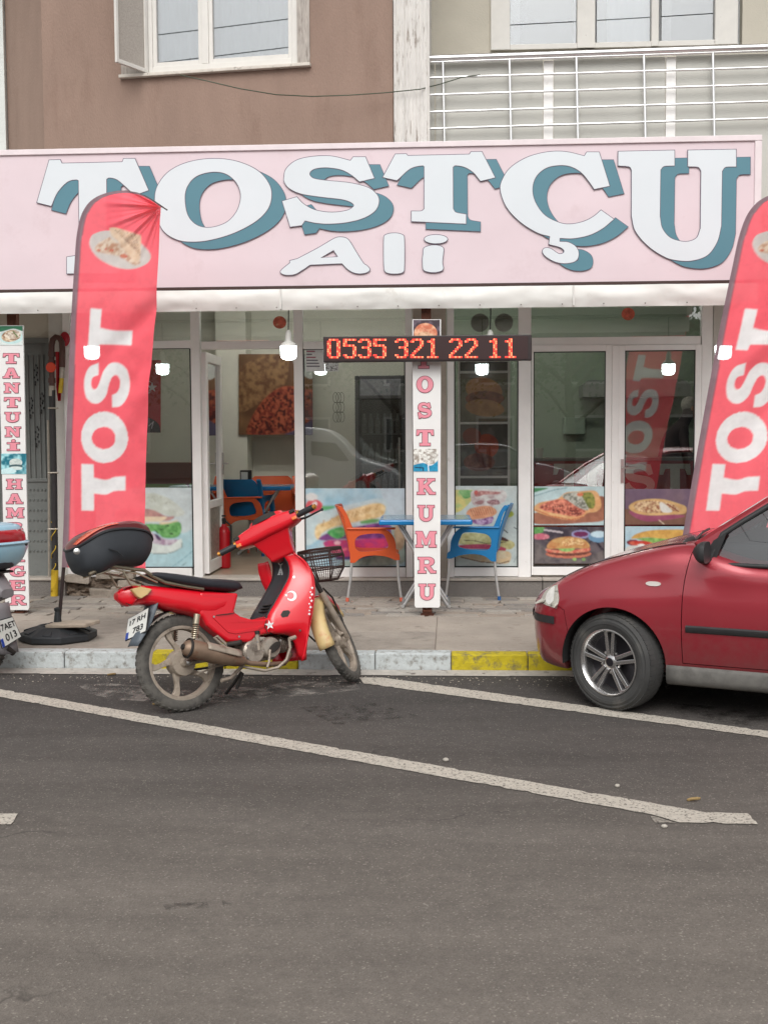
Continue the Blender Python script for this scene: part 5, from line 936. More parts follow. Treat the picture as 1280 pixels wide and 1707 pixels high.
# flag in the left window
def tflag(p):
    p.mask(np.ones_like(p.x, bool), (190, 22, 40)); p.poly([(0, 250), (60, 262), (100, 290), (110, 330, 1), (0, 330, 1)], (50, 44, 52)); p.ell(40, 122, 34, 34, (226, 222, 222)); p.ell(48, 122, 27, 27, (190, 22, 40)); star = [(72 + r_ * math.cos(R(-90 + 36 * k)), 124 + r_ * math.sin(R(-90 + 36 * k)), 1) for k, r_ in enumerate([24, 9.5] * 5)]; p.poly(star, (226, 222, 222)); p.line([(58, 300), (78, 280), (70, 310)], 4, (200, 196, 200))
tag(picture('window_flag', (226, 600, 268, 721), (110, 330), 11.05, tflag, None, (190, 22, 40)), 'red flag with white star hanging inside the left window', 'flag')
cabt = box('low_cabinet', M('dark_red_laminate', s(120, 50, 42), .5, n=(5, .1)), None, X(150, 12.5), X(345, 12.5), 12.5, 12.9, .288, Z(770, 12.5)); tag(cabt, 'dark red low cabinet inside the left window', 'cabinet')
# drinks fridge
fr = thing('drinks_fridge', 'tall dark glass door drinks fridge inside the middle window', 'fridge', (X(634, 13.7), 13.7, .288)); f0, f1, fy = X(592, 13.6), X(677, 13.6), 13.6; FD = M('fridge_dark', s(70, 71, 73), .4, n=(5, .08))
fm = MB(); fm.box(f0, f0 + .05, fy, fy + .55, .288, 2.32).box(f1 - .05, f1, fy, fy + .55, .288, 2.32).box(f0 + .05, f1 - .05, fy + .5, fy + .55, .288, 2.32).box(f0 + .05, f1 - .05, fy, fy + .5, .288, .5).box(f0 + .05, f1 - .05, fy, fy + .5, 2.05, 2.32); fm.build('cabinet', FD, fr, bevel=.01)
box('header_panel', M('fridge_header', s(120, 122, 128), .4, n=(20, .3)), fr, f0 + .06, f1 - .06, fy - .006, fy - .001, 2.09, 2.28)
box('glass_door', GLASS, fr, f0 + .055, f1 - .055, fy + .004, fy + .01, .51, 2.04); box('door_handle', CHR, fr, f1 - .09, f1 - .07, fy - .04, fy - .006, 1.0, 1.6)
shelf = [.52, .95, 1.3, 1.65]
for z_ in shelf[1:]: box('shelf', M('shelf_wire', s(150, 150, 150), .4, .5), fr, f0 + .052, f1 - .052, fy + .03, fy + .49, z_ - .012, z_)
bt = MB().lathe([(.028, 0), (.032, .01), (.032, .14), (.014, .19), (.013, .23)], (0, 0, 0), (0, 0, 1), 10).mesh('bottle', 50)
for zi, z_ in enumerate(shelf):
    for k in range(6):
        o = put('bottle', bt, None); o.location = (f0 + .10 + k * (f1 - f0 - .2) / 5, fy + .10, z_ + .002)
        if not bt.materials: bt.materials.append(M('bottle_plastic', s(176, 184, 186), .2, n=(20, .3)))
        tag(o, '%s bottle from the left on the %s shelf of the dark drinks fridge' % (['first', 'second', 'third', 'fourth', 'fifth', 'sixth'][k], ['bottom', 'second', 'third', 'top'][zi]), 'bottle', 'bottles in the drinks fridge')
# picture stand in the narrow window
ms = thing('menu_stand', 'white framed stand of food pictures inside the narrow window', 'menu stand', (X(808, 12.0), 12.0, .288)); my = 12.0
m_ = MB(); 
for a_, b_, t_, u_ in ((763, 767, 600, 830), (846, 850, 600, 830), (767, 846, 600, 603), (767, 846, 618, 622), (767, 846, 703, 707), (767, 846, 793, 797)): m_.box(X(a_, my), X(b_, my), my - .012, my + .012, Z(u_, my, 808), Z(t_, my, 808))
m_.build('stand_frame', UPVC, ms); box('backing', M('stand_backing', s(110, 108, 100), .7, n=(6, .1)), ms, X(767, my), X(846, my), my + .014, my + .02, .288, Z(601, my, 808))
def msa(p): p.mask(np.ones_like(p.x, bool), (140, 132, 112), (30, .5, (110, 104, 90))); p.ell(50, 34, 40, 26, (206, 148, 100), (16, .5, (190, 120, 80)), .2); p.ell(52, 52, 42, 16, (130, 70, 52), (8, .8, (170, 100, 70))); p.ell(52, 72, 42, 18, (200, 150, 100), (14, .5, (170, 116, 76)), .1)
def msb(p): p.mask(np.ones_like(p.x, bool), (90, 82, 74), (20, .8, (130, 122, 112))); p.ell(56, 42, 26, 24, (196, 84, 48), (14, .5, (150, 54, 34))); p.ell(24, 22, 20, 16, (150, 64, 44)); p.ell(40, 74, 34, 18, (120, 56, 44), (10, .8, (170, 110, 90)))
picture('food_picture', (768, 623, 845, 702), (100, 100), my - .004, msa, ms, (140, 132, 112)); picture('food_picture', (768, 708, 845, 792), (100, 100), my - .004, msb, ms, (90, 82, 74))
for px, lab in ((800, 'left of two round grey lamps above the narrow window'), (840, 'right of two round grey lamps above the narrow window')):
    q = P(px, 537, 11.4); o = MB().lathe([(.0, 0), (.07, .004), (.088, .02), (.088, .05), (.07, .08), (.0, .085)], q, (0, 1, 0), 24).build('round_lamp', M('lamp_grey', s(150, 150, 142), .5, n=(10, .1)), smooth=40); tag(o, lab, 'lamp', 'round lamps behind the transom')
ro = MB()
for k in range(9): ro.tube([(X(565, 13.4) + (k % 3 - 1) * .035 + .03 * math.cos(a), 13.4, 1.95 + (k // 3 - 1) * .11 + .06 * math.sin(a)) for a in np.linspace(0, 2 * math.pi, 14)[:-1]], .003, 5, closed=True)
tag(ro.build('wall_ornament', M('ornament_iron', s(84, 82, 76), .6)), 'dark iron ring ornament hanging inside left of the fridge', 'ornament')
# right side: red counter with white letters, hood, towel box, worktop
ct = thing('service_counter', 'red counter with white letters inside the closed double door', 'counter', (X(1030, 12.4), 12.4, .288)); cy = 12.4
box('counter_front', M('counter_red', s(150, 44, 44), .5, n=(4, .08)), ct, X(880, cy), X(1190, cy), cy, cy + .5, .288, Z(768, cy, 1030)); box('counter_top', M('counter_top', s(110, 106, 100), .35, n=(8, .1)), ct, X(876, cy), X(1194, cy), cy - .03, cy + .55, Z(768, cy, 1030) + .001, Z(768, cy, 1030) + .03, bevel=.004)
for ch, cx in (('T', 948), ('O', 1003), ('S', 1066), ('T', 1125)):
    MB().prism([[(cx + (u - .5) * 50, 800 - (v - .5) * 54) for u, v in l] for l in SLAB[ch]], lambda x, y, d: (P(x, y, cy).x, d, P(x, y, cy).z), cy - .001, cy - .005).build('letter', WHITEW, ct)
STL = M('steel_sheet', s(150, 156, 152), .35, .4, n=(6, .1))
hm = MB(); hy = 14.2; hm.prism([[(X(972, hy), Z(664, hy)), (X(1150, hy), Z(664, hy)), (X(1150, hy), Z(645, hy)), (X(1136, hy), Z(636, hy)), (X(984, hy), Z(636, hy)), (X(972, hy), Z(645, hy))]], lambda x, z, d: (x, d, z), hy, hy + .5); tag(hm.build('cooker_hood', STL), 'grey steel cooker hood on the green wall', 'hood')
td = MB(); td.box(X(938, 14.7), X(974, 14.7), 14.62, 14.745, Z(726, 14.7), Z(698, 14.7)); tag(td.build('towel_box', M('towel_box', s(170, 190, 172), .5, n=(6, .08)), bevel=.012), 'pale towel box on the green wall', 'dispenser')
wk = thing('worktop', 'dark kitchen worktop along the green wall', 'worktop', (X(980, 14.2), 14.3, .288)); box('cupboard', FD, wk, X(885, 14.2), X(1190, 14.2), 14.15, 14.74, .288, 1.22); box('slab', DARKG, wk, X(883, 14.2), X(1192, 14.2), 14.12, 14.745, 1.222, 1.26)
tr_ = MB().box(X(918, 14.3), X(948, 14.3), 14.25, 14.5, 1.262, 1.31); tag(tr_.build('steel_tray', STL, bevel=.01), 'steel tray on the dark worktop', 'tray')
cu = MB().lathe([(.03, 0), (.042, .10), (.044, .105)], (X(901, 12.35), 12.5, Z(768, cy, 1030) + .031), (0, 0, 1), 16); tag(cu.build('paper_cup', WHITEW, smooth=40), 'white paper cup on the red counter', 'cup')
# person behind the counter: grey hair, dark clothes, bent over the work
def skin_figure(name, verts, edges, mat, parent, sub=2):
    bm = bmesh.new(); ly = bm.verts.layers.skin.verify(); vs = []
    for i, (co, r_) in enumerate(verts):
        v = bm.verts.new(co); v[ly].radius = (r_, r_) if not isinstance(r_, tuple) else r_; v[ly].use_root = (i == 0); vs.append(v)
    for a_, b_ in edges: bm.edges.new((vs[a_], vs[b_]))
    me = bpy.data.meshes.new(name); bm.to_mesh(me); bm.free(); o = bpy.data.objects.new(name, me); COL.objects.link(o)
    o.modifiers.new('skin', 'SKIN'); sb = o.modifiers.new('sub', 'SUBSURF'); sb.levels = sub; sb.render_levels = sub
    m2 = evaluated(o); bpy.data.objects.remove(o); m2.materials.clear(); m2.polygons.foreach_set('use_smooth', [True] * len(m2.polygons)); return put(name, m2, mat, parent, world=False)
pe = thing('person', 'grey haired person in dark clothes bent over behind the counter', 'person', (X(1112, 13.35), 13.35, .288), R(0))
V = [((0, 0, .95), .15), ((.03, 0, 1.12), .145), ((.09, 0, 1.28), .155), ((.15, 0, 1.40), .12), ((.19, 0, 1.47), .06), ((.23, 0, 1.55), .075), ((.25, 0, 1.63), .088), ((.25, 0, 1.69), .06),
     ((.14, -.18, 1.38), .062), ((.16, -.25, 1.12), .048), ((.36, -.20, 1.02), .038), ((.43, -.18, 1.00), .03), ((.14, .18, 1.38), .062), ((.16, .25, 1.12), .048), ((.36, .20, 1.02), .038), ((.43, .18, 1.00), .03),
     ((0, -.10, .86), .10), ((.02, -.11, .48), .072), ((-.02, -.11, .08), .05), ((.10, -.11, .04), .04), ((0, .10, .86), .10), ((.02, .11, .48), .072), ((-.02, .11, .08), .05), ((.10, .11, .04), .04)]
E_ = [(0, 1), (1, 2), (2, 3), (3, 4), (4, 5), (5, 6), (6, 7), (3, 8), (8, 9), (9, 10), (10, 11), (3, 12), (12, 13), (13, 14), (14, 15), (0, 16), (16, 17), (17, 18), (18, 19), (0, 20), (20, 21), (21, 22), (22, 23)]
skin_figure('body', V, E_, M('dark_clothing', s(62, 48, 50), .85, n=(9, .15)), pe)
SK = M('skin', s(176, 132, 110), .6, n=(9, .06))
fc = MB(); fc.ball((.27, 0, 1.625), (.085, .074, .115), 16, 12); fc.ball((.357, 0, 1.615), (.02, .016, .022), 8, 6); fc.ball((.345, -.03, 1.64), (.008, .012, .006), 6, 4); fc.ball((.345, .03, 1.64), (.008, .012, .006), 6, 4); fc.ball((.34, 0, 1.575), (.012, .026, .007), 8, 4); fc.ball((.26, -.075, 1.62), (.016, .012, .03), 8, 5); fc.ball((.26, .075, 1.62), (.016, .012, .03), 8, 5); fc.build('face', SK, pe, smooth=60, world=False)
hr = MB(); hr.ball((.245, 0, 1.665), (.098, .086, .095), 16, 10); hr.v = [(x + .006 * noise.noise((x * 60, y * 60, z * 60)), y, z if x < .30 else max(z, 1.67)) for x, y, z in hr.v]; hr.build('hair', M('grey_hair', s(150, 146, 140), .8, n=(40, .25)), pe, smooth=60, world=False)
for sy in (-1, 1):
    hv, he = [((.43, sy * .18, 1.00), .028), ((.475, sy * .178, .985), .03), ((.505, sy * .176, .98), .024)], [(0, 1), (1, 2)]
    for k in range(4):
        b0 = len(hv); yy = sy * (.200 - k * .017); hv += [((.53 + (.006 if k in (1, 2) else 0), yy, .978), .0095), ((.553 + (.008 if k in (1, 2) else 0), yy, .968), .0085), ((.566, yy, .952), .0075)]; he += [(2, b0), (b0, b0 + 1), (b0 + 1, b0 + 2)]
    b0 = len(hv); hv += [((.485, sy * .148, .975), .011), ((.505, sy * .135, .965), .0095)]; he += [(1, b0), (b0, b0 + 1)]
    skin_figure('hand', hv, he, SK, pe)
# ================================================================== RED MOTORCYCLE (local: x forward, y left, z up, origin under the rear wheel)
from mathutils.bvhtree import BVHTree
RED = M('motorcycle_red', s(214, 14, 34), .30, n=(3, .05), coat=.5, dirt=(s(150, 40, 40), 9, .68, .25)); BLKP = M('matt_black_plastic', s(40, 42, 45), .5, n=(8, .15), dirt=(s(92, 88, 84), 6, .6, .3)); VINYL = M('seat_vinyl', s(38, 40, 46), .5, n=(8, .1), b=(120, .15))
TYRE = M('dusty_tyre', s(88, 85, 80), .85, n=(14, .25), dirt=(s(54, 53, 51), 9, .50, .2)); CAST = M('dusty_cast_alloy', s(160, 148, 134), .55, .25, n=(14, .15), dirt=(s(104, 92, 80), 12, .55, .2)); ENG = M('engine_alloy', s(168, 158, 146), .45, .55, n=(16, .2), dirt=(s(84, 72, 62), 11, .5, .2)); EXH = M('exhaust_rust', s(140, 118, 100), .5, .45, n=(9, .2), dirt=(s(122, 72, 46), 7, .52, .18)); CHRG = M('tarnished_chrome', s(196, 184, 162), .3, .8, n=(14, .12)); DKM = M('dark_grimy_metal', s(54, 50, 47), .65, .4, n=(14, .25)); WHT = M('sticker_white', s(236, 232, 232), .5)
CRM = M('faded_cream_paint', s(206, 182, 128), .5, n=(6, .08), dirt=(s(190, 70, 50), 5, .57, .2)); AMB = M('amber_lens', s(226, 110, 40), .25, coat=.5); LENS = M('red_lens', s(150, 14, 26), .2, coat=.8, n=(6, .2)); LID = M('smoked_red_lid', s(92, 22, 26), .32, n=(6, .2), coat=.3); BOXB = M('top_box_plastic', s(56, 60, 65), .6, n=(7, .12), dirt=(s(96, 94, 92), 9, .62, .3)); BRASS = M('brass_end', s(214, 150, 70), .3, .7)
bo = G(310, 1186); BM = Matrix.Translation(bo) @ Matrix.Rotation(R(42), 4, 'Z') @ Matrix.Rotation(R(-11), 4, 'X'); BI = BM.inverted()
bike = thing('motorcycle', 'red step through motorcycle with black top box leaning at the kerb', 'motorcycle', bo); bike.matrix_basis = BM
cl_ = BI @ CC
def lray(px, py): return (BI.to_3x3() @ ray(px, py))
def b3(zx, zy, y):                        # measured point on the motorcycle at sideways offset y
    d = lray(100 + zx / 2.4615, 840 + zy / 2.4615); return cl_ + d * ((y - cl_.y) / d.y)
KL = dict(world=False)
rk = R(27); ax_ = Vector((-math.sin(rk), 0, math.cos(rk))); sp0 = Vector((.83, 0, .9)); STEER = Matrix.Translation(sp0) @ Matrix.Rotation(R(42), 4, ax_) @ Matrix.Translation(-sp0)
FA = Vector((1.173, 0, .285))
def wheel(parent, c, rt, w, spokes, name, xf=None, drum=.075):
    X_ = (lambda m: m.xf(xf)) if xf else (lambda m: m)
    rr = rt - w * .98
    prof = [(rr, -w * .36), (rr + w * .22, -w * .50), (rr + w * .55, -w * .5), (rr + w * .8, -w * .42), (rt - w * .04, -w * .24), (rt, 0), (rt - w * .04, w * .24), (rr + w * .8, w * .42), (rr + w * .55, w * .5), (rr + w * .22, w * .50), (rr, w * .36)]
    t = X_(MB().lathe(prof, c, (0, 1, 0), 56, False)).build(name, TYRE, parent, smooth=50, **KL)
    tr = MB()
    for k in range(44):
        a = 2 * math.pi * k / 44
        for sy in (-1, 1):
            q = [];
            for da, yy, r_ in ((-.03, .05, rt + .006), (.03, .16, rt + .003), (.05, .42, rt - w * .10), (-.012, .42, rt - w * .10)):
                q.append(Vector((c[0] + r_ * math.cos(a + da + sy * .03), c[1] + sy * yy * w, c[2] + r_ * math.sin(a + da + sy * .03))))
            tr.add(q, [(0, 1, 2, 3)]); n0 = Vector((math.cos(a), 0, math.sin(a))) * -.006; k0 = len(tr.v) - 4; tr.add([p + n0 for p in q], []); tr.f += [(k0 + i, k0 + (i + 1) % 4, k0 + 4 + (i + 1) % 4, k0 + 4 + i) for i in range(4)]
    tag(X_(tr).build('tread_blocks', TYRE, t, **KL), kind='stuff')
    X_(MB().lathe([(rr + .012, -w * .37), (rr + .006, -w * .40), (rr - .014, -w * .38), (rr - .020, -w * .2), (rr - .020, w * .2), (rr - .014, w * .38), (rr + .006, w * .40), (rr + .012, w * .37)], c, (0, 1, 0), 48, False)).build('rim', CAST, t, smooth=40, **KL)
    X_(MB().lathe([(.012, -.075), (.022, -.074), (.03, -.05), (drum, -.045), (drum + .004, -.03), (drum + .004, .03), (drum, .045), (.03, .05), (.012, .07)], c, (0, 1, 0), 28)).build('hub', CAST, t, smooth=40, **KL)
    for k in range(spokes):
        a0 = 2 * math.pi * k / spokes + .35; rings = []
        for j in range(7):
            u = j / 6; r_ = drum - .01 + (rr - .012 - drum + .01) * u; a = a0 + .32 * math.sin(u * 2.2) ; hw = .026 - .012 * math.sin(u * 3.1) ; cx, cz = c[0] + r_ * math.cos(a), c[2] + r_ * math.sin(a); tx, tz = -math.sin(a), math.cos(a)
            rings.append([(cx + tx * hw * e, c[1] + g * .013, cz + tz * hw * e) for e, g in ((-1, -1), (1, -1), (1, 1), (-1, 1))])
        X_(MB().loft(rings)).build('spoke', CAST, t, bevel=.004, **KL)
    return t
rw = wheel(bike, (0, 0, .285), .285, .071, 5, 'rear_wheel')
fw = wheel(bike, tuple(FA), .283, .062, 5, 'front_wheel', STEER, .06)
# tail, body, seat ------------------------------------------------------
def tab(pts, y): return [(q.x, q.z) for q in (b3(a, b_, y) for a, b_ in pts)]
tt = tab([(252, 365), (285, 338), (330, 330), (380, 331), (480, 340), (590, 352), (700, 362), (738, 365)], -.09); tb = tab([(255, 378), (300, 418), (345, 410), (400, 413), (450, 432), (545, 452), (590, 470), (640, 470), (738, 420)], -.11)
rings = []
for i in range(26):
    x_ = tt[0][0] + .008 + (tt[-1][0] - tt[0][0] - .06) * i / 25; zt = interps(x_, tt)[0]; zb = interp(x_, tb)[0]; hw = interps(x_, [(-.33, .03), (-.28, .06), (-.15, .095), (.05, .118), (.25, .118), (.45, .10)])[0]; zc, hz = (zt + zb) / 2, max(.012, (zt - zb) / 2)
    rings.append([(x_, hw * math.copysign(abs(math.cos(a)) ** .62, math.cos(a)), zc + hz * math.copysign(abs(math.sin(a)) ** .7, math.sin(a))) for a in np.linspace(0, 2 * math.pi, 29)[:-1]])
tail = MB().loft(rings).build('tail_fairing', RED, bike, smooth=50, **KL)
cb_ = [b3(a, b_, -.115) for a, b_ in [(575, 362), (736, 366), (722, 425), (717, 442), (745, 462), (790, 474), (850, 470), (905, 440), (950, 500), (930, 530), (850, 533), (805, 546), (785, 568), (690, 566), (640, 530), (604, 500), (588, 470), (575, 450)]]
mb_ = MB().prism([[(q.x, q.z) for q in cb_]], lambda x, z, d: (x, d, z), -.115, .115).build('centre_fairing', RED, bike, bevel=.022, seg=4, **KL)
mb_.data.polygons.foreach_set('use_smooth', [False] * len(mb_.data.polygons))
crease = [b3(a, b_, -.117) for a, b_ in [(632, 460), (690, 515), (720, 522), (800, 510), (840, 495), (840, 505), (800, 522), (720, 534), (690, 528), (630, 470)]]
MB().prism([[(q.x, q.z) for q in crease]], lambda x, z, d: (x, d, z), -.112, -.120).build('side_crease', RED, bike, bevel=.003, **KL)
st_ = tab([(368, 288), (385, 279), (430, 280), (520, 291), (600, 303), (700, 308), (738, 316), (752, 338)], -.08); sb_ = tab([(368, 296), (420, 318), (520, 340), (600, 352), (700, 360), (735, 360), (752, 348)], -.1); rings = []
for i in range(30):
    x_ = st_[0][0] + (st_[-1][0] - st_[0][0] - .002) * i / 29; zt = interps(x_, st_)[0]; zb = interp(x_, sb_)[0]; hw = interps(x_, [(-.2, .11), (0, .128), (.15, .125), (.3, .108), (.42, .085), (.47, .05)])[0]; zc, hz = (zt + zb) / 2, max(.01, (zt - zb) / 2); zt += 0
    rings.append([(x_, hw * math.copysign(abs(math.cos(a)) ** .6, math.cos(a)), zc + hz * math.copysign(abs(math.sin(a)) ** .75, math.sin(a))) for a in np.linspace(0, 2 * math.pi, 25)[:-1]])
seat = MB().loft(rings).build('seat', VINYL, bike, smooth=60, **KL)
# leg shield: two wings, front cover, black inner panel
inn = [b3(a, b_, y) for a, b_, y in [(982, 640, -.10), (945, 545, -.11), (858, 525, -.112), (848, 474, -.10), (880, 412, -.10), (920, 342, -.10), (942, 292, -.10), (937, 242, -.09), (906, 200, -.07)]]
out = [b3(a, b_, y) for a, b_, y in [(990, 645, -.165), (1008, 580, -.19), (1022, 505, -.20), (1033, 445, -.205), (1040, 385, -.205), (1042, 335, -.20), (1032, 285, -.19), (1002, 235, -.165), (945, 197, -.11)]]
def resp(pl_, n):
    d = [0]
    for i in range(1, len(pl_)): d.append(d[-1] + (pl_[i] - pl_[i - 1]).length)
    return [Vector(interps(t, [(dd, *p) for dd, p in zip(d, pl_)])) for t in np.linspace(0, d[-1], n)]
inn, out = resp(inn, 26), resp(out, 26)
def wing(sg):
    rows = []
    for j in range(9):
        u = j / 8; rows.append([((a.lerp(b_, u)) + Vector((.03 * math.sin(math.pi * u), -.018 * math.sin(math.pi * u), 0))) for a, b_ in zip(inn, out)])
    m = MB().loft([[(p.x, p.y * sg, p.z) for p in r] for r in rows], closed=False); return m
wings = []
for sg in (1, -1):
    o = wing(sg).build('leg_shield', RED, bike, smooth=60, **KL); md = o.modifiers.new('thick', 'SOLIDIFY'); md.thickness = .010; md.offset = 0; wings.append(o)
lo_ = [b3(a, b_, .165) for a, b_ in [(812, 246), (813, 270), (820, 300), (836, 340), (858, 376)]]; li_ = [b3(a, b_, .10) for a, b_ in [(852, 236), (862, 265), (868, 300), (872, 340), (868, 380)]]
o = MB().loft([resp([a for a in lo_], 12), resp([a.lerp(b_, .5) + Vector((.015, 0, 0)) for a, b_ in zip(lo_, li_)], 12), resp(li_, 12)], closed=False).build('shield_lip', RED, bike, smooth=60, **KL); md = o.modifiers.new('thick', 'SOLIDIFY'); md.thickness = .010; md.offset = 0
rows = [[(p.x + .075 * math.sin(math.pi * j / 10) + .004, p.y * (1 - 2 * j / 10), p.z) for p in out] for j in range(11)]
o = MB().loft(rows, closed=False).build('front_cover', RED, bike, smooth=60, **KL); md = o.modifiers.new('thick', 'SOLIDIFY'); md.thickness = .008; md.offset = 0
ip = inn[8:]; rows = [[(p.x + .03 * math.sin(math.pi * j / 8), p.y * (1 - 2 * j / 8) * 1.0, p.z) for p in ip] for j in range(9)]
ipo = o = MB().loft(rows, closed=False).build('inner_panel', BLKP, bike, smooth=60, **KL); md = o.modifiers.new('thick', 'SOLIDIFY'); md.thickness = .006; md.offset = -1
for k in range(3):
    q = ip[5 + 0].lerp(ip[7], k / 3); MB().box(q.x + .004, q.x + .02, -.05, .05, q.z - .003, q.z + .003).build('vent_slot', DKM, bike, **KL)
# decals laid on the right wing
wm = wings[0].data; bv = BVHTree.FromPolygons([v.co[:] for v in wm.vertices], [p.vertices[:] for p in wm.polygons])
bm2 = mb_.data; bv2 = BVHTree.FromPolygons([v.co[:] for v in bm2.vertices], [p.vertices[:] for p in bm2.polygons])
ipm = [v.co[:] for v in ipo.data.vertices]; bv3 = BVHTree.FromPolygons(ipm, [p.vertices[:] for p in ipo.data.polygons])
def decal(loops, name='sticker', mat=WHT):
    def f(x, y, d):
        dr = lray(100 + x / 2.4615, 840 + y / 2.4615).normalized(); best = None
        for t in (bv, bv2, bv3):
            h = t.ray_cast(cl_, dr)
            if h[0] and (best is None or h[3] < best): best = h[3]
        if best is None: best = (b3(x, y, -.18) - cl_).length
        return cl_ + dr * (best - .0075 - d)
    return MB().prism(loops, f, .0, .0015).build(name, mat, bike, **KL)
def starp(cx, cy, r_, rot=-90): return [(cx + q * math.cos(R(rot + 36 * k)), cy + q * math.sin(R(rot + 36 * k))) for k, q in enumerate([r_, r_ * .42] * 5)]
decal([[(850, 476), (842, 500), (855, 532), (852, 532), (838, 500), (847, 476)]], 'panel_seam', DKM); decal([[(717, 446), (690, 450), (640, 456), (640, 459), (690, 454), (718, 449)]], 'panel_seam', DKM)
for a, b_ in ((632, 463), (735, 545), (905, 560), (960, 300), (985, 520)): decal([ellipse(a, b_, 4.5, 4.5, 10)], 'screw', CHR)
decal([starp(860, 497, 21, -100)]); decal([starp(928, 375, 8, -80)])
cre = [(950 + 21 * math.cos(a), 378 + 21 * math.sin(a)) for a in np.linspace(R(215), R(505), 22)] + [(946 + 14 * math.cos(a), 377 + 14 * math.sin(a)) for a in np.linspace(R(500), R(222), 18)]
decal([cre])
for k, (a, b_) in enumerate([(1035, 345), (1028, 362), (1034, 372), (1026, 385), (1032, 398), (1023, 410), (1028, 424), (1024, 438), (1023, 452)]): decal([starp(a, b_, 7 if k % 2 == 0 else 5, -90 + 20 * k)])
decal([[(905, 455), (915, 438), (938, 436), (945, 444), (935, 462), (912, 466)]], 'lock_hole', DKM)
decal([[(893 + u * 24, 292 - v * 27) for u, v in l] for l in SLAB['A']], 'key_fob', CHR)
decal([ellipse(905, 240, 11, 13, 18), ellipse(905, 240, 6.5, 8, 14)], 'key_ring', CHR); decal([[(903, 252), (908, 252), (908, 264), (903, 264)]], 'key', CHR)
# rack and top box
for sg in (-1, 1):
    rp = [b3(a, b_, -.10) for a, b_ in [(120, 290), (160, 266), (205, 254), (300, 268), (345, 272), (380, 296), (430, 322), (520, 340), (588, 350)]]
    MB().tube([(q.x, q.y * -sg if sg < 0 else q.y, q.z) for q in rp], .011, 8).build('rack_tube', CHRG, bike, smooth=50, **KL)
    rp = [b3(a, b_, -.09) for a, b_ in [(150, 290), (215, 268), (320, 286), (400, 322)]]; MB().tube([(q.x, q.y * sg * -1 * -1, q.z) for q in rp], .006, 8).build('rack_tube', CHRG, bike, smooth=50, **KL)
    rp = [b3(a, b_, -.09) for a, b_ in [(255, 270), (290, 330), (330, 335)]]; MB().tube([(q.x, q.y * sg, q.z) for q in rp], .007, 8).build('rack_strut', CHRG, bike, smooth=50, **KL)
q0, q1 = b3(200, 262, -.1), b3(310, 275, -.1)
MB().tube([(q0.x, -.1, q0.z), (q0.x, .1, q0.z)], .006, 8).build('rack_tube', CHRG, bike, **KL); MB().tube([(q1.x, -.1, q1.z), (q1.x, .1, q1.z)], .006, 8).build('rack_tube', CHRG, bike, **KL)
SH = 0.0
ctop = tab([(35, 190), (60, 155), (110, 116), (180, 91), (260, 81), (320, 96), (350, 130), (359, 165)], SH); cse = tab([(35, 193), (110, 138), (190, 122), (280, 127), (330, 145), (359, 168)], SH); cbt = tab([(35, 196), (50, 240), (80, 284), (130, 298), (200, 264), (260, 262), (316, 258), (342, 218), (359, 172)], SH)
def case_w(x_): x0_, x1_ = ctop[0][0], ctop[-1][0]; u = (x_ - x0_) / (x1_ - x0_); return .205 * (max(0, 1 - abs(2 * u - 1) ** 3.2)) ** .5 + .004
lo, hi, ln_ = [], [], []
for i in range(30):
    x_ = ctop[0][0] + (ctop[-1][0] - ctop[0][0]) * (.5 - .5 * math.cos(math.pi * (i + .3) / 29.6)); w_ = case_w(x_); zs, zt, zb = interps(x_, cse)[0], interps(x_, ctop)[0], interp(x_, cbt)[0]; zt = max(zt, zs + .002); zb = min(zb, zs - .002)
    A = np.linspace(0, math.pi, 15)
    lo.append([(x_, w_ * math.copysign(abs(math.cos(a)) ** .5, math.cos(a)) * (1 - .12 * math.sin(a)), zs - (zs - zb) * abs(math.sin(a)) ** .6) for a in A])
    hi.append([(x_, w_ * 1.0 * math.copysign(abs(math.cos(a)) ** .6, math.cos(a)), zs + .004 + (zt - zs) * abs(math.sin(a)) ** .75) for a in A])
cs = MB().loft(lo).build('top_box', BOXB, bike, smooth=50, **KL)
MB().loft([[(p[0], p[1] * .985, p[2]) for p in r] for r in hi]).build('lid', LID, cs, smooth=50, **KL)
e_ = [Vector((x_, sg_ * case_w(x_) * 1.012, interps(x_, cse)[0])) for sg_, seq in ((1, range(24)), (-1, range(23, -1, -1))) for x_ in [ctop[0][0] + .002 + (ctop[-1][0] - ctop[0][0] - .004) * k / 23 for k in seq]]
MB().tube(e_, .008, 6, closed=True).build('seam_rim', BLKP, cs, smooth=50, **KL)
op = MB(); rows = []
for r in hi[3:15]: rows.append([(p[0] - .004, p[1] * 1.0 - .002, p[2] + .003) for p in r[8:13]])
op.loft(rows, closed=False); op.build('orange_reflector', M('orange_reflector', s(214, 74, 30), .25, coat=.8, n=(40, .15)), cs, smooth=50, **KL)
q = b3(70, 197, -.12); MB().lathe([(.016, 0), (.018, .006), (.010, .01)], (q.x - .01, -.14, q.z), (-.5, -1, 0), 14).build('lock', CHR, cs, smooth=40, **KL)
q = b3(60, 225, -.1); mtx = MB().tube([b3(a, b_, -.203) + Vector((0, 0, 0)) for a, b_ in [(200, 185), (235, 195), (258, 215)]], .004, 6); mtx.build('moulded_line', BLKP, cs, **KL)
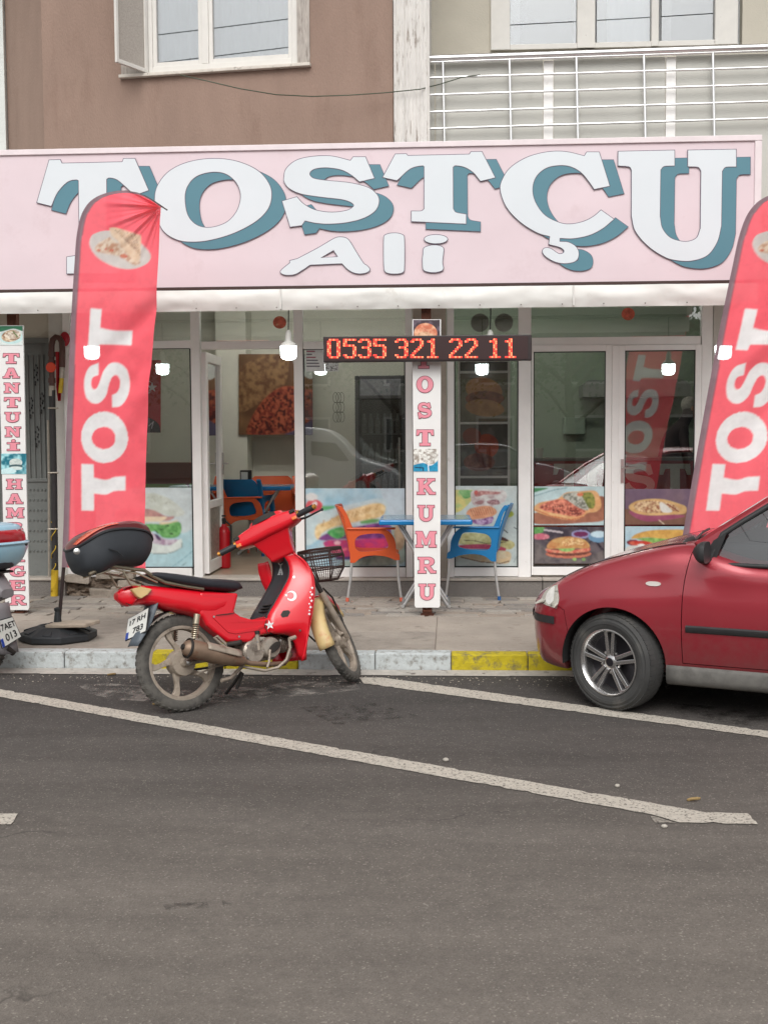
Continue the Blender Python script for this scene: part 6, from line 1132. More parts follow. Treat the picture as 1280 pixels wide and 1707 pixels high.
# tail lamp, indicator, mudguard, plate
tl = [b3(a, b_, y) for a, b_, y in [(250, 368, 0), (272, 345, -.05), (300, 335, -.075), (322, 388, -.085), (300, 415, -.07), (275, 405, -.04)]]
rows = [[(p.x - .006 + .004 * 0, p.y * -(1 - 2 * j / 8) * -1, p.z) for p in tl] for j in range(9)]; MB().loft(rows, closed=False).build('tail_lamp', LENS, bike, smooth=35, **KL)
for sg in (-1, 1):
    iq = [b3(a, b_, -.100) for a, b_ in [(290, 350), (330, 340), (378, 350), (360, 372), (330, 390), (315, 380)]]; MB().prism([[(p.x, p.z) for p in iq]], lambda x, z, d: (x, d, z), sg * .075, sg * .108).build('rear_indicator', M('cream_lens', s(206, 176, 120), .25, coat=.6, n=(8, .1)), bike, bevel=.006, **KL)
rows = []
for j in range(9):
    u = j / 8; a_ = (b3(345, 405, 0) + Vector((.05, 0, 0))).lerp(b3(262, 590, 0) + Vector((.055, 0, 0)), u); hw = .085 - .02 * u; rows.append([(a_.x + .02 * math.sin(math.pi * u), -hw, a_.z), (a_.x - .012, -hw * .5, a_.z + .004), (a_.x - .016, 0, a_.z + .005), (a_.x - .012, hw * .5, a_.z + .004), (a_.x + .02 * math.sin(math.pi * u), hw, a_.z)])
o = MB().loft(rows, closed=False).build('rear_mudguard', M('grey_mudguard', s(82, 90, 98), .5, n=(8, .15)), bike, smooth=50, **KL); o.modifiers.new('t', 'SOLIDIFY').thickness = .005
arc = [[(-.305 * math.cos(a) * -1 * -1 if False else .315 * math.cos(a), y, .285 + .315 * math.sin(a)) for y in (-.05, -.03, 0, .03, .05)] for a in np.linspace(R(65), R(150), 14)]
o = MB().loft(arc, closed=False).build('inner_mudguard', DKM, bike, smooth=50, **KL); o.modifiers.new('t', 'SOLIDIFY').thickness = .004
def plate(parent, TL, TR, BR, BL, lines, world=False, size=.5):
    n0 = (TR - TL).cross(BL - TL).normalized()
    if n0.dot((parent.matrix_basis.inverted() @ CC) - TL) < 0: n0 = -n0
    bl_ = lambda u, v, d: (TL.lerp(TR, u)).lerp(BL.lerp(BR, u), v) + n0 * d
    fr_ = MB(); g = .03; fr_.hexa([bl_(-g, -g, .001), bl_(1 + g, -g, .001), bl_(1 + g, 1 + g, .001), bl_(-g, 1 + g, .001)], -n0 * .008)
    o = fr_.build('number_plate', BLKP, parent, world=False)
    MB().hexa([bl_(0, 0, .003), bl_(1, 0, .003), bl_(1, 1, .003), bl_(0, 1, .003)], -n0 * .0015).build('plate_face', M('plate_white', s(222, 222, 216), .4, n=(20, .06), dirt=(s(170, 160, 146), 16, .64, .2)), o, world=False)
    MB().hexa([bl_(0, .68, .0045), bl_(.13, .68, .0045), bl_(.13, 1, .0045), bl_(0, 1, .0045)], -n0 * .001).build('blue_strip', M('plate_blue', s(40, 70, 160), .4), o, world=False)
    for body, cu_, cv, sz in lines:
        me = txt(body, sz, bold=.008)
        for v in me.vertices: v.co = bl_(cu_ + v.co.x * 1.0, cv - v.co.y, .0048)
        put('plate_characters', me, M('plate_black', s(22, 22, 26), .5), o, world=False)
    return o
plate(bike, b3(282, 474, .085), b3(364, 428, -.085), b3(352, 522, -.085), b3(270, 560, .085), [('17 RH', .5, .29, .33), ('783', .60, .73, .36)])
# rear suspension, swing arm, exhaust, engine
for sg in (-1, 1):
    a_, b_ = b3(565, 452, -.14), b3(556, 562, -.14); a_ = Vector((a_.x, .135 * sg, a_.z)); b_ = Vector((b_.x, .12 * sg, b_.z)); dv = (b_ - a_)
    MB().tube([a_, a_ + dv * .36], .020, 14).build('shock_absorber', CHRG, bike, smooth=40, **KL)
    sp_ = []; u = dv.normalized().orthogonal().normalized(); w_ = dv.normalized().cross(u)
    for k in range(80): t = k / 79; sp_.append(a_ + dv * (.36 + .54 * t) + (u * math.cos(t * 44) + w_ * math.sin(t * 44)) * .0165)
    MB().tube(sp_, .0042, 5).build('spring', CHRG, bike, smooth=60, **KL); MB().tube([a_ + dv * .3, b_], .008, 8).build('damper_rod', DKM, bike, **KL)
    MB().tube([(-.02, .085 * sg, .285), (.2, .08 * sg, .29), (.46, .06 * sg, .30)], .017, 8).build('swing_arm', DKM if sg > 0 else ENG, bike, smooth=50, **KL)
    MB().lathe([(.015, 0), (.02, .004), (.016, .016), (.006, .02)], (0, .085 * sg, .285), (0, sg, 0), 12).build('axle_nut', CHR, bike, smooth=30, **KL)
mt, mf = b3(508, 588, -.17), b3(725, 640, -.17); md_ = (mf - mt).normalized()
ex = MB().lathe([(.014, 0), (.022, -.004), (.036, .004), (.052, .03), (.056, .06), (.056, .20), (.05, .27), (.042, .36), (.03, .40), (.02, .42)], mt, md_, 26); muf = ex.build('exhaust_silencer', EXH, bike, smooth=35, **KL)
MB().lathe([(.054, .02), (.060, .024), (.060, .034), (.054, .038)], mt, md_, 26, False).build('end_ring', DKM, muf, smooth=30, **KL); MB().lathe([(.0, -.012), (.016, -.012), (.018, .006)], mt, md_, 16).build('tail_pipe', DKM, muf, smooth=30, **KL)
up = Vector((0, -.55, .85)).normalized(); sdv = md_.cross(up).normalized(); up = sdv.cross(md_); rows = []
for j in range(9):
    t = .13 + .23 * j / 8; rows.append([mt + md_ * t + (up * math.cos(a) - sdv * math.sin(a) * (1 if sdv.y > 0 else -1)) * .0625 for a in np.linspace(-.5, .75, 7)])
o = MB().loft(rows, closed=False).build('heat_shield', CAST, muf, smooth=40, **KL); o.modifiers.new('t', 'SOLIDIFY').thickness = .004
MB().tube([mf - md_ * .03, b3(780, 655, -.15), b3(860, 660, -.13), b3(920, 655, -.10), b3(945, 620, -.04), b3(930, 590, 0)], .0155, 10).build('exhaust_pipe', EXH, bike, smooth=50, **KL)
ec = b3(868, 590, -.12)
en = MB(); en.box(ec.x - .17, ec.x + .06, -.085, .085, ec.z - .075, ec.z + .05); eng = en.build('engine', ENG, bike, bevel=.025, seg=3, **KL)
MB().lathe([(.066, 0), (.066, .03), (.058, .044), (.02, .05), (.0, .05)], (ec.x, -.085, ec.z), (0, -1, 0), 28).build('clutch_cover', ENG, eng, smooth=35, **KL)
MB().lathe([(.075, 0), (.075, .022), (.062, .034), (.0, .036)], (ec.x - .12, -.085, ec.z - .012), (0, -1, 0), 28).build('crank_cover', ENG, eng, smooth=35, **KL)
dk = [(ec.x + .045 * math.cos(a) * 1.0 + .012, ec.z + .026 * math.sin(a) + .018 * math.cos(a)) for a in np.linspace(0, 6.28, 18)[:-1]]; MB().prism([dk], lambda x, z, d: (x, d, z), -.13, -.142).build('cover_badge', DKM, eng, bevel=.004, **KL)
for k in range(7): MB().lathe([(.058, 0), (.058, .004)], (ec.x + .065 + k * .014, 0, ec.z + .012), (1, 0, .06), 20).build('cooling_fin', ENG, eng, **KL)
MB().lathe([(.044, 0), (.046, .05), (.05, .16), (.036, .18)], (ec.x + .05, 0, ec.z + .01), (1, 0, .06), 20).build('cylinder_head', ENG, eng, smooth=40, **KL)
a_, b_ = b3(808, 535, -.11), b3(815, 600, -.11); MB().tube([a_, b_], .015, 10).build('oil_filler', CAST, eng, smooth=40, **KL); MB().tube([a_ + Vector((0, 0, .02)), a_], .02, 8).build('filler_cap', DKM, eng, **KL)
for j in range(5):
    aa = 1.2 * j; MB().lathe([(.008, 0), (.006, .006)], (ec.x - .12 + .062 * math.cos(aa), -.117, ec.z - .012 + .062 * math.sin(aa)), (0, -1, 0), 8).build('bolt', CHR, eng, **KL)
MB().tube([b3(862, 600, -.14), b3(858, 650, -.16), b3(850, 672, -.17)], .008, 8).build('kick_lever', CAST, bike, smooth=50, **KL)
MB().tube([b3(962, 549, -.22), b3(940, 556, -.22), b3(945, 590, -.215), b3(930, 640, -.2), b3(895, 672, -.18), b3(840, 685, -.16), b3(770, 672, -.14), b3(700, 652, -.12)], .0095, 8).build('brake_pedal', CAST, bike, smooth=50, **KL)
MB().tube([b3(940, 556, -.225), b3(966, 547, -.225)], .013, 8).build('pedal_pad', CAST, bike, smooth=40, **KL)
MB().tube([b3(688, 578, -.15), b3(745, 568, -.22)], .016, 10).build('foot_peg', DKM, bike, smooth=50, **KL)
MB().tube([b3(632, 548, -.15), b3(645, 543, -.15), b3(685, 580, -.15), b3(674, 588, -.15)], .008, 6, closed=True).build('peg_bracket', CAST, bike, smooth=50, **KL)
MB().tube([b3(745, 670, -.09), b3(700, 715, -.10), b3(662, 726, -.11)], .012, 8).build('centre_stand', CAST, bike, smooth=50, **KL); MB().tube([b3(745, 690, .08), b3(715, 735, .12), b3(680, 780, .18)], .010, 8).build('side_stand', DKM, bike, smooth=50, **KL)
MB().tube([b3(750, 695, .0), b3(725, 760, .0)], .01, 8).build('stand_leg', DKM, bike, smooth=50, **KL); MB().lathe([(.055, -.02), (.06, -.015), (.06, .015), (.055, .02)], (0.0, .05, .285), (0, 1, 0), 24).build('sprocket', DKM, bike, smooth=30, **KL)
MB().box(.03, .42, .045, .075, .325, .345).build('chain_guard', DKM, bike, bevel=.006, **KL); MB().box(.03, .45, .05, .07, .225, .24).build('chain_guard', DKM, bike, bevel=.006, **KL)
MB().tube([b3(560, 700, -.09), b3(640, 668, -.09), b3(700, 655, -.09)], .006, 6).build('brake_rod', CAST, bike, **KL)
# front end (turned left with the handlebar)
ft = lambda y, t: FA + Vector((-.03, y, 0)) + ax_ * t
for sg in (-1, 1):
    MB().tube([ft(.075 * sg, .30), ft(.075 * sg, .62)], .016, 10).xf(STEER).build('fork_tube', DKM, bike, smooth=50, **KL)
    MB().tube([FA + Vector((0, .07 * sg, -.01)), ft(.075 * sg, .08), ft(.075 * sg, .34)], [.018, .021, .022], 12).xf(STEER).build('fork_leg', CAST, bike, smooth=50, **KL)
    MB().box(FA.x - .06, FA.x + .03, .055 * sg - .02, .055 * sg + .02, .30, .40).xf(STEER).build('fork_link', CAST, bike, bevel=.01, **KL)
rows = []
for a in np.linspace(R(40), R(192), 26):
    rr_ = .315; c_, s_ = math.cos(a), math.sin(a); rows.append([(FA.x + (rr_ + dr) * c_, y, FA.z + (rr_ + dr) * s_) for y, dr in ((-.050, -.055), (-.052, -.02), (-.040, .004), (0, .012), (.040, .004), (.052, -.02), (.050, -.055))])
o = MB().loft(rows, closed=False).xf(STEER).build('front_mudguard', CRM, bike, smooth=60, **KL); o.modifiers.new('t', 'SOLIDIFY').thickness = .005
o = MB().loft([[(p[0] + .001, p[1] * 1.06, p[2] + .004) for p in r] for r in rows[2:13]], closed=False).xf(STEER).build('mudguard_cap', RED, bike, smooth=60, **KL); o.modifiers.new('t', 'SOLIDIFY').thickness = .005
MB().tube([(1.05, -.08, .62), (1.16, -.085, .56), (1.2, -.08, .42), (1.18, -.075, .33)], .006, 6).xf(STEER).build('brake_cable', DKM, bike, smooth=50, **KL); MB().tube([(.9, .03, .5), (.92, .03, .38), (1.0, .03, .3)], .006, 6).build('cable', DKM, bike, smooth=50, **KL)
hb = Vector((.655, 0, 1.025)); rings = []
for i in range(33):
    y = -.215 + .43 * i / 32; u = abs(y) / .215; hx = .045 + .034 * (1 - u ** 2.2); hz = .038 + .022 * (1 - u ** 2); cx = hb.x + .03 * (1 - u ** 2); cz = hb.z + .012 * (1 - u)
    rings.append([(cx + hx * math.copysign(abs(math.cos(a)) ** .5, math.cos(a)), y, cz + hz * math.copysign(abs(math.sin(a)) ** .5, math.sin(a))) for a in np.linspace(0, 2 * math.pi, 25)[:-1]])
hc = MB().loft(rings).xf(STEER).build('handlebar_cowl', RED, bike, smooth=40, **KL)
th = [[(hb.x + .035 + kx_ * w_, ky * w2, z_) for kx_, ky in ((-1, -1), (1, -.8), (1, .8), (-1, 1))] for z_, w_, w2 in ((.84, .05, .08), (.90, .06, .095), (.97, .07, .125), (1.02, .075, .165))]; 
th = [[(p[0] + (1.03 - p[2]) * .45, p[1], p[2]) for p in r] for r in th]; MB().loft(th).xf(STEER).build('cowl_throat', RED, hc, bevel=.012, **KL)
dsx = [[(hb.x + .035 + .075 * math.cos(a) + .02 * k, .135 * math.sin(a) * (1 - .15 * k), hb.z + .050 + .040 * k) for a in np.linspace(0, 2 * math.pi, 21)[:-1]] for k in (0, 1)]; MB().loft(dsx).xf(STEER).build('dial_hood', RED, hc, smooth=40, **KL)
MB().loft([[(p[0] - .012, p[1] * .8, p[2] + .004) for p in r] for r in dsx]).xf(STEER).build('dial_glass', DKM, hc, smooth=40, **KL)
MB().lathe([(.062, 0), (.07, .01), (.066, .03), (.0, .045)], (hb.x + .11, 0, hb.z - .01), (1, 0, .1), 24).xf(STEER).build('headlamp', M('lamp_glass', s(190, 196, 196), .15, n=(8, .1)), hc, smooth=40, **KL)
for sg in (-1, 1):
    MB().tube([(hb.x - .02, .22 * sg, hb.z - .005), (hb.x - .04, .335 * sg, hb.z - .012)], .0195, 12).xf(STEER).build('grip', BLKP, bike, smooth=50, **KL); MB().tube([(hb.x - .04, .335 * sg, hb.z - .012), (hb.x - .0425, .352 * sg, hb.z - .0125)], .015, 12).xf(STEER).build('bar_end', BRASS, bike, smooth=40, **KL)
    MB().tube([(hb.x - .018, .222 * sg, hb.z), (hb.x - .020, .236 * sg, hb.z)], .022, 12).xf(STEER).build('grip_collar', BRASS, bike, smooth=40, **KL)
    MB().box(hb.x - .056, hb.x - .036, .20 * sg - .018, .20 * sg + .018, hb.z + .014, hb.z + .034).xf(STEER).build('switch', DKM, bike, bevel=.003, **KL); MB().box(hb.x - .06, hb.x - .04, .20 * sg - .016, .20 * sg + .016, hb.z - .034, hb.z - .012).xf(STEER).build('front_indicator', AMB, bike, bevel=.004, **KL)
MB().tube([(hb.x + .03, -.20, hb.z - .02), (hb.x + .05, -.25, hb.z - .025), (hb.x + .03, -.36, hb.z - .03)], [.009, .007, .006], 8).xf(STEER).build('brake_lever', BLKP, bike, smooth=50, **KL); MB().ball((hb.x + .03, -.365, hb.z - .03), .010, 8, 6).xf(STEER).build('lever_knob', BLKP, bike, smooth=60, **KL)
# wire basket
bk = MB(); bc = Vector((1.085, -.02, .77)); NET = M('basket_wire', s(66, 50, 46), .6, .3, n=(20, .2))
oct_ = lambda rx, ry, z, sh=0: [Vector((bc.x + sh + rx * math.cos(R(22.5 + 45 * k)), bc.y + ry * math.sin(R(22.5 + 45 * k)), z)) for k in range(8)]
lv = [oct_(.135, .175, .885, .0), oct_(.145, .185, .84, .005), oct_(.135, .17, .76, .01), oct_(.085, .11, .685, .012)]
bsk = bk.tube(lv[0], .008, 6, closed=True).build('basket_rim', NET, bike, smooth=50, **KL)
for l, r_ in ((lv[1], .005), (lv[2], .0045), (lv[3], .006)): MB().tube(l, r_, 6, closed=True).build('basket_hoop', NET, bsk, smooth=50, **KL)
for k in range(8): MB().tube([l[k] for l in lv], .005, 6).build('basket_stay', NET, bsk, smooth=50, **KL)
net = MB()
for k in range(8):
    for j in range(1, 7):
        u = j / 7; net.tube([l[k].lerp(l[(k + 1) % 8], u) for l in lv], .0013, 4)
    for j in range(1, 14):
        t = j / 14 * 3; i = min(2, int(t)); f_ = t - i; net.tube([lv[i][k].lerp(lv[i + 1][k], f_), lv[i][(k + 1) % 8].lerp(lv[i + 1][(k + 1) % 8], f_)], .0013, 4)
for j in range(1, 10): net.tube([(bc.x - .10 + .2 * j / 10, bc.y - .12, .686), (bc.x - .10 + .2 * j / 10, bc.y + .12, .686)], .0013, 4); net.tube([(bc.x - .10, bc.y - .12 + .24 * j / 10, .6875), (bc.x + .10, bc.y - .12 + .24 * j / 10, .6875)], .0013, 4)
tag(net.build('basket_net', NET, bsk, **KL), kind='stuff'); MB().tube([(.93, -.02, .72), (1.0, -.02, .74)], .012, 8).build('basket_bracket', DKM, bsk, **KL)
# ================================================================== SCOOTER AT THE LEFT EDGE (only its tail is in the picture)
so_ = G(-30, 1123); SM = Matrix.Translation(so_) @ Matrix.Rotation(R(148), 4, 'Z'); SI = SM.inverted()
sc = thing('scooter', 'pale blue scooter with top box at the left edge, plate 17AET 013', 'scooter', so_); sc.matrix_basis = SM; sl_ = SI @ CC
def s3(zx, zy, x):                         # measured point on the scooter's tail at lengthwise offset x
    d = SI.to_3x3() @ ray(zx / 5.3333, 840 + zy / 5.3333); return sl_ + d * ((x - sl_.x) / d.x)
PB2 = M('scooter_pale_blue', s(150, 188, 206), .3, n=(4, .05), coat=.5); PG = M('scooter_grey', s(120, 116, 118), .5, n=(8, .1))
wheel(sc, (0, 0, .24), .24, .10, 5, 'rear_wheel'); wheel(sc, (1.25, 0, .24), .24, .09, 5, 'front_wheel')

def rbox(m, cx, cy, cz, rx, ry, rz, zb=None, e=.55, n=28, rows=14):   # soft box
    R_ = []
    for i in range(rows + 1):
        t = -math.pi / 2 + math.pi * (i + .02) / (rows + .04); k = abs(math.cos(t)) ** e; z_ = cz + rz * math.copysign(abs(math.sin(t)) ** e, math.sin(t))
        R_.append([(cx + rx * k * math.copysign(abs(math.cos(a)) ** e, math.cos(a)), cy + ry * k * math.copysign(abs(math.sin(a)) ** e, math.sin(a)), z_) for a in np.linspace(0, 2 * math.pi, n + 1)[:-1]])
    return m.loft(R_)
def cut(m, z0, z1, keep_above):             # squash everything beyond z0 onto it
    m.v = [(x, y, max(z, z0) if keep_above else min(z, z0)) for x, y, z in m.v]; return m
ccy = -.055
lowr = rbox(MB(), -.02, ccy, .875, .265, .21, .165); lowr.v = [(-.02 + (x + .02) * (1 - .25 * max(0, (.87 - z) / .17)), ccy + (y - ccy) * (1 - .25 * max(0, (.87 - z) / .17)), min(z, .905)) for x, y, z in lowr.v]
tbx = lowr.build('top_box', PB2, sc, smooth=50, **KL)
rbox(MB(), -.02, ccy, .905, .274, .218, .018).build('box_rim', PB2, tbx, smooth=50, **KL)
cut(rbox(MB(), -.02, ccy, .92, .252, .198, .095), .90, 0, True).build('red_reflector_band', LENS, tbx, smooth=50, **KL)
cut(rbox(MB(), .0, ccy, .985, .235, .185, .055), .985, 0, True).build('lid', PB2, tbx, smooth=50, **KL)
MB().ball((-.26, ccy - .13, .895), .018, 8, 6).build('lock', DKM, tbx, smooth=50, **KL)
tb_ = []
for i in range(14):
    x_ = -.26 + .9 * i / 13; hw, zt, zb = interps(x_, [(-.26, .05, .60, .54), (-.12, .10, .70, .50), (.1, .15, .74, .42), (.4, .14, .70, .35), (.64, .12, .42, .32)]); tb_.append([(x_, ccy * .6 + hw * math.copysign(abs(math.cos(a)) ** .6, math.cos(a)), (zt + zb) / 2 + (zt - zb) / 2 * math.copysign(abs(math.sin(a)) ** .7, math.sin(a))) for a in np.linspace(0, 2 * math.pi, 21)[:-1]])
MB().loft(tb_).build('tail_fairing', PG, sc, smooth=50, **KL)
rbox(MB(), .12, ccy * .6, .77, .36, .14, .055).build('seat', VINYL, sc, smooth=50, **KL)
MB().box(-.20, .05, ccy - .08, ccy + .08, .70, .715).build('rack', DKM, sc, bevel=.01, **KL)
a0, a1 = s3(20, 880, -.30), s3(110, 1330, -.34)
rows = []
for j in range(8):
    u = j / 7; q = a0.lerp(a1, u); rows.append([(q.x + .03, q.y - .075, q.z), (q.x, q.y - .05, q.z), (q.x - .006, q.y, q.z), (q.x, q.y + .05, q.z), (q.x + .03, q.y + .075, q.z)])
o = MB().loft(rows, closed=False).build('rear_mudguard', PG, sc, smooth=50, **KL); o.modifiers.new('t', 'SOLIDIFY').thickness = .006
plate(sc, s3(-42, 1052, -.355), s3(108, 1008, -.355), s3(184, 1180, -.355), s3(22, 1280, -.355), [('17AET', .5, .30, .36), ('013', .58, .74, .42)])
MB().tube([s3(60, 1280, -.33), s3(120, 1330, -.33)], .02, 10).build('plate_lamp', DKM, sc, smooth=50, **KL)
MB().box(.62, 1.0, -.16, .16, .28, .33).build('foot_board', PG, sc, bevel=.015, **KL)
rows = [[(1.0 + .16 * u - .05 * math.cos(v * 1.5), .2 * v, .30 + .62 * u) for v in np.linspace(-1, 1, 9)] for u in np.linspace(0, 1, 8)]
o = MB().loft(rows, closed=False).build('leg_shield', PB2, sc, smooth=60, **KL); o.modifiers.new('t', 'SOLIDIFY').thickness = .02
MB().tube([(1.25, .06, .24), (1.14, .05, .7), (1.08, 0, .98)], .02, 8).build('fork', DKM, sc, smooth=50, **KL); rbox(MB(), 1.07, 0, .99, .07, .2, .05).build('handlebar_cowl', PB2, sc, smooth=50, **KL); MB().tube([(1.04, -.34, 1.0), (1.04, .34, 1.0)], .015, 10).build('grips', BLKP, sc, smooth=50, **KL)
# ================================================================== RED CAR (local: x forward, y left, front axle at x = 0)
def car_paint(name, col):                  # flake paint under lacquer, road dust thickening towards the sills
    m = M(name, col, .36, .42, n=(2, .05), coat=1.0, spec=.6); nt = m.node_tree; N = nt.nodes; bs = N['Principled BSDF']; bs.inputs['Coat Roughness'].default_value = .1
    old = bs.inputs['Base Color'].links[0].from_socket; g = N.new('ShaderNodeTexCoord'); sx = N.new('ShaderNodeSeparateXYZ'); _lk(nt, g.outputs['Object'], sx.inputs[0])
    nz = N.new('ShaderNodeTexNoise'); nz.inputs['Scale'].default_value = 16; nz.inputs['Detail'].default_value = 5; nz.inputs['Roughness'].default_value = .75; _lk(nt, g.outputs['Object'], nz.inputs['Vector'])
    ad = N.new('ShaderNodeMath'); ad.operation = 'MULTIPLY_ADD'; ad.inputs[1].default_value = -.55; _lk(nt, nz.outputs[0], ad.inputs[0]); _lk(nt, sx.outputs[2], ad.inputs[2])
    mr = N.new('ShaderNodeMapRange'); mr.inputs[1].default_value = -.12; mr.inputs[2].default_value = .26; mr.inputs[3].default_value = .62; mr.inputs[4].default_value = .03; _lk(nt, ad.outputs[0], mr.inputs[0])
    mx = N.new('ShaderNodeMix'); mx.data_type = 'RGBA'; _lk(nt, mr.outputs[0], mx.inputs[0]); _lk(nt, old, mx.inputs[6]); mx.inputs[7].default_value = (*s(128, 92, 88), 1); _lk(nt, mx.outputs[2], bs.inputs['Base Color'])
    rr = N.new('ShaderNodeMapRange'); rr.inputs[3].default_value = 1.0; rr.inputs[4].default_value = .35; _lk(nt, mr.outputs[0], rr.inputs[0]); _lk(nt, rr.outputs[0], bs.inputs['Coat Weight']); return m
CARP = car_paint('car_red', s(158, 38, 52)); TRIMB = M('car_black_trim', s(44, 44, 45), .55, n=(12, .15)); SILL = M('dusty_sill_plastic', s(102, 100, 96), .8, n=(12, .2), dirt=(s(78, 75, 72), 8, .52, .2)); CARG = glass_mat('car_glass', (.80, .86, .88), 3.2)
ch_ = R(156); e_y = Vector((-math.sin(ch_), math.cos(ch_), 0)); cw = G(1028, 1188); co = cw - e_y * .80
def loft_body(tabs, nst, xr, n=15):
    rings = []
    for i in range(nst):
        u = i / (nst - 1); x_ = xr[0] + (xr[1] - xr[0]) * u
        yb, zb, ys, zs, ym, zm, yh, zh, yt, zt, cr = interps(x_, tabs)
        half = smooth_loop([(.0, zb, 1), (yb, zb), (ys, zs), (ym, zm), (yh, zh), (yt, zt), (yt * .55, zt + cr * .75), (0, zt + cr)], 4, False)
        rings.append([(x_, max(0, y), z) for y, z in half] + [(x_, -max(0, y), z) for y, z in half[-2:0:-1]])
    return rings
#        x     yb   zb    ys   zs    ym   zm    yh   zh    yt   zt   crown
TAB = [(-3.02, .50, .34, .62, .42, .68, .55, .66, .72, .55, .86, .03), (-2.9, .62, .26, .72, .38, .775, .55, .77, .72, .68, .885, .03), (-2.4, .70, .21, .775, .34, .81, .55, .80, .74, .745, .885, .03), (-1.4, .72, .20, .785, .33, .815, .55, .80, .74, .752, .882, .03), (-.75, .72, .20, .785, .33, .815, .55, .80, .74, .752, .885, .04), (-.56, .72, .20, .785, .33, .815, .55, .80, .74, .745, .93, .045), (-.42, .72, .20, .785, .33, .815, .56, .80, .76, .72, .972, .035), (-.25, .72, .20, .785, .33, .815, .57, .795, .76, .735, .955, .030), (.0, .70, .20, .78, .33, .81, .56, .79, .74, .722, .892, .030), (.2, .68, .20, .765, .32, .79, .52, .775, .70, .70, .828, .030), (.36, .64, .20, .73, .30, .755, .48, .74, .64, .67, .755, .024), (.46, .58, .20, .69, .30, .715, .48, .70, .60, .635, .695, .018), (.54, .50, .205, .62, .30, .655, .48, .64, .58, .54, .655, .015), (.60, .38, .22, .50, .31, .54, .47, .53, .57, .42, .63, .01), (.645, .24, .25, .34, .32, .38, .46, .37, .55, .28, .605, .008), (.675, .08, .30, .12, .34, .16, .44, .14, .52, .10, .57, .004)]
car = thing('car', 'dark red hatchback parked nose in at the kerb', 'car', co); car.matrix_basis = Matrix.Translation(co) @ Matrix.Rotation(ch_, 4, 'Z')
body = MB().loft(loft_body(TAB, 110, (-3.02, .675))).build('car_body', CARP, car, smooth=40, **KL)
def cutter(m): return m.build('cutter', CARP)
def boolean(o, cutm, op):
    md = o.modifiers.new('b', 'BOOLEAN'); md.operation = op; md.object = cutm; md.solver = 'EXACT'
def solid_copy(me):
    o = bpy.data.objects.new('tmp', me.copy()); COL.objects.link(o); return o
arch = MB()
for x_ in (.035, -2.405):
    for sg in (1, -1): arch.lathe([(.312, 0), (.312, .36)], (x_, sg * .50, .30), (0, sg, 0), 40)
for sg in (1, -1): 
    for x_ in (.035, -2.405): arch.box(x_ - .312, x_ + .312, min(sg * .50, sg * .86), max(sg * .50, sg * .86), .02, .30)
ca = MB(); 
for x_ in (.035, -2.405):
    for sg in (1, -1):
        pr_ = [(x_ - .312, .05), (x_ + .312, .05)] + [(x_ + .312 * math.cos(a), .30 + .315 * math.sin(a)) for a in np.linspace(0, math.pi, 30)]
        ca.prism([pr_], lambda x, z, d: (x, d, z), sg * .46, sg * .95)
src = solid_copy(body.data); ct_ = cutter(ca); boolean(src, ct_, 'DIFFERENCE'); b1 = evaluated(src)
door_o = [(-.372, .315, 1), (-.368, .50), (-.375, .75), (-.40, .90), (-.43, 1.02, 1), (-1.42, 1.02, 1), (-1.45, .70), (-1.43, .315, 1)]
dloop = smooth_loop(door_o, 5)
def split(me, loop, gap, y0, y1):
    t1 = solid_copy(me); c1 = cutter(MB().prism([loop], lambda x, z, d: (x, d, z), y0, y1)); boolean(t1, c1, 'DIFFERENCE'); rest = evaluated(t1)
    t2 = solid_copy(me); c2 = cutter(MB().prism([grow(loop, -gap)], lambda x, z, d: (x, d, z), y0 + (.002 if y0 < y1 else -.002), y1)); boolean(t2, c2, 'INTERSECT'); piece = evaluated(t2)
    for o in (t1, c1, t2, c2): bpy.data.objects.remove(o)
    return rest, piece
b2, dm = split(b1, dloop, .0045, .62, 1.0); b2, dm2 = split(b2, dloop, .0045, -.62, -1.0)
bump = smooth_loop([(.8, .615, 1), (.545, .615, 1), (.40, .60), (.335, .575, 1), (.30, .40), (.25, .10, 1), (.8, .1, 1)], 5); b2, bp_ = split(b2, bump, .003, -1.0, 1.0)
for o in (src, ct_): bpy.data.objects.remove(o)
def fin(name, me, mat, parent=car):
    me.materials.clear(); me.polygons.foreach_set('use_smooth', [True] * len(me.polygons)); me.set_sharp_from_angle(angle=R(32)); return put(name, me, mat, parent, world=False)
body.data = b2; b2.materials.clear(); b2.materials.append(CARP); b2.polygons.foreach_set('use_smooth', [True] * len(b2.polygons)); b2.set_sharp_from_angle(angle=R(32))
dr1 = fin('front_door', dm, CARP); dr2 = fin('front_door', dm2, CARP); bmp = fin('front_bumper', bp_, CARP)
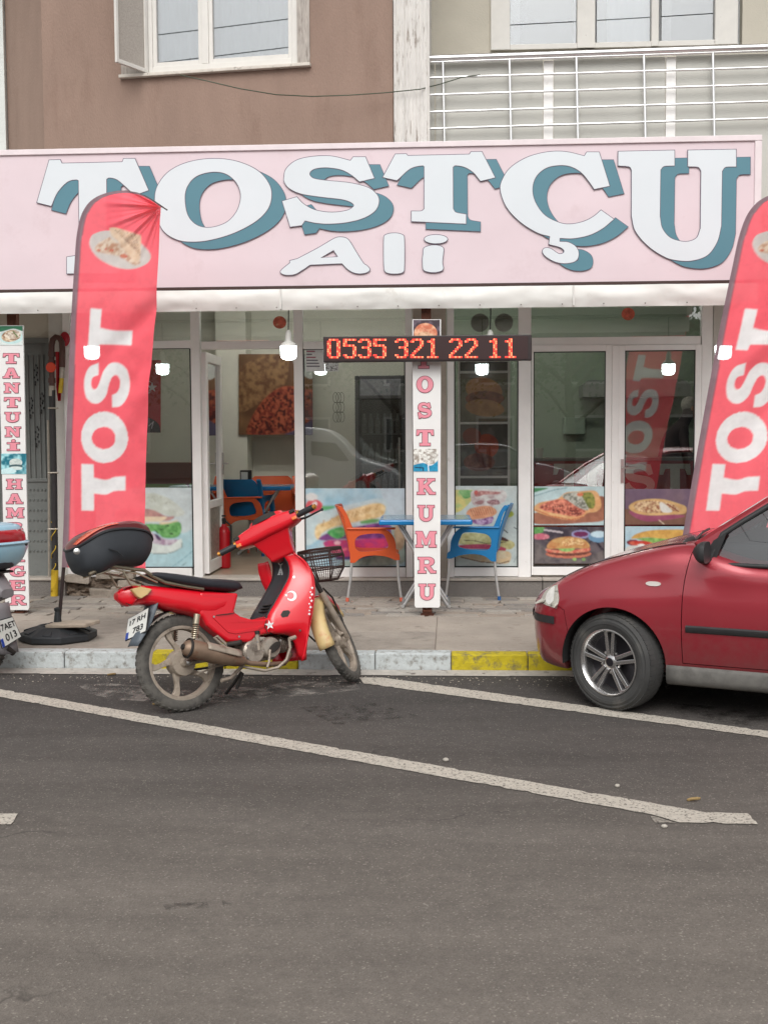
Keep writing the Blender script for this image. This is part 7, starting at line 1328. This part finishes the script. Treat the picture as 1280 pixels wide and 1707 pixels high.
# surface lookups on the finished shell
_v = [];_f = []
for me in (b2, dm, bp_):
    k = len(_v); _v += [v.co[:] for v in me.vertices]; _f += [tuple(i + k for i in p.vertices) for p in me.polygons]
cbv = BVHTree.FromPolygons(_v, _f)
def on_side(x_, z_, off=.0, y=2.0, sg=1):
    h = cbv.ray_cast(Vector((x_, y, z_)), Vector((0, -1, 0)))
    yy = h[0].y if h[0] else .8
    return Vector((x_, (yy + off) * sg, z_))
def on_front(y_, z_, off=.0):
    h = cbv.ray_cast(Vector((2, y_, z_)), Vector((-1, 0, 0))); return Vector(((h[0].x if h[0] else .6) + off, y_, z_))
def side_patch(name, loop, off, mat, parent, thick=.012, sg=1, smooth=None):
    cx_ = sum(p[0] for p in loop) / len(loop); cz_ = sum(p[1] for p in loop) / len(loop); rings = [[on_side(p[0], p[1], off - thick, sg=sg) for p in loop]]
    for f_ in (1, .96, .75, .5, .25, .02): rings.append([on_side(cx_ + (p[0] - cx_) * f_, cz_ + (p[1] - cz_) * f_, off, sg=sg) for p in loop])
    return MB().loft(rings).build(name, mat, parent, smooth=smooth, world=False)
# side rubbing strips, sills, indicator, headlamps
def strip(name, xs_, zc, hz, mat, parent, sg, off=.012):
    rings = [[on_side(x_, zc(x_) + a, off if abs(a) < hz * .9 else .002, sg=sg) for a in (-hz, -hz * .6, hz * .6, hz)] for x_ in xs_]; return MB().loft(rings, closed=False).build(name, mat, parent, smooth=50, world=False)
for sg, dd in ((1, dr1), (-1, dr2)):
    strip('rubbing_strip', np.linspace(-.395, -1.40, 20), lambda x: .520, .021, TRIMB, dd, sg)
    sr = [[(x_, yy * sg, z_) for yy, z_ in ((.76, .185), (.792, .20), (.806, .23), (.808, .28), (.803, .305))] for x_ in np.linspace(-.285, -2.08, 24)]; o = MB().loft(sr, closed=False).build('sill_cover', SILL, car, smooth=50, world=False); o.modifiers.new('t', 'SOLIDIFY').thickness = .006
    side_patch('side_indicator', [(-.20 + .038 * math.cos(a) - (.012 if math.cos(a) < 0 else 0), .765 + .013 * math.sin(a)) for a in np.linspace(0, 6.283, 20)[:-1]], .007, M('clear_indicator', s(206, 200, 194), .2, coat=.6), car, .012, sg, 60)
    hl = smooth_loop([(.40, .716, 1), (.445, .70), (.50, .665), (.53, .60, 1), (.46, .588), (.385, .578, 1), (.375, .64)], 4)
    if sg < 0: hl = [(a, b_ - .03) for a, b_ in hl]
    o = side_patch('headlamp', hl, .004, M('headlamp_lens', s(186, 184, 174), .25, n=(16, .2), dirt=(s(120, 120, 112), 30, .55, .1), spec=.3), car, .03, sg, 50)
    side_patch('lamp_reflector', smooth_loop([(.42, .70), (.47, .665), (.475, .61), (.42, .60)], 4), .0055, M('lamp_chrome', s(222, 222, 216), .35, n=(40, .12)), o, .006, sg)
    # bumper strip wrapping the corner
    bs_ = [[on_side(x_, z_, .010, sg=sg) for z_ in (.485, .493, .522, .53)] for x_ in np.linspace(.40, .60, 14)]; MB().loft(bs_, closed=False).build('bumper_strip', TRIMB, bmp, smooth=50, world=False)
    # wheel arch lining and lip
    for x_ in (.035, -2.405):
        rows = [[(x_ + .308 * math.cos(a), sg * y_, .30 + .311 * math.sin(a)) for y_ in (.47, .6, .77)] for a in np.linspace(-.15, math.pi + .15, 24)]; MB().loft(rows, closed=False).build('arch_liner', M('arch_liner', s(26, 25, 25), .9), car, smooth=60, world=False)
bs_ = [[on_front(y_, z_, .010) for z_ in (.485, .493, .522, .53)] for y_ in np.linspace(-.52, .52, 30)]; MB().loft(bs_, closed=False).build('bumper_strip', TRIMB, bmp, smooth=50, world=False)
gr = [[on_front(y_, z_, .004) for z_ in (.575, .59, .61)] for y_ in np.linspace(-.3, .3, 12)]; MB().loft(gr, closed=False).build('grille', TRIMB, car, smooth=50, world=False)
# bonnet edge line: dark shut line between wing and bonnet
bl_ = []
for x_ in np.linspace(.44, -.36, 26):
    y_ = interp(x_, [(-.36, .672), (0, .655), (.2, .625), (.36, .60), (.44, .565)])[0]; h = cbv.ray_cast(Vector((x_, y_, 2)), Vector((0, 0, -1))); bl_.append(h[0] + Vector((0, 0, -.001)))
for sg in (1, -1): MB().tube([(p.x, p.y * sg, p.z) for p in bl_], .006, 6).build('bonnet_shut_line', M('shut_line', s(22, 12, 13), .8), car, **KL)
# greenhouse
pill = lambda pts, w, name='pillar', mat=CARP, parent=car: MB().tube(pts, w, 10).build(name, mat, parent, smooth=50, **KL)
Apts = [(-.42, .665, .985), (-.60, .650, 1.108), (-.80, .618, 1.242), (-1.05, .575, 1.372), (-1.25, .545, 1.412)]
RF = [(-1.0, .575, 1.352), (-1.25, .548, 1.41), (-1.8, .54, 1.425), (-2.3, .545, 1.40), (-2.62, .555, 1.345)]
for sg in (1, -1):
    m_ = lambda l: [(x, y * sg, z) for x, y, z in l]
    rows = []
    for x, y, z in Apts: rows.append([(x - .030, (y + .030) * sg, z - .030), (x - .012, (y + .026) * sg, z + .004), (x + .012, (y + .004) * sg, z + .012), (x + .022, (y - .03) * sg, z + .0), (x - .02, (y - .03) * sg, z - .03)])
    MB().loft(rows).build('windscreen_pillar', CARP, car, smooth=30, **KL)
    fr_ = [(-.50, .752, .885), (-.575, .722, 1.055), (-.68, .69, 1.128), (-.82, .655, 1.222), (-1.06, .605, 1.345), (-1.3, .578, 1.372), (-1.43, .58, 1.372)]
    MB().tube(m_(fr_), .016, 8).build('window_frame', TRIMB, dr1 if sg > 0 else dr2, smooth=50, **KL); MB().tube(m_([(-.50, .757, .887), (-.9, .762, .887), (-1.43, .762, .885)]), .013, 8).build('window_seal', TRIMB, dr1 if sg > 0 else dr2, smooth=50, **KL)
    pill(m_([(-1.45, .745, .885), (-1.47, .66, 1.15), (-1.48, .575, 1.385)]), .035, 'centre_pillar', TRIMB); pill(m_([(-2.75, .70, .89), (-2.68, .63, 1.15), (-2.55, .56, 1.36)]), .06, 'rear_pillar')
    gl_ = [[(-.50, .745, .89), (-.90, .75, .89), (-1.43, .75, .89)], [(-.585, .712, 1.065), (-.90, .69, 1.13), (-1.44, .675, 1.13)], [(-.80, .655, 1.205), (-1.06, .60, 1.338), (-1.45, .578, 1.37)]]
    MB().loft([m_(r) for r in gl_], closed=False).build('side_glass', CARG, dr1 if sg > 0 else dr2, smooth=60, **KL)
    MB().loft([m_(r) for r in [[(-1.5, .745, .89), (-2.7, .705, .89)], [(-1.5, .575, 1.375), (-2.55, .555, 1.34)]]], closed=False).build('rear_side_glass', CARG, car, **KL)
    MB().prism([[(-.455, .885), (-.535, .885), (-.60, 1.065), (-.53, 1.02)]], lambda x, z, d: (x, d * sg, z), .735 - .0, .752).build('mirror_sail', TRIMB, dr1 if sg > 0 else dr2, **KL)
    # door mirror
    mr = MB(); rings = []
    for j in range(10):
        u = j / 9; r_ = math.sin(math.pi * min(.5, .06 + u * .6)) ; rings.append([(-.445 - .012 * 0 - .075 * u, (.865 + .088 * r_ * math.copysign(abs(math.cos(a)) ** .6, math.cos(a))) * sg, .962 + .060 * r_ * math.copysign(abs(math.sin(a)) ** .6, math.sin(a))) for a in np.linspace(0, 2 * math.pi, 21)[:-1]])
    mo = mr.loft(rings).build('door_mirror', TRIMB, dr1 if sg > 0 else dr2, smooth=50, **KL)
    MB().tube([(-.50, .745 * sg, .915), (-.49, .79 * sg, .915), (-.48, .84 * sg, .93)], [.03, .028, .025], 10).build('mirror_arm', TRIMB, dr1 if sg > 0 else dr2, smooth=50, **KL)
    MB().box(-1.34, -1.20, .80 * sg - .012, .80 * sg + .012, .775, .80).build('door_handle', TRIMB, dr1 if sg > 0 else dr2, bevel=.006, **KL)
ws = []
for j in range(9):
    v = -1 + j / 4; ws.append([(x + .075 * (1 - v * v), y * v, z + .012 * (1 - v * v)) for x, y, z in [(-.40, .665, .975), (-.60, .64, 1.105), (-.80, .608, 1.238), (-1.05, .568, 1.362)]])
MB().loft(ws, closed=False).build('windscreen', CARG, car, smooth=60, **KL)
rows = [[(x, y * v, z + .035 * (1 - v * v)) for v in np.linspace(-1, 1, 13)] for x, y, z in RF]; o = MB().loft(rows, closed=False).build('roof', CARP, car, smooth=60, **KL); o.modifiers.new('t', 'SOLIDIFY').thickness = .02
MB().loft([[(x, y * v, z) for v in (-1, 0, 1)] for x, y, z in ((-2.62, .54, 1.35), (-2.93, .62, .90))], closed=False).build('rear_glass', CARG, car, **KL)
MB().tube([(-.30, -.25, 1.005), (-.335, .1, 1.012), (-.38, .52, .998)], .008, 6).build('wiper', TRIMB, car, smooth=50, **KL); MB().tube([(-.36, .50, 1.002), (-.345, .56, .995), (-.34, .63, .975)], .018, 8).build('cowl_trim', TRIMB, car, smooth=50, **KL)
# cabin
CAB = M('cabin_dark', s(52, 54, 56), .8, n=(8, .15)); box('dashboard', CAB, car, -.85, -.50, -.62, .62, .80, 1.0, bevel=.04, world=False)
for y_ in (-.36, .36):
    rbox(MB(), -1.32, y_, .62, .25, .24, .10).build('seat_cushion', CAB, car, smooth=50, **KL); b_ = rbox(MB(), 0, 0, .3, .07, .23, .32); b_.xf(Matrix.Translation((-1.56, y_, .66)) @ Matrix.Rotation(R(-16), 4, 'Y')); b_.build('seat_back', CAB, car, smooth=50, **KL); rbox(MB(), -1.76, y_, 1.24, .05, .13, .09).build('head_rest', CAB, car, smooth=50, **KL)
rbox(MB(), -2.45, 0, .9, .10, .56, .24).build('rear_seat', CAB, car, smooth=50, **KL)
MB().tube([(-.99 + .07 * math.sin(a), .36 + .185 * math.cos(a), .955 + .165 * math.sin(a)) for a in np.linspace(0, 6.283, 25)[:-1]], .014, 8, closed=True).build('steering_wheel', CAB, car, smooth=60, **KL)
# wheels
CT = M('car_tyre', s(60, 60, 59), .75, n=(10, .15), dirt=(s(92, 89, 84), 6, .55, .25)); ALW = M('polished_alloy', (.66, .65, .64), .22, .95, n=(12, .06)); ALD = M('dark_alloy', s(52, 50, 54), .4, .6, n=(12, .1))
def car_wheel(x_, yo, sg, steer):
    T = Matrix.Translation((x_, sg * (yo - .09), .287)) @ Matrix.Rotation(steer, 4, 'Z') @ Matrix.Scale(sg, 4, (0, 1, 0)); w = .0875
    t = MB().lathe([(.196, -w), (.205, -w - .004), (.26, -w - .002), (.277, -w + .018), (.285, -w + .04), (.287, 0), (.285, w - .04), (.277, w - .018), (.266, w - .004), (.264, w + .001), (.258, w + .001), (.256, w - .002), (.245, w + .003), (.243, w + .006), (.226, w + .007), (.224, w + .003), (.208, w + .002), (.198, w - .006)], (0, 0, 0), (0, 1, 0), 64, False).xf(T).build('wheel', CT, car, smooth=40, **KL)
    tr = MB()
    for k in range(60):
        a = 2 * math.pi * k / 60
        for y0, y1 in ((-.07, -.042), (-.034, -.012), (-.004, .018), (.028, .07)):
            q = [Vector((r_ * math.cos(a + da), yy, r_ * math.sin(a + da))) for da, yy, r_ in ((-.04, y0, .2875 if y0 > -.05 else .2835), (.04, y0, .2875 if y0 > -.05 else .2835), (.045, y1, .2875 if y1 < .05 else .2835), (-.035, y1, .2875 if y1 < .05 else .2835))]; tr.add(q + [p * .975 for p in q], [(0, 1, 2, 3), (0, 4, 5, 1), (1, 5, 6, 2), (2, 6, 7, 3), (3, 7, 4, 0)])
    tag(tr.xf(T).build('tread_blocks', CT, t, **KL), kind='stuff')
    MB().lathe([(.198, w - .004), (.197, w + .002), (.189, w + .003), (.181, w - .006), (.171, w - .03), (.166, -.05)], (0, 0, 0), (0, 1, 0), 64, False).xf(T).build('rim', ALW, t, smooth=35, **KL)
    MB().lathe([(.168, 0), (.06, .004), (.0, .004)], (0, .0, 0), (0, 1, 0), 40).xf(T).build('wheel_disc', ALD, t, smooth=35, **KL)
    MB().lathe([(.045, .0), (.043, .06), (.033, .067), (.0, .069)], (0, 0, 0), (0, 1, 0), 28).xf(T).build('centre_cap', ALW, t, smooth=35, **KL)
    MB().lathe([(.026, .066), (.024, .0715), (.0, .0715)], (0, 0, 0), (0, 1, 0), 20).xf(T).build('cap_badge', ALD, t, **KL)
    for k in range(5):
        a0 = 2 * math.pi * k / 5 + R(90)
        for sd in (-1, 1):                 # five double spokes
            p0_, p1_ = (.040, .013 * sd), (.179, .026 * sd); hw = .0115; dx, dy = p1_[0] - p0_[0], p1_[1] - p0_[1]; L = math.hypot(dx, dy); nx, ny = -dy / L, dx / L; q = []
            for (px, py), d in ((p0_, .068), (p1_, w - .012)):
                for e in (-1, 1): q.append((px + nx * hw * e, py + ny * hw * e, d))
            c_, s_ = math.cos(a0), math.sin(a0); rt_ = lambda p: (p[0] * c_ - p[1] * s_, p[2], p[0] * s_ + p[1] * c_)
            MB().hexa([rt_(q[0]), rt_(q[1]), rt_(q[3]), rt_(q[2])], (0, -.028, 0)).xf(T).build('spoke', ALW, t, bevel=.003, **KL)
        MB().lathe([(.009, .045), (.008, .058), (.0, .060)], (.062 * math.cos(a0 + .63), 0, .062 * math.sin(a0 + .63)), (0, 1, 0), 8).xf(T).build('wheel_bolt', CHR, t, **KL)
    MB().lathe([(.125, -.02), (.125, -.01)], (0, 0, 0), (0, 1, 0), 32).xf(T).build('brake_disc', DKM, t, **KL)
car_wheel(.03, .80, 1, R(-19)); car_wheel(.03, .80, -1, R(-19)); car_wheel(-2.41, .80, 1, 0); car_wheel(-2.41, .80, -1, 0)
box('underbody', M('underbody', s(24, 24, 24), .9), car, -2.95, .45, -.45, .45, .17, .30, world=False)
# ================================================================== ACROSS THE STREET (seen in the shop glass)
op_ = thing('opposite_building', 'grey house across the street seen only in the shop glass', 'building', (0, -24, 0))
OPW = M('opposite_render', s(150, 146, 136), .9, n=(1, .1)); box('wall', OPW, op_, -40, 40, -28, -24, 0, 5.6); box('roof', M('opposite_roof', s(96, 62, 50), .9, n=(4, .15)), op_, -40.4, 40.4, -28.4, -23.6, 5.6, 6.0)
for k in range(16):
    x_ = -27 + k * 3.6
    for z_ in (1.0, 3.6):
        w_ = box('window', UPVC2, op_, x_ - .75, x_ + .75, -24.02, -23.96, z_, z_ + 1.4); box('pane', M('opposite_pane', s(50, 56, 60), .1), w_, x_ - .65, x_ + .65, -23.955, -23.945, z_ + .1, z_ + 1.3)
def tree(x_, y_, h, seed, label):
    rs = random.Random(seed); t = thing('street_tree', label, 'tree', (x_, y_, 0), group='trees across the street')
    tk = MB().tube([(x_, y_, 0), (x_ + .05, y_, h * .3), (x_ - .05, y_ + .05, h * .55), (x_ + .05, y_, h * .8)], [.16, .13, .09, .03], 10)
    tips = []
    for k in range(9):
        a = k * 2.4; z0 = h * (.32 + .05 * k); e = Vector((x_ + math.cos(a) * h * .28, y_ + math.sin(a) * h * .28, z0 + h * .2)); tk.tube([(x_, y_, z0), Vector((x_, y_, z0)).lerp(e, .5) + Vector((0, 0, .1)), e], [.06, .04, .015], 6); tips.append(e)
    tk.build('trunk', M('bark', s(84, 72, 60), .9, n=(12, .3), b=(20, .8)), t, smooth=60); lf_ = MB()
    for k in range(2600):
        c = rs.choice(tips + [Vector((x_, y_, h * .85))]); p = c + Vector((rs.gauss(0, .5), rs.gauss(0, .5), rs.gauss(0, .42))); n1 = Vector((rs.uniform(-1, 1), rs.uniform(-1, 1), rs.uniform(-1, 1))).normalized(); u = n1.orthogonal().normalized() * .07; v = n1.cross(u).normalized() * .045
        lf_.add([p - u, p + v, p + u, p - v], [(0, 1, 2, 3)])
    put('crown', lf_.mesh('crown'), M('leaves', s(70, 92, 48), .6, n=(3, .4), trans=.25), t)
for i, (x_, h) in enumerate(((-6.5, 5.5), (-1.5, 6.2), (3.2, 5.6), (8.0, 6.0))): tree(x_, -9.5 - (i % 2) * .8, h, i + 3, ['leftmost', 'second', 'third', 'rightmost'][i] + ' of the leafy trees across the street')
# white van
vx = X(668, 26.4) ; vn = thing('van', 'white van parked across the street, mirrored in the middle window', 'van', (vx - 2, -4.6, 0)); vn.matrix_basis = Matrix.Translation((vx - .86, -5.25, 0))
VT = [(-3.3, .60, .3, .72, .45, .76, .7, .74, 1.0, .66, 1.70, .05), (-3.1, .74, .25, .82, .4, .85, .7, .84, 1.05, .72, 1.76, .05), (-1.6, .76, .22, .83, .4, .86, .7, .85, 1.05, .73, 1.78, .05), (-.9, .76, .22, .83, .4, .86, .7, .85, 1.05, .72, 1.74, .05), (-.55, .76, .22, .83, .4, .86, .68, .84, 1.0, .73, 1.55, .05), (-.15, .76, .22, .83, .4, .86, .66, .82, .95, .75, 1.16, .05), (.1, .76, .22, .83, .4, .85, .62, .82, .85, .72, 1.05, .04), (.5, .70, .22, .78, .36, .80, .56, .76, .74, .66, .92, .04), (.75, .5, .28, .58, .38, .60, .52, .57, .66, .5, .78, .03), (.86, .2, .32, .25, .4, .28, .5, .26, .6, .2, .68, .02)]
MB().loft(loft_body(VT, 70, (-3.3, .86))).build('van_body', M('van_white', s(214, 216, 216), .3, n=(2, .04), coat=.5), vn, smooth=40, **KL)
VG = M('van_window', s(34, 38, 42), .1)
for l in ([(-.30, 1.06), (-.62, 1.48), (-1.18, 1.52), (-1.2, 1.04)], [(-1.32, 1.04), (-1.30, 1.52), (-2.2, 1.52), (-2.2, 1.04)]):
    MB().prism([smooth_loop([(*p, 1) for p in l], 3)], lambda x, z, d: (x, d, z), .70 + .0, .835 - .0).xf(Matrix.Identity(4)).build('side_window', VG, vn, bevel=.03, **KL)
for x_ in (.05, -2.6): MB().lathe([(.0, 0), (.16, .0), (.2, -.01), (.29, -.01), (.3, -.06), (.3, -.18)], (x_, .87, .3), (0, 1, 0), 32).build('wheel', TRIMB, vn, smooth=40, **KL)
# grey copy of the hatchback, further along
gc = copy_tree(car); gc['label'] = 'grey hatchback parked across the street, mirrored in the right windows'; gc['group'] = 'parked hatchbacks'; car['group'] = 'parked hatchbacks'; gc.matrix_basis = Matrix.Translation((2.4, -5.4, 0)) @ Matrix.Rotation(R(0), 4, 'Z'); GREYP = car_paint('car_grey', s(150, 154, 158))
def repaint(o):
    if o.type == 'MESH' and o.data.materials and o.data.materials[0] == CARP: o.data = o.data.copy(); o.data.materials[0] = GREYP
    for c in o.children: repaint(c)
repaint(gc)
for k, (y_, z_, sg_) in enumerate(((-5.2, 10.2, .35), (-5.2, 10.75, .30), (-5.6, 11.6, .4), (-6.0, 9.2, .3))):
    pts_ = [(x_, y_, z_ + .022 * x_ - sg_ + sg_ * (x_ / 18) ** 2 * 1.0) for x_ in np.linspace(-20, 20, 24)]; o = MB().tube(pts_, .012, 5).build('power_cable', DARKG); tag(o, ['lower', 'upper', 'highest', 'lowest'][k] + ' power cable over the street, mirrored in the upstairs window', 'cable', 'overhead power cables')
# ================================================================== SMALL LITTER ON THE ROAD
PEB = M('pebble', s(176, 170, 160), .85, n=(30, .15)); LEAF = M('dry_leaf', s(150, 126, 84), .8, n=(20, .2))
for i, (px, py, r_, lab) in enumerate(((743, 1270, .016, 'pebble beside the middle of the long parking line'), (1029, 1313, .013, 'white pebble beyond the end of the long line, below the car'), (1107, 1381, .013, 'pale pebble just below the end of the long line'), (355, 1386 - 260, .012, 'pale pebble in front of the motorcycle'), (482, 1123, .014, 'pale pebble by the kerb between the motorcycle wheels'))):
    g_ = G(px, py); m_ = MB().ball((g_.x, g_.y, r_ * .6), (r_, r_ * .8, r_ * .65), 8, 6); m_.v = [(x + .003 * noise.noise((x * 90, y * 90, z * 90)), y, z) for x, y, z in m_.v]; tag(m_.build('pebble', PEB, smooth=60), lab, 'pebble', 'loose pebbles on the road')
for px, py, lab in ((262, 1176, 'curled dry leaf beside the rear wheel of the motorcycle'), (1156, 1337, 'dry leaf above the end of the long line'), (186, 1127, 'small dry leaf at the kerb near the flag base')):
    g_ = G(px, py); m_ = MB(); rows = [[(g_.x + u * .03, g_.y + v * .012 * (1 - u * u), .006 + .010 * v * v + .004 * u) for v in (-1, 0, 1)] for u in np.linspace(-1, 1, 7)]; m_.loft(rows, closed=False); o = m_.build('dry_leaf', LEAF, smooth=60); o.modifiers.new('t', 'SOLIDIFY').thickness = .002; tag(o, lab, 'leaf', 'dry leaves on the road')
gt = MB(); gr_ = random.Random(5)
for k in range(900):
    x_ = gr_.uniform(-4.5, 4.0); y_ = 7.76 - abs(gr_.gauss(0, .16)); r_ = gr_.uniform(.002, .007); gt.add([(x_ - r_, y_ - r_, .001), (x_ + r_, y_ - r_ * .6, .001), (x_ + r_ * .2, y_ + r_, .001), (x_, y_, r_ * 1.1)], [(0, 1, 3), (1, 2, 3), (2, 0, 3)])
tag(gt.build('gutter_grit', M('grit', s(150, 142, 130), .9, n=(60, .3))), 'fine grit gathered along the foot of the kerb', 'grit', kind='stuff')
SC.cycles.use_light_tree = False; SC.cycles.max_bounces = 6; SC.cycles.diffuse_bounces = 3; SC.cycles.glossy_bounces = 3; SC.cycles.transmission_bounces = 4; SC.cycles.transparent_max_bounces = 10
